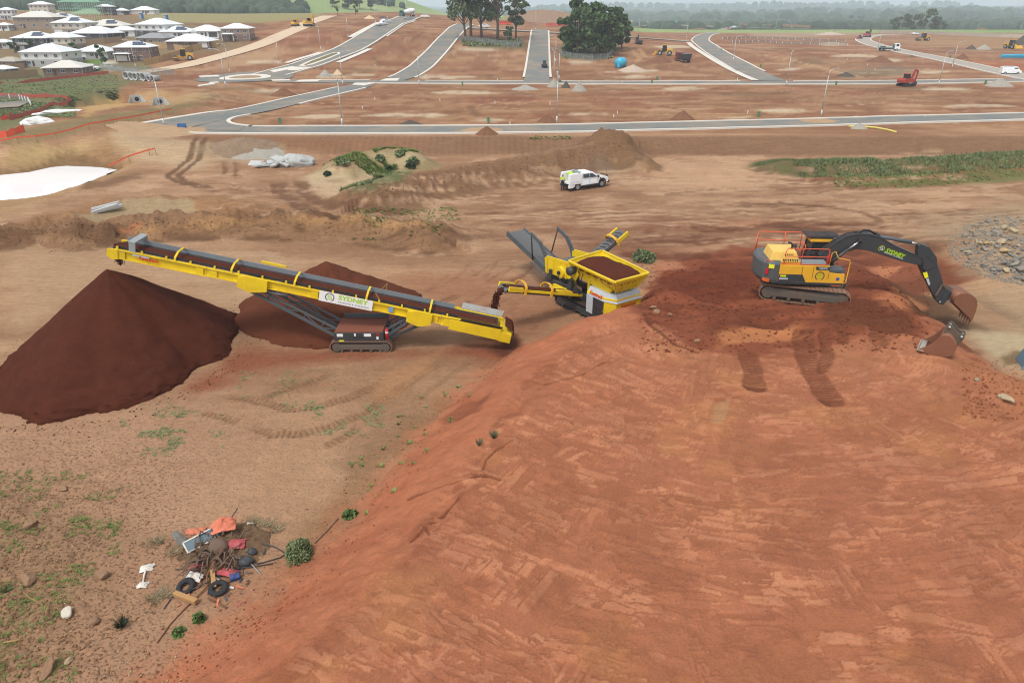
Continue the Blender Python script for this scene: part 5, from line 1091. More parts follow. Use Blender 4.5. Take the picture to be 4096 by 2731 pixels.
bl('SYDNEY', 1322, 352, .33, 1.22, M_lime, bold=.012, shear=.15); bl('CRUSHING & SCREENING', 1312, 360, .095, 1.22, M_wht, space=1.2)
e = logo_ring(boom, P3(1292, 322, -.25), .16, (R(90), 0, 0), M_lime, M_wht)
for y in (-.42, .42):
    a, b, c = P3(1098, 255, y), P3(985, 335, y), P3(838, 448, y); r_ = obj('boom_ram', MB().cyl(b, c, .10), M_chr, ex_, True); obj('ram_rod', MB().cyl(a, b, .055), M_chrome, r_, True); obj('ram_pin', MB().cyl((a[0], y-.1, a[2]), (a[0], y+.1, a[2]), .11), M_blk, r_, True)
r_ = obj('stick_ram', MB().cyl(P3(1258, 212, 0), P3(1560, 268, 0), .105), M_gry, ex_, True); obj('ram_rod', MB().cyl(P3(1560, 268, 0), P3(1612, 284, 0), .055), M_chrome, r_, True); obj('ram_lug', MB().ext(tr([(1225, 205), (1262, 186), (1285, 220), (1262, 236)]), -.12, .12), M_chr, r_)
obj('hose_loop', MB().tube([P3(1090, 180, -.05), P3(1130, 156, -.05), P3(1180, 158, 0), P3(1225, 182, .05), P3(1262, 192, .05)], .045).tube([P3(1075, 186, .1), P3(1125, 166, .12), P3(1185, 168, .12), P3(1240, 196, .1)], .04), M_blk, boom, True)
obj('boom_pipe', MB().tube([P3(745, 335, -.2), P3(860, 262, -.2), P3(975, 196, -.2), P3(1090, 176, -.2)], .025).tube([P3(735, 325, .05), P3(855, 250, .05), P3(970, 186, .05), P3(1085, 168, .05)], .025), M_blk, boom, True)
SK = tr([(1606, 290), (1632, 274), (1700, 300), (1768, 386), (1776, 440), (1790, 490), (1835, 630), (1858, 700), (1835, 795), (1800, 812), (1765, 775), (1700, 640), (1640, 520), (1612, 452), (1600, 380)])
stick = obj('stick', MB().ext(SK, -.19, .19), M_chr, ex_, bevel=.025)
obj('stick_cover', MB().ext(tr([(1700, 300), (1768, 386), (1776, 430), (1740, 440), (1690, 380)]), -.205, .205), M_chr, stick); obj('warning_sticker', MB().ext(tr([(1662, 540), (1698, 530), (1712, 580), (1680, 590)], -.2), -.2, -.192), mat('hi_vis_yellow', S(240, 236, 40), .5), stick)
obj('decal_strip', MB().ext(tr([(1690, 595), (1712, 588), (1730, 645), (1712, 650)], -.2), -.2, -.192), M_lgr, stick)
obj('stick_hose', MB().tube([P3(1640, 400, -.21), P3(1668, 440, -.24), P3(1660, 500, -.24), P3(1690, 525, -.22), P3(1770, 490, -.2)], .022).tube([P3(1630, 395, -.21), P3(1655, 440, -.24), P3(1648, 495, -.24), P3(1680, 530, -.22)], .022), M_blk, stick, True)
r_ = obj('bucket_ram', MB().cyl(P3(1772, 440, 0), P3(1822, 600, 0), .085), M_chr, ex_, True); obj('ram_rod', MB().cyl(P3(1822, 600, 0), P3(1835, 650, 0), .05), M_chrome, r_, True)
mb = MB()
for y in (-.26, .26): mb.bar(P3(1835, 645, y), P3(1778, 742, y), .05, .12).bar(P3(1835, 645, y), P3(1925, 690, y), .05, .14)
obj('bucket_linkage', mb, M_trf, ex_)
hitch = obj('quick_hitch', MB().ext(tr([(1790, 800), (1832, 728), (1885, 690), (1905, 700), (1868, 770), (1822, 815)]), -.25, .25), M_chr, ex_, bevel=.02); obj('hitch_pin', MB().cyl(P3(1815, 802, -.32), P3(1815, 802, .32), .05), M_chrome, hitch, True)
def bucket(parent, out, lip, w_, m, name='bucket', y0=0.0, teeth=5, thick=.04, flip=1):
    """dipper bucket: curved shell (outline out runs from the hinge over the back to the lip), two cheek plates, cutting edge, teeth"""
    mb = MB(); rows = [[(x, y0+y, z) for y in (-w_/2, w_/2)] for x, z in out]; mb.sheet(rows)
    sh = obj(name, mb, m, parent, True); s_ = sh.modifiers.new('solid', 'SOLIDIFY'); s_.thickness = thick; s_.offset = 0
    for s in (-1, 1): obj('cheek_plate', MB().ext(out, y0+s*(w_/2-.02), y0+s*(w_/2+.03)), m, sh)
    a, b = Vector((out[-2][0], 0, out[-2][1])), Vector((out[-1][0], 0, out[-1][1])); d = (b-a).normalized()
    for i in range(teeth):
        y = y0 - w_/2 + w_*(i+.5)/teeth; p = b + Vector((0, y, 0)); obj('tooth', MB().bar(p-d*.1, p+d*.16, .10, .09).hexa([(p+d*.15+Vector((0, -.05, -.04))), (p+d*.15+Vector((0, .05, -.04))), (p+d*.15+Vector((0, .05, .04))), (p+d*.15+Vector((0, -.05, .04)))], [(p+d*.34+Vector((0, -.03, -.01))), (p+d*.34+Vector((0, .03, -.01))), (p+d*.34+Vector((0, .03, .01))), (p+d*.34+Vector((0, -.03, .01)))]), m, sh)
    return sh
bo = tr([(1885, 770), (1905, 715), (1945, 690), (2000, 690), (2052, 706), (2085, 740), (2094, 790), (2080, 845), (2062, 890), (2046, 925)])
bk = bucket(ex_, bo, 1, 1.35, M_rust, y0=0)
obj('bucket_ear', MB().ext(tr([(1868, 790), (1915, 700), (1990, 705), (1945, 760), (1900, 800)]), -.3, -.24).ext(tr([(1868, 790), (1915, 700), (1990, 705), (1945, 760), (1900, 800)]), .24, .3), mat('bucket_grey', S(150, 152, 142), .5, .3, var=.15, dust=.4, dustc=RED_DUST), bk)
# ---------------------------------------------------------------- spare bucket lying on the bench
SB_B = P(3772, 1428); SB_Y = R(-36)
sb = thing('digger_bucket', 'rusty wide mud bucket lying on the red bench beside the excavator', 'bucket', SB_B, SB_Y)
e8 = tracer(SB_B, SB_Y, 3400, 1150, .3508); WB = 1.25
so = [e8(u, v, 0) for u, v in [(1125, 556), (1035, 556), (985, 600), (930, 645), (860, 680), (770, 712), (850, 748), (940, 780), (1030, 800), (1130, 795), (1185, 762), (1212, 710), (1205, 650), (1165, 590)]]
zmin = min(z for _, z in so); so = [(x, z-zmin-.03) for x, z in so]
mb = MB(); mb.sheet([[(x, y, z) for y in (0, WB)] for x, z in so[5:] + [so[0], so[1]]]); sh = obj('shell', mb, M_rust, sb, True); s_ = sh.modifiers.new('solid', 'SOLIDIFY'); s_.thickness = .035
for y in (-.03, WB): obj('cheek_plate', MB().ext(so, y, y+.03), M_rust, sb)
t5 = so[5]; obj('cutting_edge', MB().hexa([(t5[0]-.04, -.05, t5[1]-.03), (t5[0]-.04, WB+.05, t5[1]-.03), (t5[0]+.25, WB+.05, t5[1]-.05), (t5[0]+.25, -.05, t5[1]-.05)], [(t5[0]-.04, -.05, t5[1]+.02), (t5[0]-.04, WB+.05, t5[1]+.02), (t5[0]+.25, WB+.05, t5[1]+.04), (t5[0]+.25, -.05, t5[1]+.04)]), mat('worn_edge', S(190, 182, 168), .4, .6, var=.15), sb)
x0_, z0_ = so[0][0]+.05, so[0][1]
for y in (.35, .78): obj('ear', MB().ext([(x0_-.30, z0_-.1), (x0_-.26, z0_+.30), (x0_-.12, z0_+.42), (x0_+.04, z0_+.32), (x0_+.30, z0_+.06), (x0_+.50, z0_+.08), (x0_+.56, z0_-.1), (x0_+.40, z0_-.55), (x0_+.1, z0_-.3)], y, y+.06), mat('bucket_grey2', S(104, 96, 84), .55, .3, var=.2, dust=.5, dustc=RED_DUST), sb, bevel=.01)
for dx, dz in ((-.12, .28), (.44, -.06)): obj('pin', MB().cyl((x0_+dx, .28, z0_+dz), (x0_+dx, .92, z0_+dz), .055), M_sil, sb, True)
# blue-grey attachment at the right edge of the picture
AB = P(4112, 1476); ab = thing('blade_attachment', 'blue-grey steel attachment standing at the foot of the bench', 'attachment', AB, R(-20)); ab.scale = (.8, .8, .8)
obj('blade', MB().ext([(-.35, 0), (-.1, .75), (.05, .95), (.2, 1.0), (.2, .85), (.05, .7), (-.1, 0)], -.2, 1.6), mat('attachment_blue', S(92, 124, 142), .5, var=.12, dust=.3), ab); obj('side_plate', MB().ext([(-.5, 0), (.6, 0), (.6, .5), (.2, 1.0), (-.1, .8)], -.25, -.2), mat('attachment_grey', S(136, 148, 152), .5, var=.12, dust=.3), ab)
for i in range(5): obj('tine', MB().box((.35, .05+i*.32, .35), (.06, .06, .7)), M_gry, ab)
# ---------------------------------------------------------------- white ute and the man leaning at its tail
def wheel(parent, p, r, w_, m_t=None, m_r=None, rim=True):
    t = obj('wheel', MB().torus(p, (0, 1, 0), r*.78, r*.24, 20, 8, w_/(r*.48)), m_t or M_blk, parent, True)
    y = p[1] + (-w_/2 if p[1] < 0 else w_/2); s = -1 if p[1] < 0 else 1
    mb = MB().cyl((p[0], p[1]-s*.02, p[2]), (p[0], p[1]+s*w_*.32, p[2]), r*.60, n=16)
    ri = obj('rim', mb, m_r or M_sil, t)
    if rim:
        for i in range(5):
            a = 2*math.pi*i/5; obj('rim_gap', MB().cyl((p[0]+r*.38*math.cos(a), p[1]+s*w_*.33, p[2]+r*.38*math.sin(a)), (p[0]+r*.38*math.cos(a), p[1]+s*(w_*.33+.004), p[2]+r*.38*math.sin(a)), r*.10, n=6), M_blk, t)
    return t
A_, B_ = P(2310, 762), P(2405, 748); yaw = math.atan2(B_.y-A_.y, B_.x-A_.x)
UB = A_.lerp(B_, .5) + Vector((-math.sin(yaw), math.cos(yaw), 0))*.82; UB.z = min(A_.z, B_.z)
ut = thing('ute', 'white dual-cab ute with canopy service body parked on the dirt below the long berm', 'ute', UB, yaw)
M_uw = mat('ute_white', S(246, 248, 248), .25, var=.02, coat=.5, dust=.08)
side = [(-1.12, .55), (-1.15, 1.75), (-.98, 1.80), (-.55, 1.83), (.25, 1.82), (.45, 1.76), (1.15, 1.25), (2.05, 1.14), (2.42, 1.02), (2.50, .82), (2.48, .52), (2.05, .50), (2.02, .78), (1.85, .92), (1.6, .95), (1.35, .90), (1.22, .74), (1.2, .50), (-1.12, .50)]
hx_ = MB(); n_ = len(side)
def inset(z): return .93 if z < 1.15 else .93 - (z-1.15)*.26
hx_.hexa([(x, -inset(z), z) for x, z in side], [(x, inset(z), z) for x, z in side]); body = obj('body', hx_, M_uw, ut, bevel=.04)
for s in (-1, 1):
    def wy(z): return s*(inset(z)+.012)
    for q in ([(-.95, 1.28), (-.92, 1.66), (-.12, 1.68), (-.12, 1.26)], [(-.06, 1.26), (-.06, 1.68), (.30, 1.66), (.92, 1.24)]): obj('side_window', MB().add([(x, wy(z), z) for x, z in q], [(0, 1, 2, 3)]), M_glass, body)
    for x in (-.09, 1.0): obj('door_line', MB().box((x, s*.936, .95), (.015, .012, .62)), M_blk, body)
    obj('sill_step', MB().box((.05, s*.95, .42), (2.3, .16, .08)), M_blk, body); obj('mirror', MB().box((.95, s*1.06, 1.32), (.12, .22, .2)), M_blk, body); obj('fender_flare', MB().torus((1.63, s*.93, .52), (0, 1, 0), .47, .05, 24, 6), M_blk, body)
    obj('headlamp', MB().box((2.38, s*.68, .95), (.2, .35, .14)), mat('lamp_glass', S(210, 216, 220), .1), body); obj('snorkel_vent', MB().box((1.35, s*.945, 1.05), (.10, .02, .16)), M_blk, body)
obj('windscreen', MB().add([(1.08, -.78, 1.30), (1.08, .78, 1.30), (.47, .70, 1.75), (.47, -.70, 1.75)], [(0, 1, 2, 3)]), M_glass, body, loc=(.03, 0, .012)); obj('bonnet_bulge', MB().hexa([(1.3, -.6, 1.22), (2.3, -.6, 1.06), (2.3, .6, 1.06), (1.3, .6, 1.22)], [(1.35, -.5, 1.26), (2.2, -.5, 1.12), (2.2, .5, 1.12), (1.35, .5, 1.26)]), M_uw, body, bevel=.03)
obj('bull_bar', MB().box((2.58, 0, .55), (.22, 1.75, .3)).tube([(2.6, -.6, .6), (2.62, -.6, 1.15), (2.62, .6, 1.15), (2.6, .6, .6)], .05), M_blk, ut); obj('grille', MB().box((2.46, 0, .85), (.08, 1.0, .28)), M_blk, body); obj('antenna', MB().cyl((2.5, -.5, 1.0), (2.5, -.5, 2.0), .012, n=5), M_blk, ut)
tr_ = obj('service_body', MB().hexa([(-2.72, -.97, .74), (-1.17, -.97, .74), (-1.17, -.45, .74), (-2.72, -.45, .74)], [(-2.66, -.90, 1.80), (-1.17, -.90, 1.84), (-1.17, -.5, 1.84), (-2.66, -.5, 1.80)]).hexa([(-2.72, .45, .74), (-1.17, .45, .74), (-1.17, .97, .74), (-2.72, .97, .74)], [(-2.66, .5, 1.80), (-1.17, .5, 1.84), (-1.17, .90, 1.84), (-2.66, .90, 1.80)]).box((-1.95, 0, .80), (1.55, 1.0, .12)).box((-1.22, 0, 1.3), (.1, 1.9, 1.1)), M_uw, ut, bevel=.02)
obj('body_line', MB().box((-2.0, -.975, .98), (1.5, .008, .015)), mat('seal_grey', S(150, 154, 156), .6), tr_); obj('lower_locker', MB().box((-2.55, -.86, .55), (.55, .2, .34)), M_uw, ut); obj('rear_bumper', MB().box((-2.72, 0, .5), (.16, 1.6, .14)), M_blk, ut); obj('roof_rack', MB().box((-1.3, 0, 1.92), (.3, 1.5, .06)).bar((-1.2, -.3, 1.95), (-1.0, .4, 1.95), .06, .06), M_sil, ut)
obj('mud_guard', MB().ext([(-2.2, .48), (-2.12, .86), (-1.95, .96), (-1.45, .96), (-1.28, .86), (-1.18, .48), (-1.26, .48), (-1.35, .82), (-1.5, .90), (-1.9, .90), (-2.05, .82), (-2.12, .48)], -.97, -.75), M_uw, ut)
obj('load_drum', MB().cyl((-2.1, -.15, 1.6), (-1.8, .25, 1.6), .33, n=18), mat('hi_vis_green', S(186, 216, 60), .6), ut, True)
obj('chassis', MB().box((-.2, 0, .45), (5.0, 1.0, .2)), M_blk, ut)
for x in (-1.64, 1.63):
    for y in (-.80, .80): wheel(ut, (x, y, .40), .40, .27)
def person(name, label, loc, rz, shirt, lean=0., joints=None, scale=1.):
    """standing figure grown as one skin over a joint skeleton"""
    J = joints
    me = bpy.data.meshes.new('body'); me.from_pydata([j[0] for j in J], [(j[2], i) for i, j in enumerate(J) if j[2] is not None], [])
    t = thing(name, label, 'person', loc, rz); o = link('body', me, None, t)
    sk = o.modifiers.new('skin', 'SKIN'); sk.use_smooth_shade = True; ss = o.modifiers.new('sub', 'SUBSURF'); ss.levels = ss.render_levels = 2
    for i, j in enumerate(J): me.skin_vertices[0].data[i].radius = j[1]; me.skin_vertices[0].data[i].use_root = (i == 0)
    m, n, b = new_mat('work_clothes_'+shirt); L = n.links; tc = n.nodes.new('ShaderNodeTexCoord'); sp = n.nodes.new('ShaderNodeSeparateXYZ'); L.new(tc.outputs['Object'], sp.inputs[0]); cr = n.nodes.new('ShaderNodeValToRGB'); cr.color_ramp.interpolation = 'CONSTANT'
    mp = n.nodes.new('ShaderNodeMath'); mp.operation = 'DIVIDE'; mp.inputs[1].default_value = 2.0; L.new(sp.outputs[2], mp.inputs[0]); L.new(mp.outputs[0], cr.inputs[0])
    E = cr.color_ramp.elements; E[0].position = 0; E[0].color = (*S(60, 48, 38), 1); E[1].position = .06; E[1].color = (*S(52, 54, 62), 1)
    for p_, c_ in [(.47, S(40, 44, 56)), (.60, S(208, 226, 40)), (.745, S(176, 128, 100)), (.835, S(44, 36, 32))]: e_ = E.new(p_); e_.color = (*c_, 1)
    L.new(cr.outputs[0], b.inputs['Base Color']); b.inputs['Roughness'].default_value = .85; me.materials.append(m); t.scale = (scale,)*3
    return t
STAND = [((0, 0, .95), (.17, .12), None), ((0, 0, 1.12), (.15, .11), 0), ((.01, 0, 1.30), (.18, .12), 1), ((.0, 0, 1.42), (.14, .09), 2), ((.0, 0, 1.50), (.06, .06), 3), ((.02, 0, 1.60), (.085, .10), 4), ((.02, 0, 1.70), (.09, .10), 5), ((.02, 0, 1.76), (.06, .07), 6),
         ((.0, .20, 1.40), (.065, .065), 3), ((.02, .27, 1.16), (.052, .052), 8), ((.16, .16, 1.04), (.042, .042), 9), ((.24, .05, 1.04), (.035, .04), 10), ((.28, .0, 1.04), (.022, .03), 11),
         ((.0, -.20, 1.40), (.065, .065), 3), ((.02, -.27, 1.16), (.052, .052), 13), ((.17, -.15, 1.05), (.042, .042), 14), ((.25, -.04, 1.07), (.035, .04), 15), ((.29, .02, 1.07), (.022, .03), 16),
         ((.0, .10, .88), (.105, .105), 0), ((.03, .11, .50), (.075, .075), 18), ((.0, .12, .10), (.05, .055), 19), ((.12, .13, .04), (.045, .04), 20),
         ((.0, -.10, .88), (.105, .105), 0), ((.03, -.10, .50), (.075, .075), 22), ((.0, -.13, .10), (.05, .055), 23), ((.12, -.15, .04), (.045, .04), 24)]
pp = P(2249, 764); mn = person('person', 'man in a yellow hi-vis shirt and dark trousers standing behind the ute', pp, math.atan2(-pp.y, -pp.x)+.25, 'yellow', 0, STAND)
SIT = [((.1, 0, .15), (.17, .13), None), ((.06, 0, .38), (.16, .12), 0), ((.05, 0, .58), (.19, .12), 1), ((.06, 0, .66), (.10, .08), 2), ((.08, 0, .76), (.06, .06), 3), ((.10, 0, .85), (.09, .10), 4), ((.10, 0, .96), (.085, .09), 5), ((.07, .2, .6), (.06, .06), 3), ((.2, .26, .4), (.05, .05), 7), ((.42, .2, .36), (.04, .04), 8), ((.07, -.2, .6), (.06, .06), 3), ((.2, -.26, .4), (.05, .05), 10), ((.42, -.2, .36), (.04, .04), 11), ((.45, .12, .15), (.08, .08), 0), ((.55, .12, -.2), (.06, .06), 13), ((.45, -.12, .15), (.08, .08), 0), ((.55, -.12, -.2), (.06, .06), 15)]
op = person('person', 'machine operator in a lime hi-vis shirt seated inside the excavator cab', EX_B + Vector((.5, .85, 1.82)), EX_Y, 'lime', 0, SIT)
om = op.children[0].data.materials[0].node_tree.nodes
for n_ in om:
    if n_.type == 'VALTORGB':
        for e_, p_ in zip(n_.color_ramp.elements, (0, .01, .04, .16, .36, .46)): e_.position = p_
# ---------------------------------------------------------------- houses on the left hillside
M_roofW = mat('white_metal_roof', S(232, 236, 236), .5, var=.05, scale=.5); M_roofB = mat('cream_tile_roof', S(216, 212, 200), .7, var=.06, scale=.6); M_roofD = mat('grey_tile_roof', S(148, 150, 150), .7, var=.06, scale=.6); M_roofT = mat('taupe_roof', S(176, 168, 152), .7, var=.06, scale=.6)
WALLS = {'w': mat('white_render', S(226, 226, 222), .8, var=.04), 'b': mat('brown_brick', S(128, 104, 90), .85, var=.12, scale=2), 'k': mat('charcoal_render', S(82, 82, 84), .8, var=.08), 't': mat('taupe_brick', S(156, 138, 120), .85, var=.1, scale=2), 'g': mat('grey_render', S(178, 178, 174), .8, var=.05), 'c': mat('cream_render', S(208, 200, 182), .8, var=.05)}
ROOFS = {'w': M_roofW, 'b': M_roofB, 'd': M_roofD, 't': M_roofT}
M_pan = mat('house_glass', S(62, 72, 80), .1, var=.1, spec=.6); M_frm = mat('window_frame', S(216, 216, 212), .6, var=.02); M_sol = mat('solar_cell', S(58, 70, 92), .2, var=.06, spec=.6); M_garW = mat('garage_door', S(222, 220, 214), .6, var=.03); M_garD = mat('dark_garage_door', S(80, 78, 78), .6, var=.05); M_dor = mat('front_door', S(86, 62, 50), .6, var=.1)
def hip(W, D, z, ov, pit):
    a, b = W/2+ov, D/2+ov; h = min(a, b)*math.tan(R(pit)); r = max(a-b, .01) if a >= b else 0; q = max(b-a, .01) if b > a else 0
    B = [(-a, -b, z), (a, -b, z), (a, b, z), (-a, b, z)]; E = [(x, y, z-.2) for x, y, _ in B]; T_ = [(-r, -q, z+h), (r, q, z+h)]
    mb = MB()
    if a >= b: mb.add(B+T_, [(0, 1, 5, 4), (1, 2, 5), (2, 3, 4, 5), (3, 0, 4)])
    else: mb.add(B+T_, [(0, 1, 4), (1, 2, 5, 4), (2, 3, 5), (3, 0, 4, 5)])
    return mb, h
def house(i, px, py, wpx, st_, roof, wall, up, label, opt=''):
    p = P(px, py); KS = .68; W = .80*wpx*mpp(p)/KS; rg_ = random.Random(i*13+5); D = min(W*rg_.uniform(.68, .85), 15); yaw = R(rg_.uniform(-14, 10)) if 'y' not in opt else R(24)
    p = p + Vector((0, D*.42*KS, 0)); p.z = TT(p.x, p.y)-.1
    t = thing('house', label, 'house', p, yaw, 'houses on the estate hillside'); t.scale = (KS,)*3; hs_ = 2.7 if st_ == 1 else 5.5
    low = obj('wall', MB().box((0, 0, 1.35-.6), (W, D, 2.7+1.2)), WALLS[wall], t)
    if st_ == 2: obj('upper_wall', MB().box((0, 0, 4.1), (W*.985, D*.985, 2.8)), WALLS[up], t)
    mb, h = hip(W, D, hs_+.12, .55, 21); rf = obj('roof', mb, ROOFS[roof], t)
    a, b = W/2+.55, D/2+.55; zz = hs_+.02
    for q in [((-a, -b, zz), (a, -b, zz)), ((a, -b, zz), (a, b, zz)), ((-a, -b, zz), (-a, b, zz))]: obj('gutter', MB().bar(q[0], q[1], .12, .24), M_frm if roof in 'wb' else M_roofD, rf)
    obj('soffit', MB().box((0, 0, hs_-.02), (2*a-.1, 2*b-.1, .06)), M_frm, rf)
    def win(x, z, w_, hh, sd=0):
        if sd == 0: c, d = (x, -D/2-.02, z), (w_, .08, hh)
        else: c, d = (W/2+.02, x, z), (.08, w_, hh)
        f = obj('window', MB().box(c, d), M_frm, t); c2 = (c[0]+(.03 if sd else 0), c[1]-(0 if sd else .03), c[2])
        pw_ = MB()
        for s in (-1, 1): pw_.box((c2[0] + (0 if sd else s*w_*.24), c2[1] + (s*w_*.24 if sd else 0), c2[2]), (.04 if sd else w_*.42, w_*.42 if sd else .04, hh*.84))
        o = obj('pane', pw_, M_pan, f)
    n = 2 if W < 11 else 3
    gar = 'g' in opt or (rg_.random() < .4 and 'n' not in opt); x0 = -W/2
    if gar:
        gx = W/2-2.9 if 'G' in opt else -W/2+2.9; obj('garage_door', MB().box((gx, -D/2-.03, 1.1), (4.4, .08, 2.2)), M_garD if 'd' in opt else M_garW, t)
        xs = [gx*-.1, -gx*.75]
    else: xs = [W*(-.5+(k+.5)/n) for k in range(n)]
    for k, x in enumerate(xs): win(x, 1.5, 1.7, 1.3)
    obj('door', MB().box((xs[0]+1.9, -D/2-.03, 1.05), (.95, .08, 2.1)), M_dor, t)
    win(-D*.2, 1.5, 1.4, 1.2, 1); win(D*.22, 1.5, 1.0, 1.2, 1)
    if st_ == 2:
        for k in range(n+1): win(W*(-.5+(k+.6)/(n+1.2)), 4.2, 1.5, 1.2)
        win(-D*.25, 4.2, 1.2, 1.1, 1); win(D*.2, 4.2, 1.2, 1.1, 1)
        if 'p' in opt:
            mb, _ = hip(W*.45, 2.4, 2.95, .3, 18); o = obj('porch_roof', mb, ROOFS[roof], t, loc=(-W*.25, -D/2-1.0, 0)); 
            for s in (-1, 1): obj('porch_post', MB().box((-W*.25+s*W*.2, -D/2-1.9, 1.35), (.25, .25, 2.9)), WALLS['w'], t)
        if 'B' in opt: obj('balcony', MB().box((-W*.2, -D/2-.7, 3.2), (W*.4, 1.4, 1.0)), WALLS['g'], t)
    if 'q' in opt:     # street-facing gablet
        o = obj('gable', MB().ext([(-1.9, hs_-.3), (1.9, hs_-.3), (0, hs_+1.0)], -D/2-.9, -D/2+2.0), ROOFS[roof], t, loc=(-W*.28, 0, 0)); obj('gable_wall', MB().box((-W*.28, -D/2-.35, 1.35), (3.2, .7, 2.7)), WALLS['w'], t)
    if 's' in opt:     # solar array lying on the front roof slope
        s_ = math.tan(R(21)); b2 = D/2+.55; ar = MB()
        for r_ in range(2):
            for c in range(5 - (r_ % 2)):
                y0 = -b2 + b2*(.28+.30*r_); y1 = y0+b2*.27; x0_ = W*.02+c*1.15 - (0.6 if r_ else 0)
                f = lambda y: hs_+.12+(y+b2)*s_+.07
                ar.hexa([(x0_, y0, f(y0)), (x0_+1.08, y0, f(y0)), (x0_+1.08, y1, f(y1)), (x0_, y1, f(y1))], [(x0_, y0, f(y0)+.05), (x0_+1.08, y0, f(y0)+.05), (x0_+1.08, y1, f(y1)+.05), (x0_, y1, f(y1)+.05)])
        o = obj('solar_array', ar, M_sol, rf); o['kind'] = 'stuff'
    for k in range(2): obj('downpipe', MB().box(((W/2+.05)*(1 if k else -1), -D/2-.05, hs_/2), (.1, .1, hs_)), M_frm, t)
    return t
HS = [(28, 80, 66, 2, 'w', 'g', 'w', 'two-storey house with white roof at the far left edge, second row from the forest', 'n'), (160, 52, 92, 2, 'w', 'c', 'c', 'white-roofed upper-storey house closest to the forest on the left', 'n'), (140, 88, 165, 1, 'w', 'c', 'c', 'low white-roofed house with panels beneath the forest-side house', 's'),
 (236, 91, 125, 1, 'w', 'b', 'b', 'white-roofed house with roof panels left of the green house frame', 's'), (420, 62, 75, 2, 'w', 'k', 'k', 'dark two-storey house with white roof right of the green scaffolded house', 'n'), (483, 60, 62, 1, 'w', 'k', 'g', 'small white-roofed house with steep side roof in the back row', 'y'), (570, 58, 108, 1, 'w', 'w', 'w', 'white-roofed single-storey house alone beside the dry paddock', 'g'),
 (672, 48, 76, 1, 'w', 'g', 'g', 'grey-walled house with small roof panels in the far back row', 's'), (755, 47, 78, 1, 'w', 'b', 'b', 'brown-walled house next to the open steel frame', 'n'), (812, 44, 64, 1, 'w', 'w', 'w', 'narrow white house touching the open steel frame', 'n'), (15, 124, 60, 1, 'w', 'w', 'w', 'white-roofed house cut by the left edge in the third row', 'n'),
 (145, 118, 195, 2, 'b', 't', 't', 'broad cream-roofed two-storey house in the middle of the left cluster', 'n'), (135, 208, 172, 2, 'w', 'k', 'k', 'large dark-walled house with stepped solar panels and a balcony', 'sB'), (285, 142, 155, 2, 'w', 't', 'c', 'two-storey house with solar panels on both roof faces', 's'), (10, 196, 80, 1, 'w', 'g', 'g', 'white-roofed house cut by the left edge in the fourth row', 'n'),
 (245, 205, 158, 2, 'w', 't', 'c', 'taupe and cream two-storey house with porch posts above the timber fence', 'p'), (372, 163, 205, 1, 'w', 'k', 'k', 'long low dark-walled house with pure white roof', 'n'), (420, 130, 180, 1, 'b', 'b', 'b', 'cream-roofed house with a square solar array', 's'), (490, 147, 118, 1, 'w', 'w', 'w', 'white weatherboard house with twin gables', 'q'), (625, 151, 170, 2, 'w', 'k', 'w', 'black and white two-storey house above the grey-roofed house', 'G'),
 (705, 156, 150, 1, 'w', 'w', 'w', 'white house with roof panels and pale garage', 'sg'), (820, 153, 155, 1, 'w', 'w', 'w', 'white house with gable and dark garage door', 'qgdG'), (945, 166, 135, 2, 'w', 'b', 't', 'brown two-storey house with porch at the right end of the estate', 'pn'), (612, 181, 150, 1, 'd', 't', 't', 'only grey-roofed house, behind the timber fence', 'n'), (755, 197, 205, 1, 'w', 'b', 'b', 'white-roofed brown house just inside the long timber fence', 'G'),
 (372, 237, 160, 1, 'w', 'g', 'g', 'white-roofed grey house beside the small lawn', 'g'), (535, 247, 172, 2, 'w', 'b', 'b', 'brown brick two-storey house with solar panels beside the timber fence corner', 'sgp'), (185, 268, 210, 2, 'w', 'g', 'w', 'white-clad two-storey house behind the front brown house', 'n'), (250, 302, 180, 1, 'b', 'b', 'b', 'brown single-storey front-row house with yard clutter beside the grass', 'n'), (35, 274, 120, 1, 't', 't', 't', 'taupe-roofed house behind paling fences at the left edge', 'n'), (10, 306, 90, 1, 'w', 'k', 'k', 'nearest white-roofed house at the left edge by the red silt fence', 'n')]
for i, a in enumerate(HS): house(i, *a)
def frame_house(px, py, wpx, st_, m, label, roof=True):
    p = P(px, py); W = wpx*mpp(p); D = W*.7; p = p + Vector((0, D*.4, 0)); p.z = TT(p.x, p.y); t = thing('timber_house' if m is not M_sfr else 'steel_building', label, 'building', p, R(4)); h = 2.7*st_
    for k in range(st_+1): obj('floor_beam', MB().box((0, -D/2, .1+2.7*k), (W, .15, .2)).box((0, D/2, .1+2.7*k), (W, .15, .2)).box((-W/2, 0, .1+2.7*k), (.15, D, .2)).box((W/2, 0, .1+2.7*k), (.15, D, .2)), m, t)
    n = int(W/1.0)
    for k in range(n+1):
        x = -W/2 + W*k/n
        for y in (-D/2, D/2): obj('stud', MB().box((x, y, h/2), (.14, .14, h)), m, t)
    if roof:
        mb, hh = hip(W, D, h, .4, 22); 
        for k in range(int(W/.9)+1):
            x = -W/2-.2 + (W+.4)*k/int(W/.9); rise = min(hh, (W/2+.4-abs(x))*math.tan(R(22))); y1 = rise/math.tan(R(22))
            for s in (-1, 1): obj('rafter', MB().bar((x, s*(D/2+.4), h), (x, s*(D/2+.4-y1), h+rise), .12, .16), m, t)
        o = obj('roof_batten', MB().add([(-W/2-.4, -D/2-.4, h+.05), (W/2+.4, -D/2-.4, h+.05), (W/2+.4-D/2, 0, h+hh), (-W/2-.4+D/2, 0, h+hh)], [(0, 1, 2, 3)]), mat('green_sarking', S(140, 190, 160), .6, alpha=.55), t)
    return t
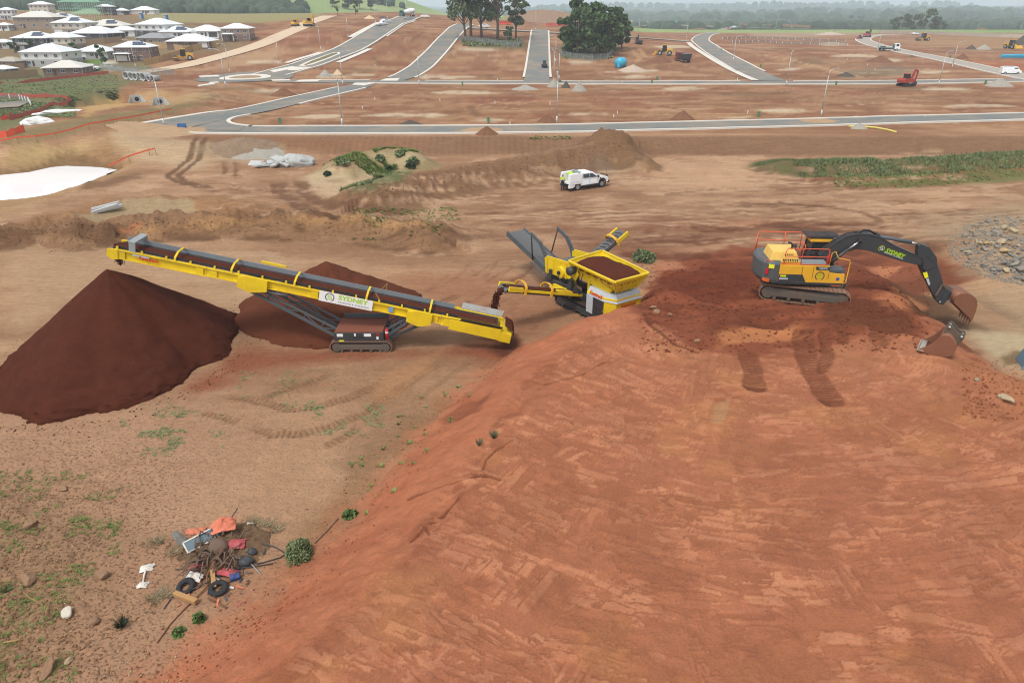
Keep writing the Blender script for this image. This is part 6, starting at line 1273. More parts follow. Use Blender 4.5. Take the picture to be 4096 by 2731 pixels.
M_gfr = mat('green_frame', S(150, 194, 164), .7, var=.1); M_sfr = mat('steel_frame', S(86, 96, 98), .6, var=.1); M_tfr = mat('timber_frame', S(190, 190, 140), .7, var=.1)
frame_house(330, 62, 165, 2, M_gfr, 'two-storey house frame wrapped in green at the back of the estate'); frame_house(352, 87, 118, 1, M_tfr, 'low pale-green timber house frame in front of the scaffolded one'); frame_house(905, 42, 100, 2, M_sfr, 'open grey steel building frame on the far ridge', False)
# ---------------------------------------------------------------- fences
M_tim = mat('paling', S(184, 152, 104), .85, var=.15, scale=3); M_tim2 = mat('old_paling', S(150, 126, 96), .85, var=.15, scale=3); M_postg = mat('galv_post', S(176, 180, 178), .5, .3); M_orn = mat('orange_mesh', S(232, 92, 60), .7, var=.12, scale=1); M_sil2 = mat('red_silt_fabric', S(190, 92, 74), .8, var=.12, scale=1); M_hoard = mat('concrete_hoarding', S(190, 178, 156), .85, var=.1, scale=.3)
def fence(name, label, px, h, bay, mp_, mpost, panel='panel', thick=.04, post=.1, cat='fence', maxbays=60, z0=0., sag=0.):
    w_ = [P(*p) for p in px]; t = thing(name, label, cat, w_[0]); pts = []
    for a, b in zip(w_[:-1], w_[1:]):
        n = max(1, min(maxbays, round((b.xy-a.xy).length/bay)))
        pts += [a.lerp(b, k/n) for k in range(n)]
    pts.append(w_[-1]); o0 = w_[0]; pts = [Vector((p.x-o0.x, p.y-o0.y, TT(p.x, p.y)-o0.z)) for p in pts]
    for p in pts: obj('post', MB().box((p.x, p.y, p.z+h/2), (post, post, h+.1)), mpost, t)
    for a, b in zip(pts[:-1], pts[1:]): obj(panel, MB().hexa([a+Vector((0, -thick/2, z0)), b+Vector((0, -thick/2, z0)), b+Vector((0, thick/2, z0)), a+Vector((0, thick/2, z0))], [a+Vector((0, -thick/2, h-sag)), b+Vector((0, -thick/2, h-sag*.2)), b+Vector((0, thick/2, h-sag*.2)), a+Vector((0, thick/2, h-sag))]), mp_, t)
    return t
fence('timber_fence', 'long new timber paling fence along the pale haul road', [(578, 262), (640, 250), (720, 228), (770, 205), (878, 186)], 1.8, 2.5, M_tim, M_tim2); fence('timber_fence', 'timber fence between the grey-roofed house and the haul road houses', [(600, 193), (680, 196), (735, 207), (770, 205)], 1.8, 2.5, M_tim, M_tim2)
fence('timber_fence', 'weathered paling fence in front of the nearest left-edge house', [(-30, 322), (60, 316), (155, 308)], 1.9, 2.5, M_tim2, M_tim2); fence('timber_fence', 'paling fence below the taupe-roofed house', [(-20, 285), (50, 284), (100, 280)], 1.8, 2.5, M_tim2, M_tim2); fence('timber_fence', 'paling fence below the long low dark-walled house', [(320, 182), (420, 176), (490, 168)], 1.8, 2.5, M_tim2, M_tim2)
M_mesh = mat('fence_mesh', S(140, 146, 144), .6, .2, alpha=.30)
fence('temporary_fence', 'grey mesh fence around the tall gum trees', [(1828, 155), (1840, 165), (1930, 174), (2030, 188), (2075, 190), (2092, 170)], 1.8, 2.4, M_mesh, M_postg, 'mesh_panel', .02, .06); fence('temporary_fence', 'curved grey mesh fence around the dense dark trees', [(2236, 190), (2246, 228), (2300, 238), (2370, 242), (2430, 238), (2452, 215), (2456, 196)], 1.8, 2.4, M_mesh, M_postg, 'mesh_panel', .02, .06)
fence('temporary_fence', 'grey mesh fence along the kerb between estate and pipes', [(395, 275), (480, 284), (560, 290), (640, 296), (700, 300)], 1.5, 2.6, M_mesh, M_postg, 'mesh_panel', .02, .06); fence('silt_fence', 'red silt fence across the grass below the brown front house', [(-30, 342), (120, 330), (280, 312), (435, 295)], .7, 3, M_sil2, M_tim2, 'fabric', .03, .06); fence('silt_fence', 'bent red silt fence running down to the white geotextile roll', [(-30, 386), (120, 392), (270, 400), (284, 405), (255, 422), (160, 452), (40, 482)], .8, 3, M_sil2, M_tim2, 'fabric', .03, .06, sag=.2)
fence('barrier_mesh', 'bright orange barrier mesh at the left edge by the pond bank', [(-20, 556), (30, 550), (60, 540), (100, 527)], 1.0, 2.2, M_orn, M_tim2, 'fabric', .03, .06, sag=.25); fence('barrier_mesh', 'orange mesh heap left of the white geotextile roll', [(5, 482), (30, 478), (50, 470)], .9, 1.5, M_orn, M_tim2, 'fabric', .03, .06, sag=.4)
fence('hoarding', 'row of pale concrete hoarding panels behind the far right earthworks', [(3330, 132), (3480, 130), (3650, 136), (3800, 142), (4000, 150), (4110, 152)], 1.9, 7, M_hoard, M_postg, 'panel', .12, .15); fence('hoarding', 'brown and yellow hoarding along the ridge right of centre', [(2960, 103), (3060, 105), (3180, 108), (3240, 112)], 2.0, 8, mat('hoarding_brown', S(156, 118, 88), .85, var=.15), M_postg, 'panel', .12, .15); fence('low_wall', 'pale low wall in front of the parked vans on the ridge', [(2440, 96), (2600, 100), (2740, 104), (2850, 108)], .9, 8, M_hoard, M_postg, 'panel', .15, .15)
fence('picket_line', 'double row of white survey pickets on the dirt right of the curve', [(2890, 158), (3000, 155), (3120, 158), (3380, 168)], .9, 4, M_mesh, M_wht, 'tape', .02, .12); fence('picket_line', 'lower row of white survey pickets right of the curve', [(2930, 172), (3060, 170), (3130, 176), (3390, 182)], .9, 4, M_mesh, M_wht, 'tape', .02, .12); fence('bollard_row', 'white bollards around the cul-de-sac at the left edge', [(-20, 398), (40, 396), (80, 398), (115, 408), (124, 422)], .8, 1.8, M_mesh, M_wht, 'rail', .02, .14)
fence('bunting_line', 'line of orange flag bunting above the pond', [(0, 590), (150, 570), (300, 540), (420, 510), (560, 485), (690, 457)], .9, 2.6, M_orn, M_tim2, 'flag', .02, .05, z0=.72); fence('bunting_line', 'orange bunting beside the tyre tracks above the pond', [(440, 690), (520, 650), (600, 625), (625, 620)], .9, 2.0, M_orn, M_tim2, 'flag', .02, .05, z0=.72)
# ---------------------------------------------------------------- street lamps
def lamp_proto():
    t = thing('street_lamp', 'x', 'street lamp', (0, 0, 0), 0, 'new street lamps'); m = mat('lamp_galv', S(196, 200, 200), .45, .4, var=.05)
    obj('base_sleeve', MB().cyl((0, 0, -.2), (0, 0, 1.1), .13, .12, 10), m, t, True); obj('pole', MB().cyl((0, 0, .9), (0, 0, 6.3), .08, .055, 10), m, t, True)
    obj('outreach_arm', MB().tube([(0, 0, 6.2), (.05, 0, 6.75), (.3, 0, 7.15), (.8, 0, 7.35), (1.6, 0, 7.42)], .045), m, t, True); obj('luminaire', MB().box((1.95, 0, 7.42), (.75, .3, .12)), m, t, bevel=.02); return t
lp = lamp_proto()
LAMPS = [(903, 346, 180, 'before the roundabout'), (919, 292, 180, 'behind the roundabout'), (657, 503, 180, 'above the muddy basin'), (543, 271, 180, 'by the brown brick two-storey house'), (1117, 260, 150, 'left of the median island'), (1283, 201, 150, 'halfway up the hill road footpath'), (1393, 152, 150, 'beside the upper footpath of the hill road'), (1503, 96, 0, 'near the white utes on the hill road'), (1550, 76, 0, 'at the crest left of the mixer truck'), (1624, 56, 0, 'behind the mixer truck'), (1371, 341, 0, 'at the branch road junction'), (1677, 339, 0, 'below the second uphill road'), (1369, 503, 180, 'on the verge of the near road, leftmost'), (2227, 493, 90, 'on the verge of the near road, middle'), (2215, 334, 100, 'at the foot of the straight road, left of a pair'), (2236, 320, 180, 'at the foot of the straight road, right of a pair'), (2222, 250, 180, 'halfway along the straight road'), (2143, 124, 90, 'at the top of the straight road'), (2933, 243, 0, 'inside the curve beside the verge'), (2553, 154, 90, 'behind the tracked drill'), (2746, 156, 90, 'at the top of the curved road'), (2854, 108, 60, 'on the ridge above the curve'), (3145, 342, 60, 'at the foot of the curved road'), (3284, 466, 30, 'on the verge of the near road, rightmost'), (3753, 342, 30, 'right of the red excavator'), (3808, 273, 0, 'beside the haul road right'), (3510, 205, 0, 'behind the flatbed truck'), (3103, 114, 20, 'beside the brown hoarding'), (3596, 137, 40, 'in front of the rounded dark trees'), (4077, 135, 30, 'at the far right edge')]
for i, (x, y, a, wh) in enumerate(LAMPS):
    o = lp if i == 0 else copy_tree(lp); p = P(x, y); o.location = (p.x, p.y, p.z-.05); o.rotation_euler = (0, 0, R(a)); o['label'] = 'grey curved street lamp ' + wh
# ---------------------------------------------------------------- trees
def leaf_mat(name, rgb):
    m, n, b = new_mat(name); L = n.links; at = n.nodes.new('ShaderNodeAttribute'); at.attribute_name = 'Col'; vm = n.nodes.new('ShaderNodeVectorMath'); vm.operation = 'MULTIPLY'; vm.inputs[1].default_value = rgb
    L.new(at.outputs['Color'], vm.inputs[0]); L.new(vm.outputs[0], b.inputs['Base Color']); b.inputs['Roughness'].default_value = .7; b.inputs['Specular IOR Level'].default_value = .15; MATS[name] = m; return m
LM = {'gum': leaf_mat('gum_leaf', S(104, 118, 84)), 'dark': leaf_mat('dark_leaf', S(84, 106, 68)), 'wood': leaf_mat('forest_leaf', S(62, 78, 56)), 'bright': leaf_mat('bright_leaf', S(96, 118, 66)), 'grass': leaf_mat('grass_blade', S(116, 136, 78)), 'sage': leaf_mat('sage_blade', S(124, 138, 98)), 'dry': leaf_mat('dry_blade', S(150, 138, 112))}
M_bark = mat('gum_bark', S(112, 98, 84), .9, var=.2, scale=2)
QV = np.array([(-.5, 0, -.5), (.5, 0, -.5), (.5, 0, .5), (-.5, 0, .5)]); QF = [(0, 1, 2, 3)]
def rot_quads(pos, size, rg_, flat=.0):
    n = len(pos); u = rg_.normal(0, 1, (n, 3)); u /= np.linalg.norm(u, axis=1)[:, None]; v = rg_.normal(0, 1, (n, 3)); v -= (v*u).sum(1)[:, None]*u; v /= np.linalg.norm(v, axis=1)[:, None]
    s = np.asarray(size)[:, None]*.5; V = np.stack([pos-u*s-v*s*.7, pos+u*s*.6-v*s, pos+u*s+v*s*.7, pos-u*s*.5+v*s], 1).reshape(-1, 3); return V, np.arange(4*n).reshape(-1, 4)
def tree(name, label, base, h, spread, kind, seed, lobes=9, leaves=900, trunk=.45, group=None, lean=(0, 0), size=.75, low=.35, tr_r=.022):
    rg_ = np.random.default_rng(seed); t = thing(name, label, 'tree', base, 0, group); mb = MB(); top = Vector((lean[0]*h, lean[1]*h, h*.8))
    pts = [Vector((0, 0, -.3)), Vector((top.x*.25, top.y*.25, h*.25)), Vector((top.x*.6+rg_.normal(0, .02*h), top.y*.6, h*.55)), top]; mb.tube(pts, .2, 7, rad=[h*tr_r*1.25, h*tr_r, h*tr_r*.7, h*tr_r*.25]); C_ = []
    for i in range(lobes):
        a = rg_.uniform(0, 6.28); rr = spread*math.sqrt(rg_.uniform(.05, 1)); z = h*rg_.uniform(low, 1.0); rr *= min(1, 1.25-abs(z/h-.65)); c = Vector((top.x*z/h+rr*math.cos(a), top.y*z/h+rr*math.sin(a), z)); C_.append((c, spread*rg_.uniform(.28, .5)))
        st_ = pts[1].lerp(pts[3], max(0, min(.9, (z/h-.45)*1.2))); mb.tube([st_, st_.lerp(c, .55)+Vector((0, 0, h*.03)), c], .1, 5, rad=[h*tr_r*.5, h*tr_r*.32, h*tr_r*.12])
    obj('trunk', mb, M_bark, t, True); n = leaves; k = rg_.integers(0, lobes, n); d = rg_.normal(0, 1, (n, 3)); d /= np.linalg.norm(d, axis=1)[:, None]; r_ = rg_.uniform(.25, 1, n)**.6
    cc = np.array([C_[i][0] for i in k]); cr = np.array([C_[i][1] for i in k]); pos = cc + d*(r_*cr)[:, None]*np.array((1, 1, .72)); V, F = rot_quads(pos, rg_.uniform(.6, 1.3, n)*size, rg_)
    me = mesh_np('crown', V, F, False); b = rg_.uniform(.65, 1.25, n)*(1+.1*rg_.normal(0, 1, lobes)[k]); set_col(me, np.repeat(np.stack([b*(1+.08*rg_.normal(0, 1, n)), b, b*.95], 1), 4, 0)); link('crown', me, LM[kind], t); return t
G1 = [(1863, 155, 17, 5.5, 'leftmost slim', -.10), (1884, 157, 21, 6.0, 'second, tallest straight', .0), (1927, 156, 19, 5.6, 'third, middle forked', -.04), (1990, 166, 22, 8.0, 'fourth, thickest trunked', .03), (2063, 152, 14, 3.6, 'rightmost short', .02)]
for i, (x, y, h, s, w_, ln) in enumerate(G1): p = P(x, y); tree('gum_tree', w_+' gum tree in the fenced clump left of the straight road', p, h, s, 'gum', 300+i, 16, 2200, group='tall gum trees', lean=(ln, 0), low=.38, size=.7)
p = P(2030, 165); tree('shrub', 'dense dark green shrub among the tall gum trees', p, 6, 1.8, 'dark', 310, 7, 500, low=.1, size=.6)
G2 = [(2280, 216, 11, 3.4, 'leftmost'), (2308, 226, 14, 3.6, 'front left'), (2335, 212, 16.5, 3.8, 'tallest back left'), (2368, 230, 12.5, 3.4, 'front middle'), (2400, 214, 14.5, 3.8, 'back middle'), (2425, 226, 11.5, 3.2, 'front right'), (2458, 204, 13.5, 3.4, 'right'), (2486, 196, 11, 2.8, 'rightmost leaning')]
for i, (x, y, h, s, w_) in enumerate(G2): tree('bushy_gum', w_+' tree of the dense dark clump right of the straight road', P(x, y), h*.98, s*1.08, 'dark', 330+i, 22, 2600, group='dense dark trees', low=.18, size=.8)
G3 = [(3585, 121, 9.5, 5.5, 'leftmost rounded'), (3640, 120, 11, 6.0, 'second rounded'), (3690, 122, 15, 7.0, 'tallest'), (3730, 122, 10, 5.0, 'right-hand'), (3765, 118, 6, 3.5, 'small pale right-hand')]
for i, (x, y, h, s, w_) in enumerate(G3): tree('round_tree', w_+' tree of the far right dark clump', P(x, y), h, s, 'dark' if i < 4 else 'gum', 350+i, 12, 1000, group='far right tree clump', low=.15, size=1.1)
for i, (x, y, h, s, w_, k) in enumerate([(410, 262, 5.5, 1.6, 'small dark street tree beside the lawn of the grey house', 'dark'), (300, 232, 4, 1.3, 'small shrub between the white car and the grey house', 'dark'), (480, 58, 5, 2, 'small tree in front of the back-row house with steep side roof', 'dark'), (610, 50, 4, 1.4, 'young tree by the alone white house', 'bright'), (640, 50, 4, 1.4, 'young tree beside the far lamp', 'bright'), (780, 46, 5, 1.6, 'young tree by the brown-walled back house', 'bright'), (1000, 48, 5, 1.6, 'young bright tree right of the steel frame', 'bright'), (1015, 48, 5, 1.6, 'second young bright tree right of the steel frame', 'bright'), (1227, 52, 5, 1.2, 'slim young tree by the orange verge', 'bright'), (1265, 52, 5, 1.2, 'second slim young tree by the orange verge', 'bright'), (1350, 58, 6, 1.3, 'slim tree on the dirt ridge', 'bright'), (1423, 62, 6, 1.3, 'slim tree left of the crest lamps', 'bright'), (60, 212, 3, 1.3, 'low garden shrub left of the dark balcony house', 'dark'), (125, 210, 4, 1.4, 'garden shrub below the balcony', 'dark')]): tree('small_tree', w_, P(x, y), h, s, k, 370+i, 6, 260, low=.25, size=.6)
# far woods: one mass of crowns on the hills, and single paddock trees
ico = bmesh.new(); bmesh.ops.create_icosphere(ico, subdivisions=2, radius=1.0); IV = np.array([v.co for v in ico.verts]); IF = np.array([[v.index for v in f.verts] for f in ico.faces]); ico.free()
rg_ = np.random.default_rng(77); IV2 = IV*(1+.28*(rg_.random(len(IV))-.5)[:, None])
pos = []; sc_ = []
def scatter(n, x0, x1, y0, y1, f, s0, s1):
    x = rg_.uniform(x0, x1, n); y = np.exp(rg_.uniform(math.log(y0), math.log(y1), n)); k = f(x, y)
    for a, b, q in zip(x, y, k):
        if q: s = rg_.uniform(s0, s1); pos.append((a, b, float(Th(a, b))+s*.55)); sc_.append(s)
scatter(5200, -800, -120, 585, 1000, lambda x, y: (x < -.36*y + 70*(fbm(x/60, y/60, 2, 5)-.5)) & (x > -.82*y), 4.5, 7.5)
scatter(500, -330, -120, 570, 640, lambda x, y: (x < -.27*y + 30*(fbm(x/30, y/30, 2, 6)-.5)), 3.5, 5.5)
scatter(2600, -150, 1150, 760, 1500, lambda x, y: (np.abs(x) < .80*y) & (fbm(x/90, y/160, 3, 7) > .50) & (x > -.06*y), 5, 8)
scatter(2600, -300, 2200, 1400, 3900, lambda x, y: (np.abs(x) < .80*y) & (x > -.07*y) & (fbm(x/200, y/300, 3, 9) > .36), 9, 16)
scatter(120, -230, -60, 640, 760, lambda x, y: (fbm(x/30, y/30, 2, 15) > .66), 3, 5)
V, F = tile(IV2, IF, pos, sc_, rg_.uniform(0, 6.3, len(pos)), None, None); me = mesh_np('woodland', V, F, False)
b = np.repeat(rg_.uniform(.7, 1.25, len(pos)), len(IV2))*rg_.uniform(.75, 1.25, len(pos)*len(IV2)); set_col(me, np.stack([b, b, b], 1)); o = link('woodland', me, LM['wood']); o['kind'] = 'stuff'; o['label'] = 'dark eucalypt woodland covering the far hills and plain'
for i, (x, y, h) in enumerate([(1390, 40, 12), (1440, 40, 11), (1485, 42, 11), (1200, 28, 12), (1330, 30, 11), (3400, 100, 14), (3440, 98, 13), (3280, 95, 10), (2085, 30, 8), (2105, 28, 8), (2135, 26, 8), (2160, 28, 7)]):
    r_ = ray(x, y); d_ = np.linspace(560, 1200, 300); g = H + r_[2]*d_ - Th(r_[0]*d_, r_[1]*d_); k = int(np.argmax(g < 0)) if (g < 0).any() else 120; px_, py_ = r_[0]*d_[k], r_[1]*d_[k]
    tree('paddock_tree', ['round tree', 'dark tree', 'broad tree'][i % 3] + ' number %s along the far paddock skyline' % ['one', 'two', 'three', 'four', 'five', 'six', 'seven', 'eight', 'nine', 'ten', 'eleven', 'twelve'][i], (px_, py_, float(Th(px_, py_))), h, h*.42, 'wood', 420+i, 8, 260, group='paddock trees', low=.2, size=1.6)
# ---------------------------------------------------------------- vehicles and plant on the estate
M_tyre = mat('tyre', S(44, 44, 46), .8, var=.1); M_cw = mat('car_white', S(242, 244, 244), .3, var=.02, coat=.4); M_cs = mat('car_silver', S(176, 180, 182), .3, .3, var=.03); M_cd = mat('car_dark', S(58, 62, 70), .3, var=.05, coat=.3); M_cr = mat('plant_red', S(170, 62, 48), .45, var=.06, dust=.3); M_cy = mat('plant_yellow', S(222, 172, 50), .5, var=.06, dust=.35); M_cyan = mat('cyan_tank', S(60, 176, 208), .4, var=.05); M_tk = mat('truck_green', S(52, 120, 110), .5, var=.05)
def simple_wheels(t, xs, y, r, w_=.25):
    for x in xs:
        for s in (-1, 1): q = obj('wheel', MB().cyl((x, s*(y-w_/2), r), (x, s*(y+w_/2), r), r, n=12), M_tyre, t); obj('rim', MB().cyl((x, s*(y+w_/2), r), (x, s*(y+w_/2+.02), r), r*.55, n=8), M_sil, q)
def car(px, rz, m, label, kind='car', cat=None, name=None):
    p = P(*px) if not isinstance(px, Vector) else px; t = thing(name or kind, label, cat or kind, p, R(rz))
    if kind == 'van': prof = [(-2.4, .35), (-2.45, 1.95), (1.2, 2.0), (2.0, 1.15), (2.5, .95), (2.5, .35)]; win = [(.4, 1.2), (.5, 1.75), (1.25, 1.75), (1.75, 1.2)]; wx_, y = (-1.5, 1.6), .85
    elif kind == 'ute': prof = [(-2.5, .45), (-2.5, 1.05), (-.6, 1.05), (-.5, 1.75), (.6, 1.75), (1.2, 1.15), (2.5, 1.0), (2.5, .45)]; win = [(-.4, 1.15), (-.35, 1.62), (.5, 1.62), (.95, 1.15)]; wx_, y = (-1.6, 1.55), .8
    elif kind == 'wagon': prof = [(-2.3, .4), (-2.3, 1.1), (-2.1, 1.75), (.5, 1.75), (1.1, 1.15), (2.3, 1.0), (2.35, .4)]; win = [(-2.0, 1.15), (-1.9, 1.62), (.4, 1.62), (.9, 1.15)]; wx_, y = (-1.4, 1.45), .8
    else: prof = [(-2.2, .35), (-2.25, .95), (-1.6, 1.02), (-.9, 1.45), (.4, 1.45), (1.1, .98), (2.2, .85), (2.25, .35)]; win = [(-1.2, 1.05), (-.8, 1.36), (.35, 1.36), (.85, 1.05)]; wx_, y = (-1.35, 1.35), .75
    ww = .92 if kind != 'van' else .97
    b = obj('body', MB().hexa([(x, -ww+(.12 if z > 1.2 else 0), z) for x, z in prof], [(x, ww-(.12 if z > 1.2 else 0), z) for x, z in prof]), m, t, bevel=.05)
    for s in (-1, 1): obj('side_window', MB().add([(x, s*(ww-.04), z) for x, z in win], [(0, 1, 2, 3)]), M_glass, b)
    a_, c_ = win[3], win[2]; obj('windscreen', MB().add([(a_[0]+.22, -.7, a_[1]), (a_[0]+.22, .7, a_[1]), (c_[0]+.2, .6, c_[1]+.02), (c_[0]+.2, -.6, c_[1]+.02)], [(0, 1, 2, 3)]), M_glass, b); obj('bumper', MB().box((prof[-1][0]+.02, 0, .5), (.12, 1.6, .22)), M_tyre, b)
    if kind == 'van': obj('roof_rack', MB().box((-.6, 0, 2.08), (2.6, 1.4, .05)), M_sil, t)
    simple_wheels(t, wx_, y, .36); return t
car((4038, 298), -12, M_cw, 'white van with roof rack parked on the far right haul road', 'van'); car((365, 283), 8, M_cw, 'white four-wheel drive beside the brown front-row house', 'wagon', 'car'); car((314, 238), -30, M_cw, 'small white car in the grey house driveway', 'car')
car((1529, 104), 50, M_cw, 'white ute on the hill road, left of a pair', 'ute'); car((1543, 92), 50, M_cw, 'white car behind the ute on the hill road', 'car'); car((1636, 81), 230, M_cs, 'silver car coming over the crest below the mixer truck', 'car'); car((1936, 112), 190, M_cw, 'white car parked behind the tall gum trees', 'car')
car((2587, 96), 8, M_cw, 'white van parked at the ridge behind the dark trees', 'van'); car((2650, 95), 4, M_cw, 'second white van along the ridge', 'van'); car((2935, 110), 175, M_cw, 'white sedan at the top of the curved road', 'car'); car((2245, 92), 90, M_cd, 'dark car near the orange barriers left of the dark trees', 'wagon', 'car'); car((2555, 113), 180, M_cd, 'dark car in front of the ridge barriers', 'car')
for i, (x, y, m, r_, w_) in enumerate([(2098, 84, M_cw, 200, 'white car beside the parked white trucks, left'), (2118, 86, M_cd, 10, 'dark wagon beside the parked white trucks'), (2142, 87, M_cd, 20, 'dark wagon in front of the big white truck'), (1080, 47, M_cd, 0, 'dark car on the far left ridge'), (1150, 46, M_cw, 0, 'white car on the far left ridge by the site huts'), (1075, 42, mat('car_salmon', S(206, 130, 116), .4), 180, 'salmon pink car at the end of the paddock'), (1700, 72, M_cw, 5, 'white car right of the mixer truck'), (3660, 140, M_cw, 0, 'white car behind the far right earthworks')]): car((x, y), r_, m, w_, 'car')
def truck(px, rz, label, body='flat', cm=None, bm=None, L_=7.5):
    p = P(*px); t = thing('truck', label, 'truck', p, R(rz)); cm = cm or M_cw
    c = obj('cab', MB().ext([(L_/2-1.9, .6), (L_/2-1.9, 2.7), (L_/2-.4, 2.75), (L_/2, 1.9), (L_/2+.05, .6)], -1.15, 1.15), cm, t, bevel=.05); obj('windscreen', MB().add([(L_/2+.05, -1, 1.75), (L_/2+.05, 1, 1.75), (L_/2-.3, 1, 2.6), (L_/2-.3, -1, 2.6)], [(0, 1, 2, 3)]), M_glass, c)
    for s in (-1, 1): obj('side_window', MB().add([(L_/2-1.5, s*1.16, 1.7), (L_/2-.35, s*1.16, 1.7), (L_/2-.6, s*1.16, 2.5), (L_/2-1.5, s*1.16, 2.5)], [(0, 1, 2, 3)]), M_glass, c)
    obj('bumper', MB().box((L_/2+.05, 0, .6), (.2, 2.3, .35)), M_tyre, c); obj('chassis', MB().box((-.6, 0, .75), (L_-1, 1.0, .3)), M_tyre, t)
    if body == 'flat': obj('tray', MB().box((-1.2, 0, 1.1), (L_-2.6, 2.4, .18)), bm or M_sil, t); obj('headboard', MB().box((L_/2-2.1, 0, 1.7), (.1, 2.3, 1.2)), bm or M_sil, t); obj('load', MB().box((-2.2, 0, 1.4), (1.6, 1.8, .5)), M_gry, t)
    elif body == 'tip': obj('tipper_body', MB().hexa([(-L_/2, -1.1, 1.0), (L_/2-2.1, -1.1, 1.0), (L_/2-2.1, 1.1, 1.0), (-L_/2, 1.1, 1.0)], [(-L_/2-.2, -1.25, 2.5), (L_/2-2.1, -1.25, 2.5), (L_/2-2.1, 1.25, 2.5), (-L_/2-.2, 1.25, 2.5)]), bm or M_chr, t)
    elif body == 'box': obj('box_body', MB().box((-1.1, 0, 2.2), (L_-2.4, 2.4, 2.4)), bm or M_cw, t)
    elif body == 'tank': obj('tank', MB().cyl((-L_/2, 0, 1.9), (L_/2-2.2, 0, 1.9), 1.0, n=18), bm or M_cyan, t, True)
    elif body == 'mixer': obj('mixer_drum', MB().cyl((-L_/2-.1, 0, 2.9), (-L_/4, 0, 2.5), .7, 1.2, 18).cyl((-L_/4, 0, 2.5), (L_/2-2.2, 0, 2.1), 1.2, .7, 18), bm or M_cw, t, True); obj('chute', MB().box((-L_/2-.4, 0, 1.6), (.8, .5, .8)), M_sil, t)
    simple_wheels(t, (L_/2-1.1, -L_/2+1.0, -L_/2+2.2), 1.0, .48, .3); return t
truck((3553, 204), -12, 'white flatbed truck coming down the far right haul road', 'flat', M_cw, M_tk); truck((1630, 68), 160, 'concrete mixer truck with white and teal drum on the crest', 'mixer', M_tk); truck((2700, 97), 175, 'truck with cyan tank parked on the ridge', 'tank', M_cw); truck((2180, 84), 10, 'large white tipper truck with blue trailer parked by the depot', 'box', M_cw, L_=11); truck((2745, 98), 10, 'small white truck right of the cyan tank truck', 'flat'); truck((2060, 72), 5, 'long white truck behind the tall gum trees, left', 'box', L_=12); truck((2010, 74), 5, 'white box truck behind the fourth gum tree', 'box', L_=10); truck((2730, 248), 100, 'black and red tipper truck beside the yellow loader', 'tip', M_cr, M_chr)
def digger(px, rz, m, label, s=1.0, reach=1, name='excavator', boom_m=None):
    p = P(*px); t = thing(name, label, 'excavator', p, R(rz)); t.scale = (s,)*3
    for y in (-.85, .85):
        k = obj('track', MB().ext([(-1.5, .1), (-1.7, .35), (-1.5, .65), (1.5, .65), (1.7, .35), (1.5, .1)], y-.25, y+.25), M_tyre, t)
    obj('house', MB().ext([(-1.7, .8), (1.1, .8), (1.1, 1.5), (.2, 1.6), (-1.5, 1.75), (-1.75, 1.3)], -1.05, 1.05), m, t, bevel=.04); c = obj('cab', MB().ext([(-.1, 1.5), (-.1, 2.5), (.85, 2.5), (1.1, 1.5)], .1, 1.0), M_glass, t); obj('cab_roof', MB().box((.38, .55, 2.56), (1.1, 1.0, .1)), m, t)
    B1, B2, B3 = (1.0, 1.3), (2.5, 3.4), (3.7, 3.0); bm_ = boom_m or m
    obj('boom', MB().bar((B1[0], -.1, B1[1]), (B2[0]*reach, -.1, B2[1]), .3, .4).bar((B2[0]*reach, -.1, B2[1]), (B3[0]*reach, -.1, B3[1]), .28, .34), bm_, t); obj('stick', MB().bar((B3[0]*reach, -.1, B3[1]+.1), (B3[0]*reach-.3, -.1, .9), .22, .28), bm_, t); obj('boom_ram', MB().cyl((1.2, -.1, 1.0), (2.0*reach, -.1, 2.3), .08), M_sil, t)
    obj('bucket', MB().ext([(B3[0]*reach-.5, .95), (B3[0]*reach-.1, .95), (B3[0]*reach+.1, .5), (B3[0]*reach-.3, .15), (B3[0]*reach-.8, .3)], -.5, .3), M_chr, t); return t
digger((3622, 346), 20, M_cr, 'red excavator digging beside the second road on the right', 1.05, .7); digger((3468, 150), 30, M_cr, 'dark red excavator at the far bend of the haul road', 1.2, .6, boom_m=M_chr); digger((1236, 106), 40, M_cy, 'yellow excavator on the pale haul road, right of a pair', 1.15, .55); digger((1183, 106), 60, M_cy, 'smaller yellow digger on the pale haul road, left of a pair', .9, .4); digger((2554, 178), 100, M_chr, 'dark tracked drill rig right of the dense trees', .95, .35, name='drill_rig')
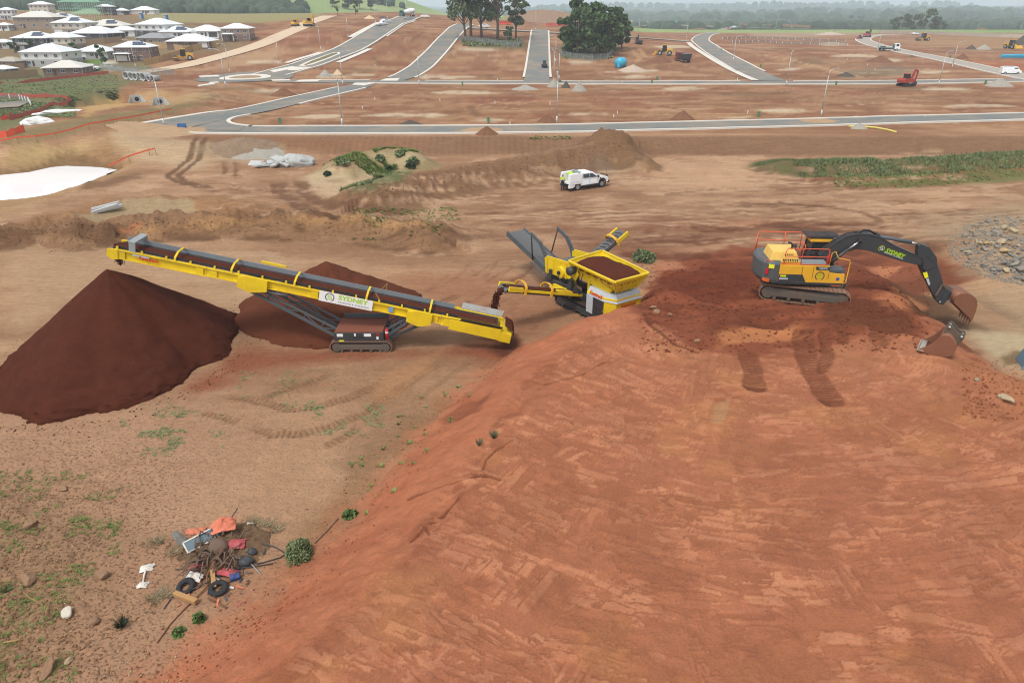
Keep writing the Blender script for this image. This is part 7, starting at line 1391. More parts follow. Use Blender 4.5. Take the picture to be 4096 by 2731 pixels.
def loader(px, rz, m, label, s=1., roller=False, name='wheel_loader', cat='loader'):
    p = P(*px); t = thing(name, label, cat, p, R(rz)); t.scale = (s,)*3
    obj('engine_body', MB().ext([(-2.9, .9), (-2.9, 2.0), (-.9, 2.15), (-.9, .8)], -1.0, 1.0), m, t, bevel=.05); obj('front_frame', MB().box((.9, 0, 1.0), (2.4, .9, .6)), m, t); c = obj('cab', MB().ext([(-.9, 1.2), (-.8, 3.1), (.5, 3.1), (.7, 1.2)], -.75, .75), M_glass, t, bevel=.03); obj('cab_roof', MB().box((-.15, 0, 3.16), (1.6, 1.6, .12)), m, c)
    if roller: obj('drum', MB().cyl((2.2, -1.05, .78), (2.2, 1.05, .78), .78, n=22), M_trf, t); obj('drum_yoke', MB().box((2.2, 1.12, .85), (1.3, .1, .3)).box((2.2, -1.12, .85), (1.3, .1, .3)).box((1.35, 0, .95), (.2, 2.3, .4)), m, t); simple_wheels(t, (-1.9,), .85, .75, .45)
    else:
        for s_ in (-1, 1): obj('lift_arm', MB().bar((.4, s_*.5, 1.7), (2.6, s_*.5, .8), .18, .32), m, t)
        obj('bucket', MB().ext([(2.6, .2), (2.5, 1.1), (2.9, 1.3), (3.1, .9), (3.8, .25), (3.7, .1)], -1.4, 1.4), m, t); simple_wheels(t, (-1.9, 1.3), .95, .78, .5)
    return t
loader((2655, 222), 165, M_cy, 'yellow wheel loader behind the brown dirt heap'); loader((735, 242), 200, M_cy, 'yellow roller on the pale haul road below the timber fence', 1.0, True, 'road_roller', 'roller'); loader((3690, 164), 190, M_cy, 'yellow roller with dark cab on the far right earthworks', 1.15, True, 'road_roller', 'roller'); loader((4045, 196), -80, M_cy, 'yellow bulldozer-like loader at the far right dirt face', 1.1); loader((2178, 272), 90, M_chr, 'small dark skid-steer loader on the straight road', .62, name='skid_steer'); loader((3437, 157), 200, M_cr, 'small red compact loader at the far haul road bend', .6, name='compact_loader'); loader((2912, 118), 250, M_cr, 'small red sweeper at the top of the curved road', .7, name='road_sweeper', cat='sweeper')
# ---------------------------------------------------------------- barriers, pipes, tanks, huts
bar0 = None; BROWS = [((2480, 117), (2570, 120), 6), ((2185, 106), (2275, 104), 6), ((1995, 99), (2042, 99), 4), ((2400, 112), (2470, 114), 4)]
M_owb = mat('orange_barrier', S(232, 88, 54), .5, var=.06); k = 0
for (a, b, n) in BROWS:
    A_, B_ = P(*a), P(*b); rz = math.atan2(B_.y-A_.y, B_.x-A_.x); Ln = (B_.xy-A_.xy).length/n
    for i in range(n):
        p = A_.lerp(B_, (i+.5)/n); p.z = TT(p.x, p.y)
        if bar0 is None: bar0 = obj('water_barrier', MB().ext([(-.3, 0), (-.3, .25), (-.13, .5), (-.1, 1.15), (.1, 1.15), (.13, .5), (.3, .25), (.3, 0)], -.48, .48, 'x'), M_owb, bevel=.02); o = bar0
        else: o = bar0.copy(); col.objects.link(o)
        o.location = p; o.rotation_euler = (0, 0, rz); o.scale = (Ln, 1.2, 1.25); tag(o, 'orange plastic water-filled barrier in the rows along the ridge road', 'barrier', 'orange water barriers')
M_cpipe = mat('concrete_pipe', S(186, 188, 184), .85, var=.08)
for i, (x, y, r, w_) in enumerate([(519, 317, .95, 'leftmost large'), (541, 320, .95, 'second large'), (556, 321, .9, 'third large'), (571, 321, .9, 'fourth large'), (587, 323, .95, 'fifth large'), (609, 324, .65, 'left small'), (623, 324, .65, 'right small')]):
    p = P(x, y); rows = [[(rr*math.cos(t), yy, r+rr*math.sin(t)) for rr, yy in ((r, -1.2), (r, 1.2), (r*.82, 1.2), (r*.82, -1.2), (r, -1.2))] for t in np.linspace(0, 2*math.pi, 21)]; o = obj('concrete_pipe', MB().sheet(rows), M_cpipe, None, True, loc=p, rot=(0, 0, R(-18))); tag(o, w_+' concrete pipe of the row lying on the grass', 'pipe', 'concrete pipes on the grass')
for (x, y, rz, w_) in [(545, 410, 35, 'left'), (637, 420, 35, 'right')]:
    p = P(x, y); t = thing('culvert_headwall', w_+' concrete culvert headwall in the drainage basin bank', 'culvert', p, R(rz)); t.scale = (.62,)*3; obj('headwall', MB().box((0, 0, .9), (2.4, .3, 2.2)), M_cpipe, t); obj('culvert_mouth', MB().cyl((.3, -.16, .9), (.3, -.2, .9), .6, n=20), M_blk, t)
    for s in (-1, 1): obj('wing_wall', MB().hexa([(s*1.2, -.1, -.3), (s*2.2, -1.6, -.3), (s*2.2+.2, -1.5, -.3), (s*1.2+.2, 0, -.3)], [(s*1.2, -.1, 2.0), (s*2.2, -1.6, .3), (s*2.2+.2, -1.5, .3), (s*1.2+.2, 0, 2.0)]), M_cpipe, t)
def lump(name, label, cat, p, dims, m, seed, rz=0, rough=.25, sub=3, group=None, parent=None, sink=.25):
    bm = bmesh.new(); bmesh.ops.create_icosphere(bm, subdivisions=sub, radius=1.0); rg_ = np.random.default_rng(seed); of = rg_.uniform(0, 50, 3)
    V = np.array([v.co for v in bm.verts]); F = np.array([[v.index for v in f.verts] for f in bm.faces]); bm.free(); nz = fbm(V[:, 0]*1.6+of[0]+V[:, 2]*1.1, V[:, 1]*1.6+of[1]-V[:, 2]*.7, 4, seed) - .5
    V = V*(1+nz[:, None]*2*rough)*np.array(dims)/2; V[:, 2] += dims[2]/2*(1-2*sink); o = link(name, mesh_np(name, V, F), m, parent, p, (0, 0, rz))
    if parent is None: tag(o, label, cat, group)
    return o
M_geo = mat('white_geotextile', S(236, 236, 232), .85, var=.06, scale=1.5, bump=.6)
for (x, y, d_, rz, sd_, lb) in [(150, 496, (4.2, 2.4, 1.5), 40, 501, 'lower bulky one by the orange mesh'), (235, 452, (7.0, 1.7, .8), 33, 502, 'upper long one')]:
    p = P(x, y); o = lump('geotextile_roll', 'crumpled white geotextile roll, '+lb, 'geotextile', p, d_, M_geo, sd_, R(rz), .55, 4, sink=.35)
p = P(2482, 272); t = thing('water_tank', 'cyan horizontal water tank on the dirt right of the dense trees', 'tank', p, R(60)); obj('tank', MB().cyl((-1.6, 0, 1.5), (1.6, 0, 1.5), 1.35, n=22), M_cyan, t, True); obj('tank_stand', MB().box((0, 0, .25), (3.2, 2.2, .4)), M_gry, t); obj('ladder_panel', MB().ext([(-.5, .2), (.5, .2), (.2, 1.8), (-.2, 1.8)], -1.62, -1.7, 'x'), M_cyan, t)
for i, (x, y, m, w_, d_) in enumerate([(1185, 48, M_cw, 'white site hut on the far left ridge', (5, 2.4, 2.6)), (1205, 48, mat('hut_teal', S(110, 196, 190), .6), 'small teal portable toilet on the far left ridge', (1.3, 1.3, 2.4)), (568, 76, mat('toilet_blue', S(50, 112, 180), .6), 'blue portable toilet below the lone white house', (1.3, 1.3, 2.3)), (667, 84, mat('toilet_blue', S(50, 112, 180), .6), 'blue portable toilet on the paddock edge', (1.3, 1.3, 2.3)), (2757, 96, mat('toilet_green', S(90, 170, 130), .6), 'green portable toilet on the ridge', (1.3, 1.3, 2.3)), (2520, 90, M_hoard, 'pale site shed on the ridge right of the dense trees', (6, 2.5, 2.3)), (2267, 82, M_hoard, 'pale concrete shed beside the dense trees', (3, 2.5, 3))]):
    p = P(x, y); t = thing('site_hut' if d_[0] > 2 else 'portable_toilet', w_, 'hut' if d_[0] > 2 else 'toilet', p); obj('walls', MB().box((0, 0, d_[2]/2), d_), m, t, bevel=.04); obj('roof', MB().box((0, 0, d_[2]+.05), (d_[0]+.15, d_[1]+.15, .12)), M_cw, t); obj('door', MB().box((-d_[0]*.2, -d_[1]/2-.02, 1.0), (.8, .05, 1.9)), M_sil, t)
p = P(4085, 232); t = thing('pipe_stack', 'stack of cyan pipes at the far right edge', 'pipes', p, R(4))
for i in range(5):
    for j in range(3-i % 2): obj('pipe', MB().cyl((-7, -.9+.45*i, .2+.4*j), (7, -.9+.45*i, .2+.4*j), .19, n=8), M_cyan, t, True)
for i, (x, y, L_, w_) in enumerate([(2640, 121, 5.0, 'left bundle'), (2705, 124, 5.0, 'right bundle')]):
    p = P(x, y); t = thing('pipe_stack', 'white pipe '+w_+' on the dirt behind the drill rig', 'pipes', p, R(3))
    for j in range(4): obj('pipe', MB().cyl((-L_/2, -.5+.35*j, .25), (L_/2, -.5+.35*j, .25), .17, n=8), M_cw, t, True)
p = P(731, 524); t = thing('road_barrier', 'small blue barrier stand on the near road at the left junction', 'barrier', p, R(5)); obj('board', MB().box((0, 0, .75), (1.3, .08, .6)), mat('barrier_blue', S(58, 110, 170), .5), t)
for s in (-1, 1): obj('foot', MB().bar((s*.5, -.4, 0), (s*.5, 0, .9), .06, .06).bar((s*.5, .4, 0), (s*.5, 0, .9), .06, .06), M_chr, t)
m = mat('hydrant_green', S(84, 132, 92), .6); g0 = None
for i, (x, y) in enumerate([(1121, 494), (1954, 492), (2607, 338), (3034, 468), (1850, 342), (2627, 322), (3344, 341), (3941, 337), (3042, 270), (2885, 205), (3646, 232), (3800, 232)]):
    p = P(x, y)
    if g0 is None: g0 = obj('service_pillar', MB().box((0, 0, .5), (.5, .4, 1.1)).box((0, 0, 1.08), (.58, .48, .1)), m); o = g0
    else: o = g0.copy(); col.objects.link(o)
    o.location = p; o.scale = (.75,)*3; tag(o, 'small green service pillar standing on the bare house lots', 'pillar', 'green service pillars')
w0 = None
for i, (x, y) in enumerate([(1450, 437), (1640, 497), (1980, 415), (2200, 420), (2470, 455), (2455, 470), (2990, 455), (1500, 400), (1760, 405), (3470, 262), (3500, 283), (2950, 320), (1990, 322), (2640, 320), (1500, 265), (3390, 240), (2490, 330), (1560, 215), (3700, 470), (2040, 500)]):
    p = P(x, y); 
    if w0 is None: w0 = obj('survey_peg', MB().box((0, 0, .3), (.16, .16, .9)).box((0, 0, .78), (.3, .05, .12)), M_wht); o = w0
    else: o = w0.copy(); col.objects.link(o)
    o.location = p; o.rotation_euler = (0, 0, i*1.1); o.scale = (.6, .6, .6); tag(o, 'white survey peg standing on the bare house lots', 'peg', 'survey pegs')
p = P(3395, 508); t = obj('yellow_hose', MB().tube([(0, 0, .08), (2, -.3, .1), (3.5, -1.5, .1), (4.2, -3.5, .1), (4.4, -5.5, .1)], .14), mat('hose_yellow', S(222, 210, 110), .6), None, True, loc=p); tag(t, 'pale yellow pipe trailing down the road embankment', 'hose')
q0 = t
# spoil and gravel heaps on the estate
SP = {'g': soil_mat('gravel_grey', S(164, 158, 146), .12, .6, 6, .05), 'b': soil_mat('spoil_brown', S(128, 92, 70), .16, .6, 4, .08), 't': soil_mat('sand_tan', S(206, 182, 146), .1, .4, 6, .04), 'd': soil_mat('spoil_dark', S(92, 86, 78), .14, .6, 5, .05), 'p': soil_mat('gravel_pale', S(190, 170, 152), .1, .5, 6, .05)}
HP = [(2217, 350, 58, 1.9, 'g', 'grey gravel heap at the straight road corner'), (2264, 352, 40, 1.5, 'd', 'dark soil heap next to the corner gravel heap'), (2318, 366, 62, 2.0, 'g', 'pointed grey gravel heap, rightmost of three by the second road'), (2100, 360, 110, 1.0, 'g', 'long low grey gravel heap left of the straight road corner'), (2533, 286, 110, 1.7, 'p', 'twin-topped pale gravel heap below the cyan tank'), (2640, 250, 105, 2.0, 'b', 'brown dirt heap in front of the yellow loader'), (1300, 308, 62, 1.8, 'g', 'grey gravel heap inside the roundabout corner'), (1350, 300, 45, 1.4, 't', 'tan sand heap beside the roundabout gravel'), (1477, 76, 48, 1.4, 't', 'pale sand heap on the crest'), (1530, 75, 40, 1.0, 'd', 'dark heap on the crest'), (4005, 347, 105, 1.8, 'g', 'grey gravel heap beside the second road at the far right'), (3527, 250, 112, 2.0, 'b', 'brown dirt heap in the right-hand lots'), (3387, 307, 78, 1.1, 'd', 'dark gravel heap left of the red excavator'), (3888, 197, 45, 1.6, 'd', 'left grey-blue gravel heap near the far dirt face'), (3940, 199, 60, 2.0, 'g', 'right grey gravel heap near the far dirt face'), (3853, 236, 52, 1.7, 'b', 'small brown heap beside the far haul road lamp'), (2734, 482, 100, 1.5, 'b', 'brown dirt heap beside the near road verge'), (1945, 540, 95, 1.2, 'b', 'dirt and rubble heap spilled on the near road'), (2190, 490, 85, 1.2, 'b', 'brown heap at the foot of the middle near-road lamp'), (1640, 504, 110, .8, 'd', 'dark weedy spoil beside the near road'), (3440, 516, 70, .8, 'g', 'pale rubble heap at the embankment top on the right'), (3930, 125, 70, 2.6, 'b', 'far right dirt face below the hoarding'), (4090, 180, 60, 4.0, 'd', 'tall grey spoil heap cut by the far right edge'), (2800, 118, 70, 1.2, 'b', 'low red dirt heap left of the curved road top'), (1130, 385, 110, 1.6, 'b', 'long brown spoil heap right of the culverts'), (3120, 128, 110, 1.6, 'p', 'pale spoil heap below the brown hoarding'), (3330, 140, 120, 1.8, 'p', 'long pale gravel heap right of the brown hoarding'), (2240, 330, 26, .5, 'd', 'tiny dark heap on the corner kerb')]
for i, (x, y, w_, h, m, lb) in enumerate(HP): p = P(x, y); r_ = w_*mpp(p)/2; pile('gravel_heap' if m in 'gp' else 'dirt_heap', lb, 'heap', (p.x, p.y+r_*.3), r_, h, SP[m], 600+i, 'heaps on the building lots', sx=1., sy=.75, rough=.16, nr=12, na=40)
p = P(880, 605); pile('rubble_heap', 'grey gravel heap behind the tyre tracks at mid left', 'heap', (p.x+3, p.y+1), 3.4, 1.3, soil_mat('rubble_brown', S(146, 124, 102), .22, .8, 5, .08), 651, sx=1.3, sy=.8, rough=.2, nr=16, na=60); p = P(1010, 612); pile('rubble_heap', 'fine grey gravel spill right of the mid-left heap', 'heap', (p.x, p.y), 3.2, .7, SP['g'], 652, sx=1.4, sy=.6, rough=.25, nr=14, na=50)

M_spill = soil_mat('beige_spill', S(178, 148, 116), .16, .6, 5, .06)
p = P(640, 522); pile('dirt_spill', 'flat spill of beige dirt burying the left end of the near road', 'heap', (p.x, p.y), 5.5, .45, M_spill, 690, sx=1.3, sy=.9, rough=.5, nr=16, na=60, sharp=2.)
p = P(1955, 530); pile('dirt_spill', 'thin dirt spill across the near road at the rubble heap', 'heap', (p.x-1, p.y+1.5), 3.4, .16, M_spill, 691, sx=1.6, sy=1.1, rough=.5, nr=12, na=50, sharp=2.)
p = P(3310, 490); pile('dirt_spill', 'thin dirt spill across the near road on the right', 'heap', (p.x-1, p.y+1), 3.2, .16, M_spill, 692, sx=1.4, sy=1.3, rough=.5, nr=12, na=50, sharp=2.)
# ---------------------------------------------------------------- broken concrete, rock pile, single stones
def rock_mesh(seed, sharp=.35):
    bm = bmesh.new(); bmesh.ops.create_icosphere(bm, subdivisions=3, radius=1.0); rg_ = np.random.default_rng(seed)
    for _ in range(11):
        n_ = Vector(rg_.normal(0, 1, 3)).normalized(); d = rg_.uniform(.50, .80)
        for v in bm.verts:
            k = v.co.dot(n_)
            if k > d: v.co -= n_*(k-d)
    for v in bm.verts: v.co *= 1+rg_.normal(0, .03)
    me = bpy.data.meshes.new('rock'); bm.to_mesh(me); bm.free(); return me
ROCKS = [rock_mesh(700+i) for i in range(8)]
RM = [mat('rock_grey', S(144, 137, 124), .9, var=.2, scale=3, bump=.4), mat('rock_tan', S(178, 158, 126), .9, var=.18, scale=3, bump=.4), mat('rock_blue', S(124, 120, 112), .9, var=.2, scale=3, bump=.4), mat('rock_ochre', S(184, 154, 110), .9, var=.15, scale=3, bump=.4), mat('rock_dirt', S(150, 118, 90), .95, var=.2, scale=4, bump=.5)]
def rock(p, s, mi, label, group=None, seed=0, sink=.3, name='rock', flat=.7):
    rg_ = random.Random(seed); me = ROCKS[seed % 8]; key = (seed % 8, mi)
    if key not in _rk: c = me.copy(); c.materials.append(RM[mi]); _rk[key] = c
    o = link(name, _rk[key], None, None, (p[0], p[1], p[2]+s*flat*(1-sink*1.5)), (rg_.uniform(-.4, .4), rg_.uniform(-.4, .4), rg_.uniform(0, 6.3))); o.scale = (s*rg_.uniform(.85, 1.45), s*rg_.uniform(.75, 1.1), s*flat*rg_.uniform(.8, 1.15)); tag(o, label, 'rock', group); return o
_rk = {}
rng = np.random.default_rng(9); n_ = 0; tries = 0
while n_ < 230 and tries < 4000:        # tipped rock at the right edge
    tries += 1; x = rng.uniform(3790, 4180); y = rng.uniform(850, 1140)
    if (x-4250)**2/430**2 + (y-985)**2/150**2 > 1: continue
    p = P(x, y); s = float(np.exp(rng.normal(-2.0, .38))); rock(p, min(s, .36), int(rng.choice([0, 0, 1, 2, 2, 4])), 'broken grey or tan stone of the tipped rock pile at the right edge', 'stones of the right-hand rock pile', int(rng.integers(0, 999)), .3); n_ += 1
for i, (x, y, s, mi, lb) in enumerate([(4018, 1010, .62, 3, 'ochre block-shaped boulder in the rock pile'), (4003, 972, .62, 1, 'pale rounded boulder at the middle of the rock pile'), (3985, 945, .75, 0, 'largest grey boulder high on the rock pile'), (4018, 917, .62, 1, 'tan boulder on top of the grey one in the rock pile'), (4052, 930, .72, 1, 'long tan boulder leaning at the top right of the rock pile'), (3920, 980, .55, 1, 'pale pair-like boulder at the left foot of the rock pile'), (3943, 978, .42, 3, 'small ochre boulder at the left foot of the rock pile'), (3859, 945, .48, 0, 'lone grey boulder left of the rock pile'), (3878, 1036, .30, 1, 'small lone tan stone on the dirt left of the rock pile'), (4060, 1065, .75, 0, 'long grey slab low on the rock pile'), (4085, 1085, .70, 0, 'lowest grey slab of the rock pile at the edge')]):
    rock(P(x, y), s*.58, mi, lb, None, 40+i, .25)
for i, (x, y, s, mi, lb) in enumerate([(4025, 1602, .26, 1, 'pale boulder with red dirt on it on the bench at the right edge'), (4000, 1592, .15, 1, 'small pale stone touching the bench boulder'), (4050, 1612, .10, 0, 'little stone below the bench boulder'), (3905, 1520, .12, 0, 'greenish stone on the bench right of the bucket'), (720, 2165, .34, 2, 'dark grey rock left of the rubbish heap'), (120, 2325, .30, 4, 'brown clay boulder on the left stony ground'), (125, 2105, .24, 4, 'clay lump among weeds at left'), (410, 2310, .24, 4, 'clay lump beside the dry hollow'), (195, 2685, .26, 4, 'clay boulder near the bottom left corner'), (275, 2650, .13, 1, 'pale pebble near the bottom left corner'), (380, 2485, .2, 4, 'crumbly clod left of the dead shrub'), (255, 1955, .16, 4, 'stone at the top of the weedy ground'), (2610, 1235, .22, 4, 'slab-like clod at the bench crest near the screener'), (2625, 1250, .18, 4, 'second clod at the bench crest near the screener'), (2680, 1262, .15, 4, 'third clod at the bench crest near the screener'), (2790, 1368, .14, 4, 'clod on the rim of the dug ground')]): rock(P(x, y), s, mi, lb, None, 60+i, .3)
p = P(275, 2455); t = rock(p, .22, 1, 'white limestone block on the left stony ground', None, 3, .2); t.data = t.data.copy(); t.data.materials.clear(); t.data.materials.append(mat('limestone', S(206, 196, 178), .9, var=.12, scale=4, bump=.3))
SLM = mat('slab_concrete', S(190, 192, 188), .9, var=.12, scale=2)
for i in range(26):
    x, y = 1010+rng.uniform(0, 215), 0; y = 665 - 34*max(0, 1-abs(x-1150)/95)*rng.random() - 5*rng.random(); p = P(x, 662); h_ = max(0, (662-y))*mpp(p)*1.1; sl = MB(); k_ = rng.uniform(.5, 1.3)
    o = obj('concrete_slab', MB().hexa([(-k_, -.5, 0), (k_*.8, -.6, 0), (k_, .5, 0), (-k_*.9, .55, 0)], [(-k_, -.5, .22), (k_*.8, -.6, .25), (k_, .5, .22), (-k_*.9, .55, .24)]), SLM, None, bevel=.02, loc=(p.x, p.y+rng.uniform(-.8, 1.2), p.z+h_), rot=(rng.normal(0, .3), rng.normal(0, .35), rng.uniform(0, 6.3))); tag(o, 'broken concrete slab in the pale pile behind the tyre tracks', 'slab', 'broken concrete slabs')
lump('rubble_sack', 'pale grey lumpy rubble mass at the right end of the slab pile', 'rubble', P(1200, 662), (4.2, 2.2, 1.9), mat('pale_rubble', S(180, 182, 178), .9, var=.2, scale=3, bump=.8), 720, .2, .55, 4)
for i, (x, y) in enumerate([(418, 842), (428, 838), (440, 846), (424, 850)]): o = obj('concrete_post', MB().box((0, 0, .15), (2.4, .28, .28)), SLM, None, bevel=.02, loc=P(x, y)+Vector((0, 0, .1+.1*(i % 2))), rot=(0, R(-8), R(25+7*i))); tag(o, 'pale concrete post in the small bundle on the left heap', 'post', 'bundle of concrete posts')
# loose stones and clods: too many to count
def gravel(name, label, n, f, m, s0, s1, seed):
    rg_ = np.random.default_rng(seed); pos = []
    while len(pos) < n:
        q = f(rg_)
        if q is not None: pos.append((q[0], q[1], TT(q[0], q[1])))
    V0 = np.array([(1, 0, 0), (.2, .9, .1), (-.9, .5, -.1), (-.8, -.6, .1), (.3, -.9, 0), (0, 0, .8), (0, 0, -.5)]); F0 = [(0, 1, 5), (1, 2, 5), (2, 3, 5), (3, 4, 5), (4, 0, 5), (1, 0, 6), (2, 1, 6), (3, 2, 6), (4, 3, 6), (0, 4, 6)]
    V, F = tile(V0, F0, pos, np.exp(rg_.uniform(math.log(s0), math.log(s1), n)), rg_.uniform(0, 6.3, n), rg_.uniform(-.4, .4, n)); o = link(name, mesh_np(name, V, F, False), m); o['kind'] = 'stuff'; o['label'] = label
def pxr(x0, x1, y0, y1, cond=None):
    def f(r):
        x, y = r.uniform(x0, x1), r.uniform(y0, y1)
        if cond and not cond(x, y, r): return None
        p = P(x, y); return (p.x, p.y)
    return f
M_clod = soil_mat('clods', S(140, 106, 78), .2, .5, 8, .03); M_redclod = soil_mat('red_clods', S(136, 80, 54), .2, .5, 8, .03)
gravel('loose_stones', 'loose stones and clods on the left stony ground', 2600, pxr(-60, 620, 1950, 2760, lambda x, y, r: r.random() < (1-max(0, x-120)/560)), M_clod, .015, .06, 31)
gravel('pale_pebbles', 'scattered pale pebbles on the left stony ground', 260, pxr(-60, 900, 1950, 2760), RM[1], .02, .05, 32)
gravel('slope_clods', 'crumbled clods along the foot of the red slope', 900, lambda r: (lambda a, o: (a[0]+o[0], a[1]+o[1]))([(L_TOE[k][0]*(1-t)+L_TOE[k+1][0]*t, L_TOE[k][1]*(1-t)+L_TOE[k+1][1]*t) for k, t in [(r.integers(1, 6), r.random())]][0], (r.normal(.7, 1.0), r.normal(0, .6))), M_redclod, .015, .055, 33)
gravel('bank_clods', 'broken clods on the cut bank behind the conveyor', 1500, lambda r: (lambda k, t, o: (BANK[k][0]*(1-t)+BANK[k+1][0]*t+o[0], BANK[k][1]*(1-t)+BANK[k+1][1]*t+o[1]))(r.integers(0, len(BANK)-1), r.random(), (r.normal(0, .5), r.normal(-1.2, 1.0))), M_clod, .03, .11, 34)
gravel('bench_pebbles', 'pebbles on the right shoulder of the bench', 420, pxr(3850, 4140, 1440, 1680), M_redclod, .02, .07, 35)
gravel('rock_chips', 'small chips around the rock pile', 2000, pxr(3780, 4180, 860, 1140, lambda x, y, r: (x-4250)**2/460**2 + (y-985)**2/165**2 < 1), RM[0], .04, .13, 36)
gravel('pile_clods', 'loose clods fallen round the dark conical stockpile', 700, lambda r: (lambda a, q: (-22.1+math.cos(a)*6.3*q, 34.2+math.sin(a)*7.2*q))(r.uniform(0, 6.3), 1+abs(r.normal(0, .10))), M_p1, .015, .055, 37)
gravel('dug_clods', 'fresh clods strewn over the dug red ground round the excavator', 1300, pxr(2560, 3720, 1040, 1410, lambda x, y, r: y > 1040 + max(0, (x-3300)*.1)), soil_mat('dug_clod', S(122, 70, 50), .2, .5, 8, .03), .03, .11, 38)
gravel('berm_clods', 'broken clods on the face of the long berm', 900, lambda r: (lambda k, t, o: (BERM[k][0]*(1-t)+BERM[k+1][0]*t+o[0], BERM[k][1]*(1-t)+BERM[k+1][1]*t+o[1]))(r.integers(0, len(BERM)-1), r.random(), (r.normal(0, .5), r.normal(-2.4, 1.3))), M_clod, .04, .13, 39)
# ---------------------------------------------------------------- weeds, grass and shrubs
def blades(n, rg_, h=1., sp=.5, wd=.06):
    V = []; F = []
    for i in range(n):
        a = rg_.uniform(0, 6.28); o = rg_.uniform(0, .18); l = rg_.uniform(.55, 1)*h; tx, ty = math.cos(a)*sp*rg_.uniform(.3, 1), math.sin(a)*sp*rg_.uniform(.3, 1); bx_, by_ = math.cos(a)*o, math.sin(a)*o; nx, ny = -math.sin(a)*wd, math.cos(a)*wd
        k = len(V); V += [(bx_-nx, by_-ny, 0), (bx_+nx, by_+ny, 0), (bx_+tx*.6+nx*.7, by_+ty*.6+ny*.7, l*.7), (bx_+tx, by_+ty, l)]; F += [(k, k+1, k+2), (k, k+2, k+3)]
    return np.array(V), np.array(F)
def tufts(name, label, pts, s, kind, seed, h=1., sp=.5, nb=8, wd=.07, kindo='stuff', varc=.25):
    rg_ = np.random.default_rng(seed); V0, F0 = blades(nb, rg_, h, sp, wd); n = len(pts); V, F = tile(V0, F0, pts, s, rg_.uniform(0, 6.3, n), None, rg_.uniform(.7, 1.2, n)); me = mesh_np(name, V, F, False); b = np.repeat(rg_.uniform(1-varc, 1+varc, n), len(V0)); y_ = np.repeat(rg_.uniform(.85, 1.3, n), len(V0)); set_col(me, np.stack([b*y_, b, b*.9], 1)); o = link(name, me, LM[kind]); 
    if kindo: o['kind'] = kindo
    o['label'] = label; return o
def near_line(line, n, wn, wf, seed, power=1.):
    rg_ = np.random.default_rng(seed); pts = []
    while len(pts) < n:
        k = rg_.integers(0, len(line)-1); t = rg_.random(); off = rg_.uniform(-wn, wf); a, b = Vector(line[k][:2]), Vector(line[k+1][:2]); d = (b-a).normalized(); p = a.lerp(b, t) + Vector((-d.y, d.x))*off; pts.append((p.x, p.y, TT(p.x, p.y)-.02))
    return pts
p_ = near_line([G(3090, 668, z=.4)] + HEDGE, 12000, 4.9, 4.6, 61); a_ = np.array(p_); k_ = fbm(a_[:, 0]/2.4, a_[:, 1]/2.4, 3, 66); kl = sstep(31, 42, a_[:, 0]); keep = k_ > .33 + .2*(1-kl); p_ = [tuple(q) for q in a_[keep]]; k_ = k_[keep]; kl = kl[keep]
tufts('tall_grass', 'strip of tall grey-green grass and weeds on the right-hand hump', p_, (.22 + .75*np.clip(k_-.3, 0, .6))*(.45+.55*kl)*np.random.default_rng(1).uniform(.7, 1.3, len(p_)), 'sage', 62, 1., .55, 8, .05, varc=.45)
p_ = near_line(HEDGE2, 1600, 2.5, 2.5, 63); tufts('low_grass', 'bright low grass in front of the right-hand hump', p_, np.random.default_rng(2).uniform(.12, .3, len(p_)), 'grass', 64, .7, 1.1, 8, .10)
p_ = near_line(GHUMP, 4200, 5.0, 3.0, 65); p_ = [q for q in p_ if fbm(np.array([q[0]/2.2]), np.array([q[1]/2.2]), 3, 8)[0] > .44]; tufts('hump_grass', 'green grass tufts on the pale hump left of the berm', p_, np.random.default_rng(3).uniform(.15, .5, len(p_)), 'grass', 66, .9, .6, 8, .1)
p_ = near_line(GSTRIP, 1500, 1.3, 1.2, 67); tufts('strip_grass', 'strip of grey-green grass at the left foot of the long berm', p_, np.random.default_rng(4).uniform(.4, .8, len(p_)), 'sage', 68, .9, .6, 8, .1)
def in_px(polys, n, seed, dens=None):
    rg_ = np.random.default_rng(seed); out = []
    for k, (x0, x1, y0, y1) in enumerate(polys):
        m_ = int(n*(dens[k] if dens else 1))
        for i in range(m_): p = P(rg_.uniform(x0, x1), rg_.uniform(y0, y1)); out.append((p.x, p.y, p.z-.01))
    return out
def clump_filter(pts, sc_, thr, s): a = np.array(pts); k = fbm(a[:, 0]/sc_, a[:, 1]/sc_, 3, s) > thr; return [tuple(q) for q in a[k]]
p_ = clump_filter(in_px([(950, 1350, 1480, 1640), (560, 900, 1600, 1830), (1250, 1540, 1620, 1740), (480, 760, 1640, 1800)], 700, 71), .8, .54, 72); tufts('yard_weeds', 'low green weeds on the yard below the conveyor', p_, np.random.default_rng(5).uniform(.05, .15, len(p_)), 'sage', 73, .6, 1.2, 7, .12)
p_ = clump_filter(in_px([(-40, 520, 1880, 2120), (-40, 480, 2050, 2350), (-40, 300, 2350, 2740)], 1200, 74, [1, 1, .5]), 1.0, .53, 75); tufts('stony_weeds', 'low green weeds among the stones at left', p_, np.random.default_rng(6).uniform(.05, .14, len(p_)), 'grass', 76, .7, 1.1, 8, .11)
p_ = clump_filter(in_px([(1400, 1850, 830, 960)], 800, 77), 2.0, .50, 78); tufts('bank_weeds', 'green weeds at the right end of the cut bank', p_, np.random.default_rng(7).uniform(.1, .3, len(p_)), 'grass', 79, .5, 1.0, 9, .16)
p_ = in_px([(2120, 2290, 545, 560)], 60, 80); tufts('berm_weeds', 'green weeds on the crest behind the long berm', p_, np.random.default_rng(8).uniform(.2, .45, len(p_)), 'grass', 81, .6, .8, 9, .14)
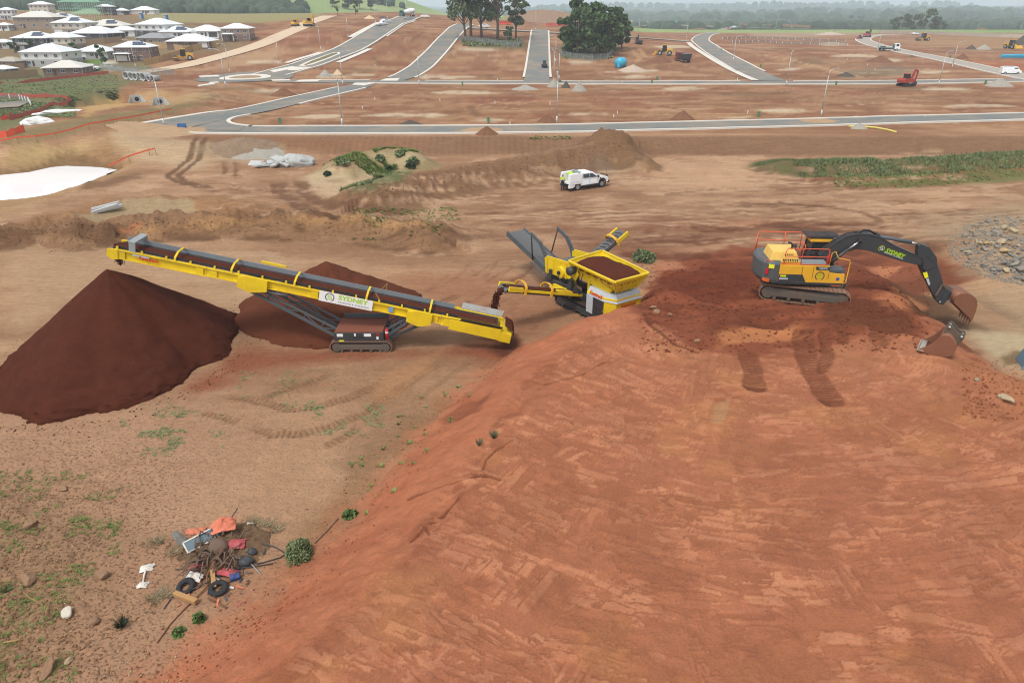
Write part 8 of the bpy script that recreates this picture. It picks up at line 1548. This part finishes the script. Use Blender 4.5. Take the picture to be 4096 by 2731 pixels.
p_ = in_px([(1400, 1900, 1500, 2080)], 60, 82); p_ = [q for q in p_ if abs(pl_dist(np.array([q[0]]), np.array([q[1]]), L_TOE)[0][0]) < 1.6]; tufts('toe_weeds', 'small weeds along the foot of the red slope', p_, np.random.default_rng(9).uniform(.12, .28, len(p_)), 'grass', 83, .6, 1., 9, .14)
p_ = clump_filter(in_px([(-60, 470, 300, 400), (0, 300, 400, 470)], 3600, 84), 6, .36, 85); tufts('basin_turf', 'rough green turf above the drainage basin at left', p_, np.random.default_rng(10).uniform(.18, .42, len(p_)), 'sage', 86, .5, 1.3, 7, .22)
p_ = in_px([(1850, 2085, 160, 186), (2250, 2450, 190, 236)], 700, 87); tufts('clump_grass', 'long dry grass under the fenced trees', p_, np.random.default_rng(11).uniform(.5, 1., len(p_)), 'sage', 88, .9, .8, 7, .2)
def shrub(px, h, r, kind, label, seed, n=420, name='shrub', size=.10, fine=False):
    p = P(*px); t = thing(name, label, 'shrub', p); rg_ = np.random.default_rng(seed)
    if fine:
        V, F = blades(n, rg_, 1., .75, .012); V = V*np.array((r*1.25, r*1.25, h)); me = mesh_np('foliage', V, F, False); b = np.repeat(rg_.uniform(.6, 1.2, n), 4); set_col(me, np.stack([b, b, b*1.02], 1)); link('foliage', me, LM[kind], t)
    else:
        d = rg_.normal(0, 1, (n, 3)); d /= np.linalg.norm(d, axis=1)[:, None]; d[:, 2] = np.abs(d[:, 2]); pos = d*(rg_.uniform(.35, 1, n)**.5*(.55+.75*fbm(d[:, 0]*2.2+seed, d[:, 1]*2.2+d[:, 2], 3, seed)))[:, None]*np.array((r, r, h)); V, F = rot_quads(pos, rg_.uniform(.6, 1.4, n)*size, rg_); me = mesh_np('foliage', V, F, False); b = np.repeat(rg_.uniform(.6, 1.3, n), 4); set_col(me, np.stack([b, b, b*.95], 1)); link('foliage', me, LM[kind], t)
    mb = MB()
    for i in range(5): a = 1.25*i; mb.tube([(0, 0, -.05), (math.cos(a)*r*.3, math.sin(a)*r*.3, h*.35), (math.cos(a)*r*.6, math.sin(a)*r*.6, h*.7)], .012, 5)
    obj('stems', mb, M_bark, t); return t
shrub((1198, 2222), .75, .55, 'sage', 'round grey-green bush beside the rubbish heap', 801, 2600, size=.055); shrub((1402, 2062), .28, .30, 'bright', 'bright leafy green plant at the foot of the red slope', 802, 260); shrub((2580, 1040), .9, .95, 'sage', 'grey-green bush behind the screener hopper', 803, 2000, size=.10); shrub((1973, 1752), .40, .22, 'sage', 'flowering weed on the red slope, upper right of a pair', 804, 120, fine=True); shrub((1915, 1782), .38, .2, 'sage', 'thin weed on the red slope, lower left of a pair', 805, 70, fine=True); shrub((800, 2480), .35, .2, 'bright', 'leggy green weed below the rubbish heap', 806, 130); shrub((715, 2530), .14, .22, 'bright', 'flat broadleaf weed on the toe of the slope', 807, 120); shrub((490, 2505), .35, .28, 'wood', 'dead dark shrub on the left ground', 808, 200, fine=True); shrub((30, 2365), .2, .22, 'grass', 'bright grass clump at the left edge', 809, 220, fine=True)
for i, (x, y, s) in enumerate([(1370, 655, 1.1), (1560, 680, .7), (1655, 652, 1.0), (1645, 668, .8), (1600, 622, .9), (1310, 700, .6), (1520, 640, .8)]): shrub((x, y), s*.8, s*.8, 'wood' if i % 2 else 'sage', ['rounded bush', 'small bush', 'right-hand bush', 'lower right bush', 'top bush', 'left foot bush', 'middle bush'][i] + ' growing on the pale grassy hump', 820+i, 260, size=.22)
# ---------------------------------------------------------------- rubbish heap at the foot of the slope
z6 = lambda u, v: P(500+u*.4145, 1950+v*.4145)
RUB = 'rubbish heap'
M_orp = mat('orange_plastic', S(222, 124, 92), .6, var=.15, scale=4, bump=.5, dust=.7, dustc=S(150, 112, 88)); M_pkp = mat('pink_plastic', S(186, 76, 84), .55, var=.2, scale=4, bump=.5, dust=.7, dustc=S(140, 100, 80)); M_whp = mat('white_cloth', S(226, 222, 212), .8, var=.1, scale=5, bump=.5, dust=.5, dustc=S(160, 130, 105)); M_wood = mat('weathered_timber', S(178, 136, 88), .85, var=.2, scale=6); M_root = mat('dead_roots', S(112, 92, 78), .9, var=.25, scale=6, bump=.4); M_rsty = mat('rusty_pipe', S(128, 88, 62), .7, .2, var=.2, scale=5); M_hose = mat('black_pipe', S(66, 68, 70), .6, var=.15)
def sheetlump(name, label, cat, p, dims, m, seed, rz=0, amp=.35, n=22):
    """crumpled plastic or cloth"""
    rg_ = np.random.default_rng(seed); u = np.linspace(-1, 1, n); X_, Y_ = np.meshgrid(u, u); o1 = rg_.uniform(0, 40); r_ = np.sqrt(X_**2+Y_**2)
    Zf = (fbm(X_*2+o1, Y_*2+o1, 4, seed)-.2)*amp*2*dims[2]*(1.1-.5*r_**2) + dims[2]*np.clip(1-r_**2, 0, 1)*.6; ed = .8+.35*fbm(np.arctan2(Y_, X_)*1.5+o1, r_*0+o1, 3, seed+1); x = X_*dims[0]/2*ed + (fbm(Y_*3+o1, X_*3, 3, seed+2)-.5)*dims[0]*.25; y = Y_*dims[1]/2*ed
    V = np.stack([x.ravel(), y.ravel(), Zf.ravel()], 1); o = link(name, mesh_np(name, V, grid_faces(n, n)), m, None, p, (0, 0, rz)); s_ = o.modifiers.new('solid', 'SOLIDIFY'); s_.thickness = .008; return tag(o, label, cat)
base = z6(930, 650); dirt = pile('spoil_mound', 'low mound of soil and dead roots under the rubbish', 'heap', (base.x, base.y+.3), 1.45, .45, soil_mat('rubbish_soil', S(140, 112, 86), .35, 1.0, 7, .10), 840, rough=.9, nr=26, na=90, sx=1.1, sharp=.8)
def up(u, v, dz): p = z6(u, v); return Vector((p.x, p.y, p.z+dz))
sheetlump('plastic_sheet', 'crumpled bright orange plastic sheet on top of the rubbish heap', 'plastic', up(975, 470, .50), (.85, .75, .45), M_orp, 841, .4); sheetlump('plastic_sheet', 'small torn orange plastic left of the rubbish heap', 'plastic', up(655, 430, .03), (.55, .32, .12), M_orp, 842); sheetlump('plastic_sheet', 'orange scrap beside the torn orange plastic', 'plastic', up(748, 405, .03), (.28, .22, .1), M_orp, 843)
sheetlump('plastic_bag', 'pink plastic bag in the upper right of the rubbish heap', 'plastic', up(1075, 610, .28), (.75, .5, .25), M_pkp, 844, .2); sheetlump('plastic_bag', 'pink plastic strip at the lower right of the rubbish heap', 'plastic', up(1000, 840, .12), (.8, .38, .16), M_pkp, 845, -.25); sheetlump('plastic_bag', 'dark pink plastic scrap in the left of the rubbish heap', 'plastic', up(690, 790, .10), (.5, .3, .14), M_pkp, 846, .6); sheetlump('cloth', 'white cloth rag above the left tyre', 'cloth', up(675, 880, .12), (.62, .36, .14), M_whp, 847, -.3)
sheetlump('netting', 'white tangled netting left of the rubbish heap, upper bunch', 'netting', up(215, 780, .03), (.45, .35, .12), M_whp, 848, .3); sheetlump('netting', 'white tangled netting left of the rubbish heap, lower bunch', 'netting', up(170, 945, .03), (.35, .28, .1), M_whp, 849, .1); o = obj('rag_strip', MB().tube([up(205, 800, .05), up(190, 850, .06), up(180, 900, .05), up(172, 940, .04)], .035, 6, rad=[.05, .03, .025, .04]), M_whp, None, True); tag(o, 'thin white strip joining the two bunches of netting', 'netting')
p0 = up(770, 545, .25); t = thing('window_frame', 'old framed glass panel lying tilted on the rubbish heap', 'window', p0, 0, rot=(R(14), R(-6), R(40))); obj('pane', MB().box((0, 0, 0), (1.25, .48, .02)), mat('old_glass', S(104, 122, 128), .15, var=.15), t)
for s in (-1, 1): obj('frame', MB().box((0, s*.25, .01), (1.32, .05, .05)), M_whp, t); obj('frame', MB().box((s*.64, 0, .01), (.05, .55, .05)), M_whp, t)
for (u, v, rx, ry, lb) in [(590, 975, .35, -.2, 'left black tyre leaning at the front of the rubbish heap'), (905, 990, .1, .05, 'right black tyre lying half buried at the front of the rubbish heap')]:
    o = obj('tyre', MB().torus((0, 0, 0), (0, 0, 1), .235, .095, 30, 10, .85), M_tyre, None, True, loc=up(u, v, .10), rot=(rx, ry, 0)); tag(o, lb, 'tyre')
o = obj('timber_log', MB().box((0, 0, .08), (.95, .17, .16)), M_wood, None, bevel=.02, loc=up(590, 1080, .02), rot=(0, 0, R(-22))); tag(o, 'short pale timber post at the front of the rubbish heap', 'timber'); o = obj('timber_board', MB().box((0, 0, .02), (.75, .14, .04)), M_wood, None, loc=up(860, 910, .16), rot=(0, .15, R(-65))); tag(o, 'brown board standing in the right tyre', 'timber')
def pipe(name, label, cat, pts, r, m): o = obj(name, MB().tube([up(*q) for q in pts], r, 7), m, None, True); tag(o, label, cat)
pipe('bent_pipe', 'long bent rusty pipe arching over the front of the rubbish heap', 'pipe', [(985, 675, .45), (880, 770, .30), (800, 880, .16), (795, 960, .06), (850, 1050, .03), (920, 1130, .03), (985, 1165, .03)], .035, M_rsty); pipe('steel_bar', 'long rusty bar pointing down-left from the rubbish heap', 'bar', [(830, 940, .1), (700, 1060, .06), (560, 1190, .03), (430, 1330, .03), (310, 1500, .03)], .022, M_rsty)
pipe('poly_pipe', 'black poly pipe looping right of the rubbish heap towards the bush', 'pipe', [(1190, 570, .1), (1320, 560, .12), (1450, 590, .1), (1560, 645, .05), (1500, 680, .04), (1330, 730, .04), (1240, 745, .05)], .022, M_hose); pipe('poly_pipe', 'straight black poly pipe low on the right of the rubbish heap', 'pipe', [(1430, 735, .03), (1280, 765, .05), (1100, 800, .12), (880, 880, .12)], .02, M_hose); pipe('poly_pipe', 'grey curved conduit in the middle right of the rubbish heap', 'pipe', [(1010, 720, .25), (1120, 720, .2), (1230, 760, .08), (1310, 840, .03)], .015, M_postg); pipe('poly_pipe', 'dark pipe pointing down-left under the left tyre', 'pipe', [(600, 890, .1), (510, 980, .04), (440, 1080, .03), (380, 1170, .03)], .02, M_hose)
pipe('poly_pipe', 'dark pipe behind the tyres', 'pipe', [(580, 1040, .1), (720, 970, .12), (860, 920, .14)], .018, M_hose); pipe('dead_branch', 'dead branch sticking out at the top of the rubbish heap', 'branch', [(960, 560, .5), (1030, 430, .55), (1105, 290, .45)], .025, M_root); pipe('dead_branch', 'thin root lying up the slope right of the bush', 'branch', [(1830, 540, .03), (1950, 420, .03), (2060, 300, .03)], .02, M_root); pipe('dead_branch', 'pale crooked stick on the left stony ground', 'branch', [(-980, 1010, .02), (-930, 1060, .05), (-870, 1090, .03), (-790, 1130, .02)], .015, M_wood); pipe('timber_stake', 'pale stake lying at the left edge', 'stake', [(-1170, 1500, .03), (-990, 1470, .03)], .03, M_wood)
for i in range(60):
    a = rng.uniform(0, 6.3); c = up(900+rng.uniform(-210, 210), 640+rng.uniform(-170, 210), .22); l = rng.uniform(.35, .8); o = obj('root', MB().tube([c, c+Vector((math.cos(a)*l*.5, math.sin(a)*l*.5, .22)), c+Vector((math.cos(a)*l, math.sin(a)*l, rng.uniform(-.1, .2)))], .02, 5, rad=[.04, .028, .010]), M_root, None, True); tag(o, 'dead root tangled in the middle of the rubbish heap', 'root', 'dead roots')
lump('root_ball', 'shaggy brown root ball in the middle of the rubbish heap', 'root ball', up(920, 640, .2), (.75, .6, .6), M_root, 860, 0, .5, 3); lump('black_bag', 'dark grey plastic bag at the right of the rubbish heap', 'bag', up(1170, 740, .05), (.55, .42, .35), M_hose, 861, .3, .35, 3); lump('black_bag', 'second dark bag above the first at the right of the rubbish heap', 'bag', up(1225, 650, .05), (.38, .32, .3), M_hose, 862, .3, .35, 3); o = obj('blue_carton', MB().box((0, 0, .08), (.3, .22, .16)), mat('carton_blue', S(62, 84, 140), .6, var=.2, scale=8), None, bevel=.01, loc=up(1060, 880, .02), rot=(.2, .1, .5)); tag(o, 'small blue carton at the lower right of the rubbish heap', 'carton')
for i in range(9): u, v = [(640, 590), (470, 610), (560, 620), (300, 540), (1350, 360), (1450, 390), (1240, 330), (270, 1090), (350, 1040)][i]; p = z6(u, v); tufts('dry_grass', 'clump of dry grey grass beside the rubbish heap', [(p.x+rng.normal(0, .12), p.y+rng.normal(0, .12), p.z) for _ in range(14)], rng.uniform(.2, .4, 14), 'dry' if 'dry' in LM else 'sage', 870+i, .5, 1.1, 9, .03)

SCR = [M_whp, M_hose, M_root, M_wood, M_pkp, M_orp, M_rsty]
for j, m_ in enumerate(SCR):
    pts = [up(900+rng.normal(0, 170), 720+rng.normal(0, 190), .04) for _ in range(34 if j in (1, 2, 6) else 12)]
    V, F = tile(np.array([(-1, -.25, 0), (1, -.2, .1), (.9, .3, .05), (-.8, .2, .25)]), np.array([(0, 1, 2), (0, 2, 3)]), [tuple(q) for q in pts], rng.uniform(.05, .17, len(pts)), rng.uniform(0, 6.3, len(pts)), rng.uniform(-.5, .5, len(pts)))
    o = link('litter', mesh_np('litter', V, F, False), m_); o['kind'] = 'stuff'; o['label'] = ['white', 'black', 'brown root', 'wooden', 'pink', 'orange', 'rusty'][j] + ' scraps littering the rubbish heap'
# ---------------------------------------------------------------- the air
hz_o = link('haze', MB().box((0, 3000, 40), (17000, 8400, 150)).mesh('haze')); hz_o['kind'] = 'stuff'; hz_o['label'] = 'thin grey-blue haze over the far country'
mh = bpy.data.materials.new('haze'); mh.use_nodes = True; nn = mh.node_tree; nn.nodes.clear()
pv = nn.nodes.new('ShaderNodeVolumePrincipled'); pv.inputs['Color'].default_value = (.80, .90, 1.0, 1); pv.inputs['Density'].default_value = .0003; pv.inputs['Anisotropy'].default_value = 0.0
ou = nn.nodes.new('ShaderNodeOutputMaterial'); nn.links.new(pv.outputs[0], ou.inputs['Volume']); hz_o.data.materials.append(mh)
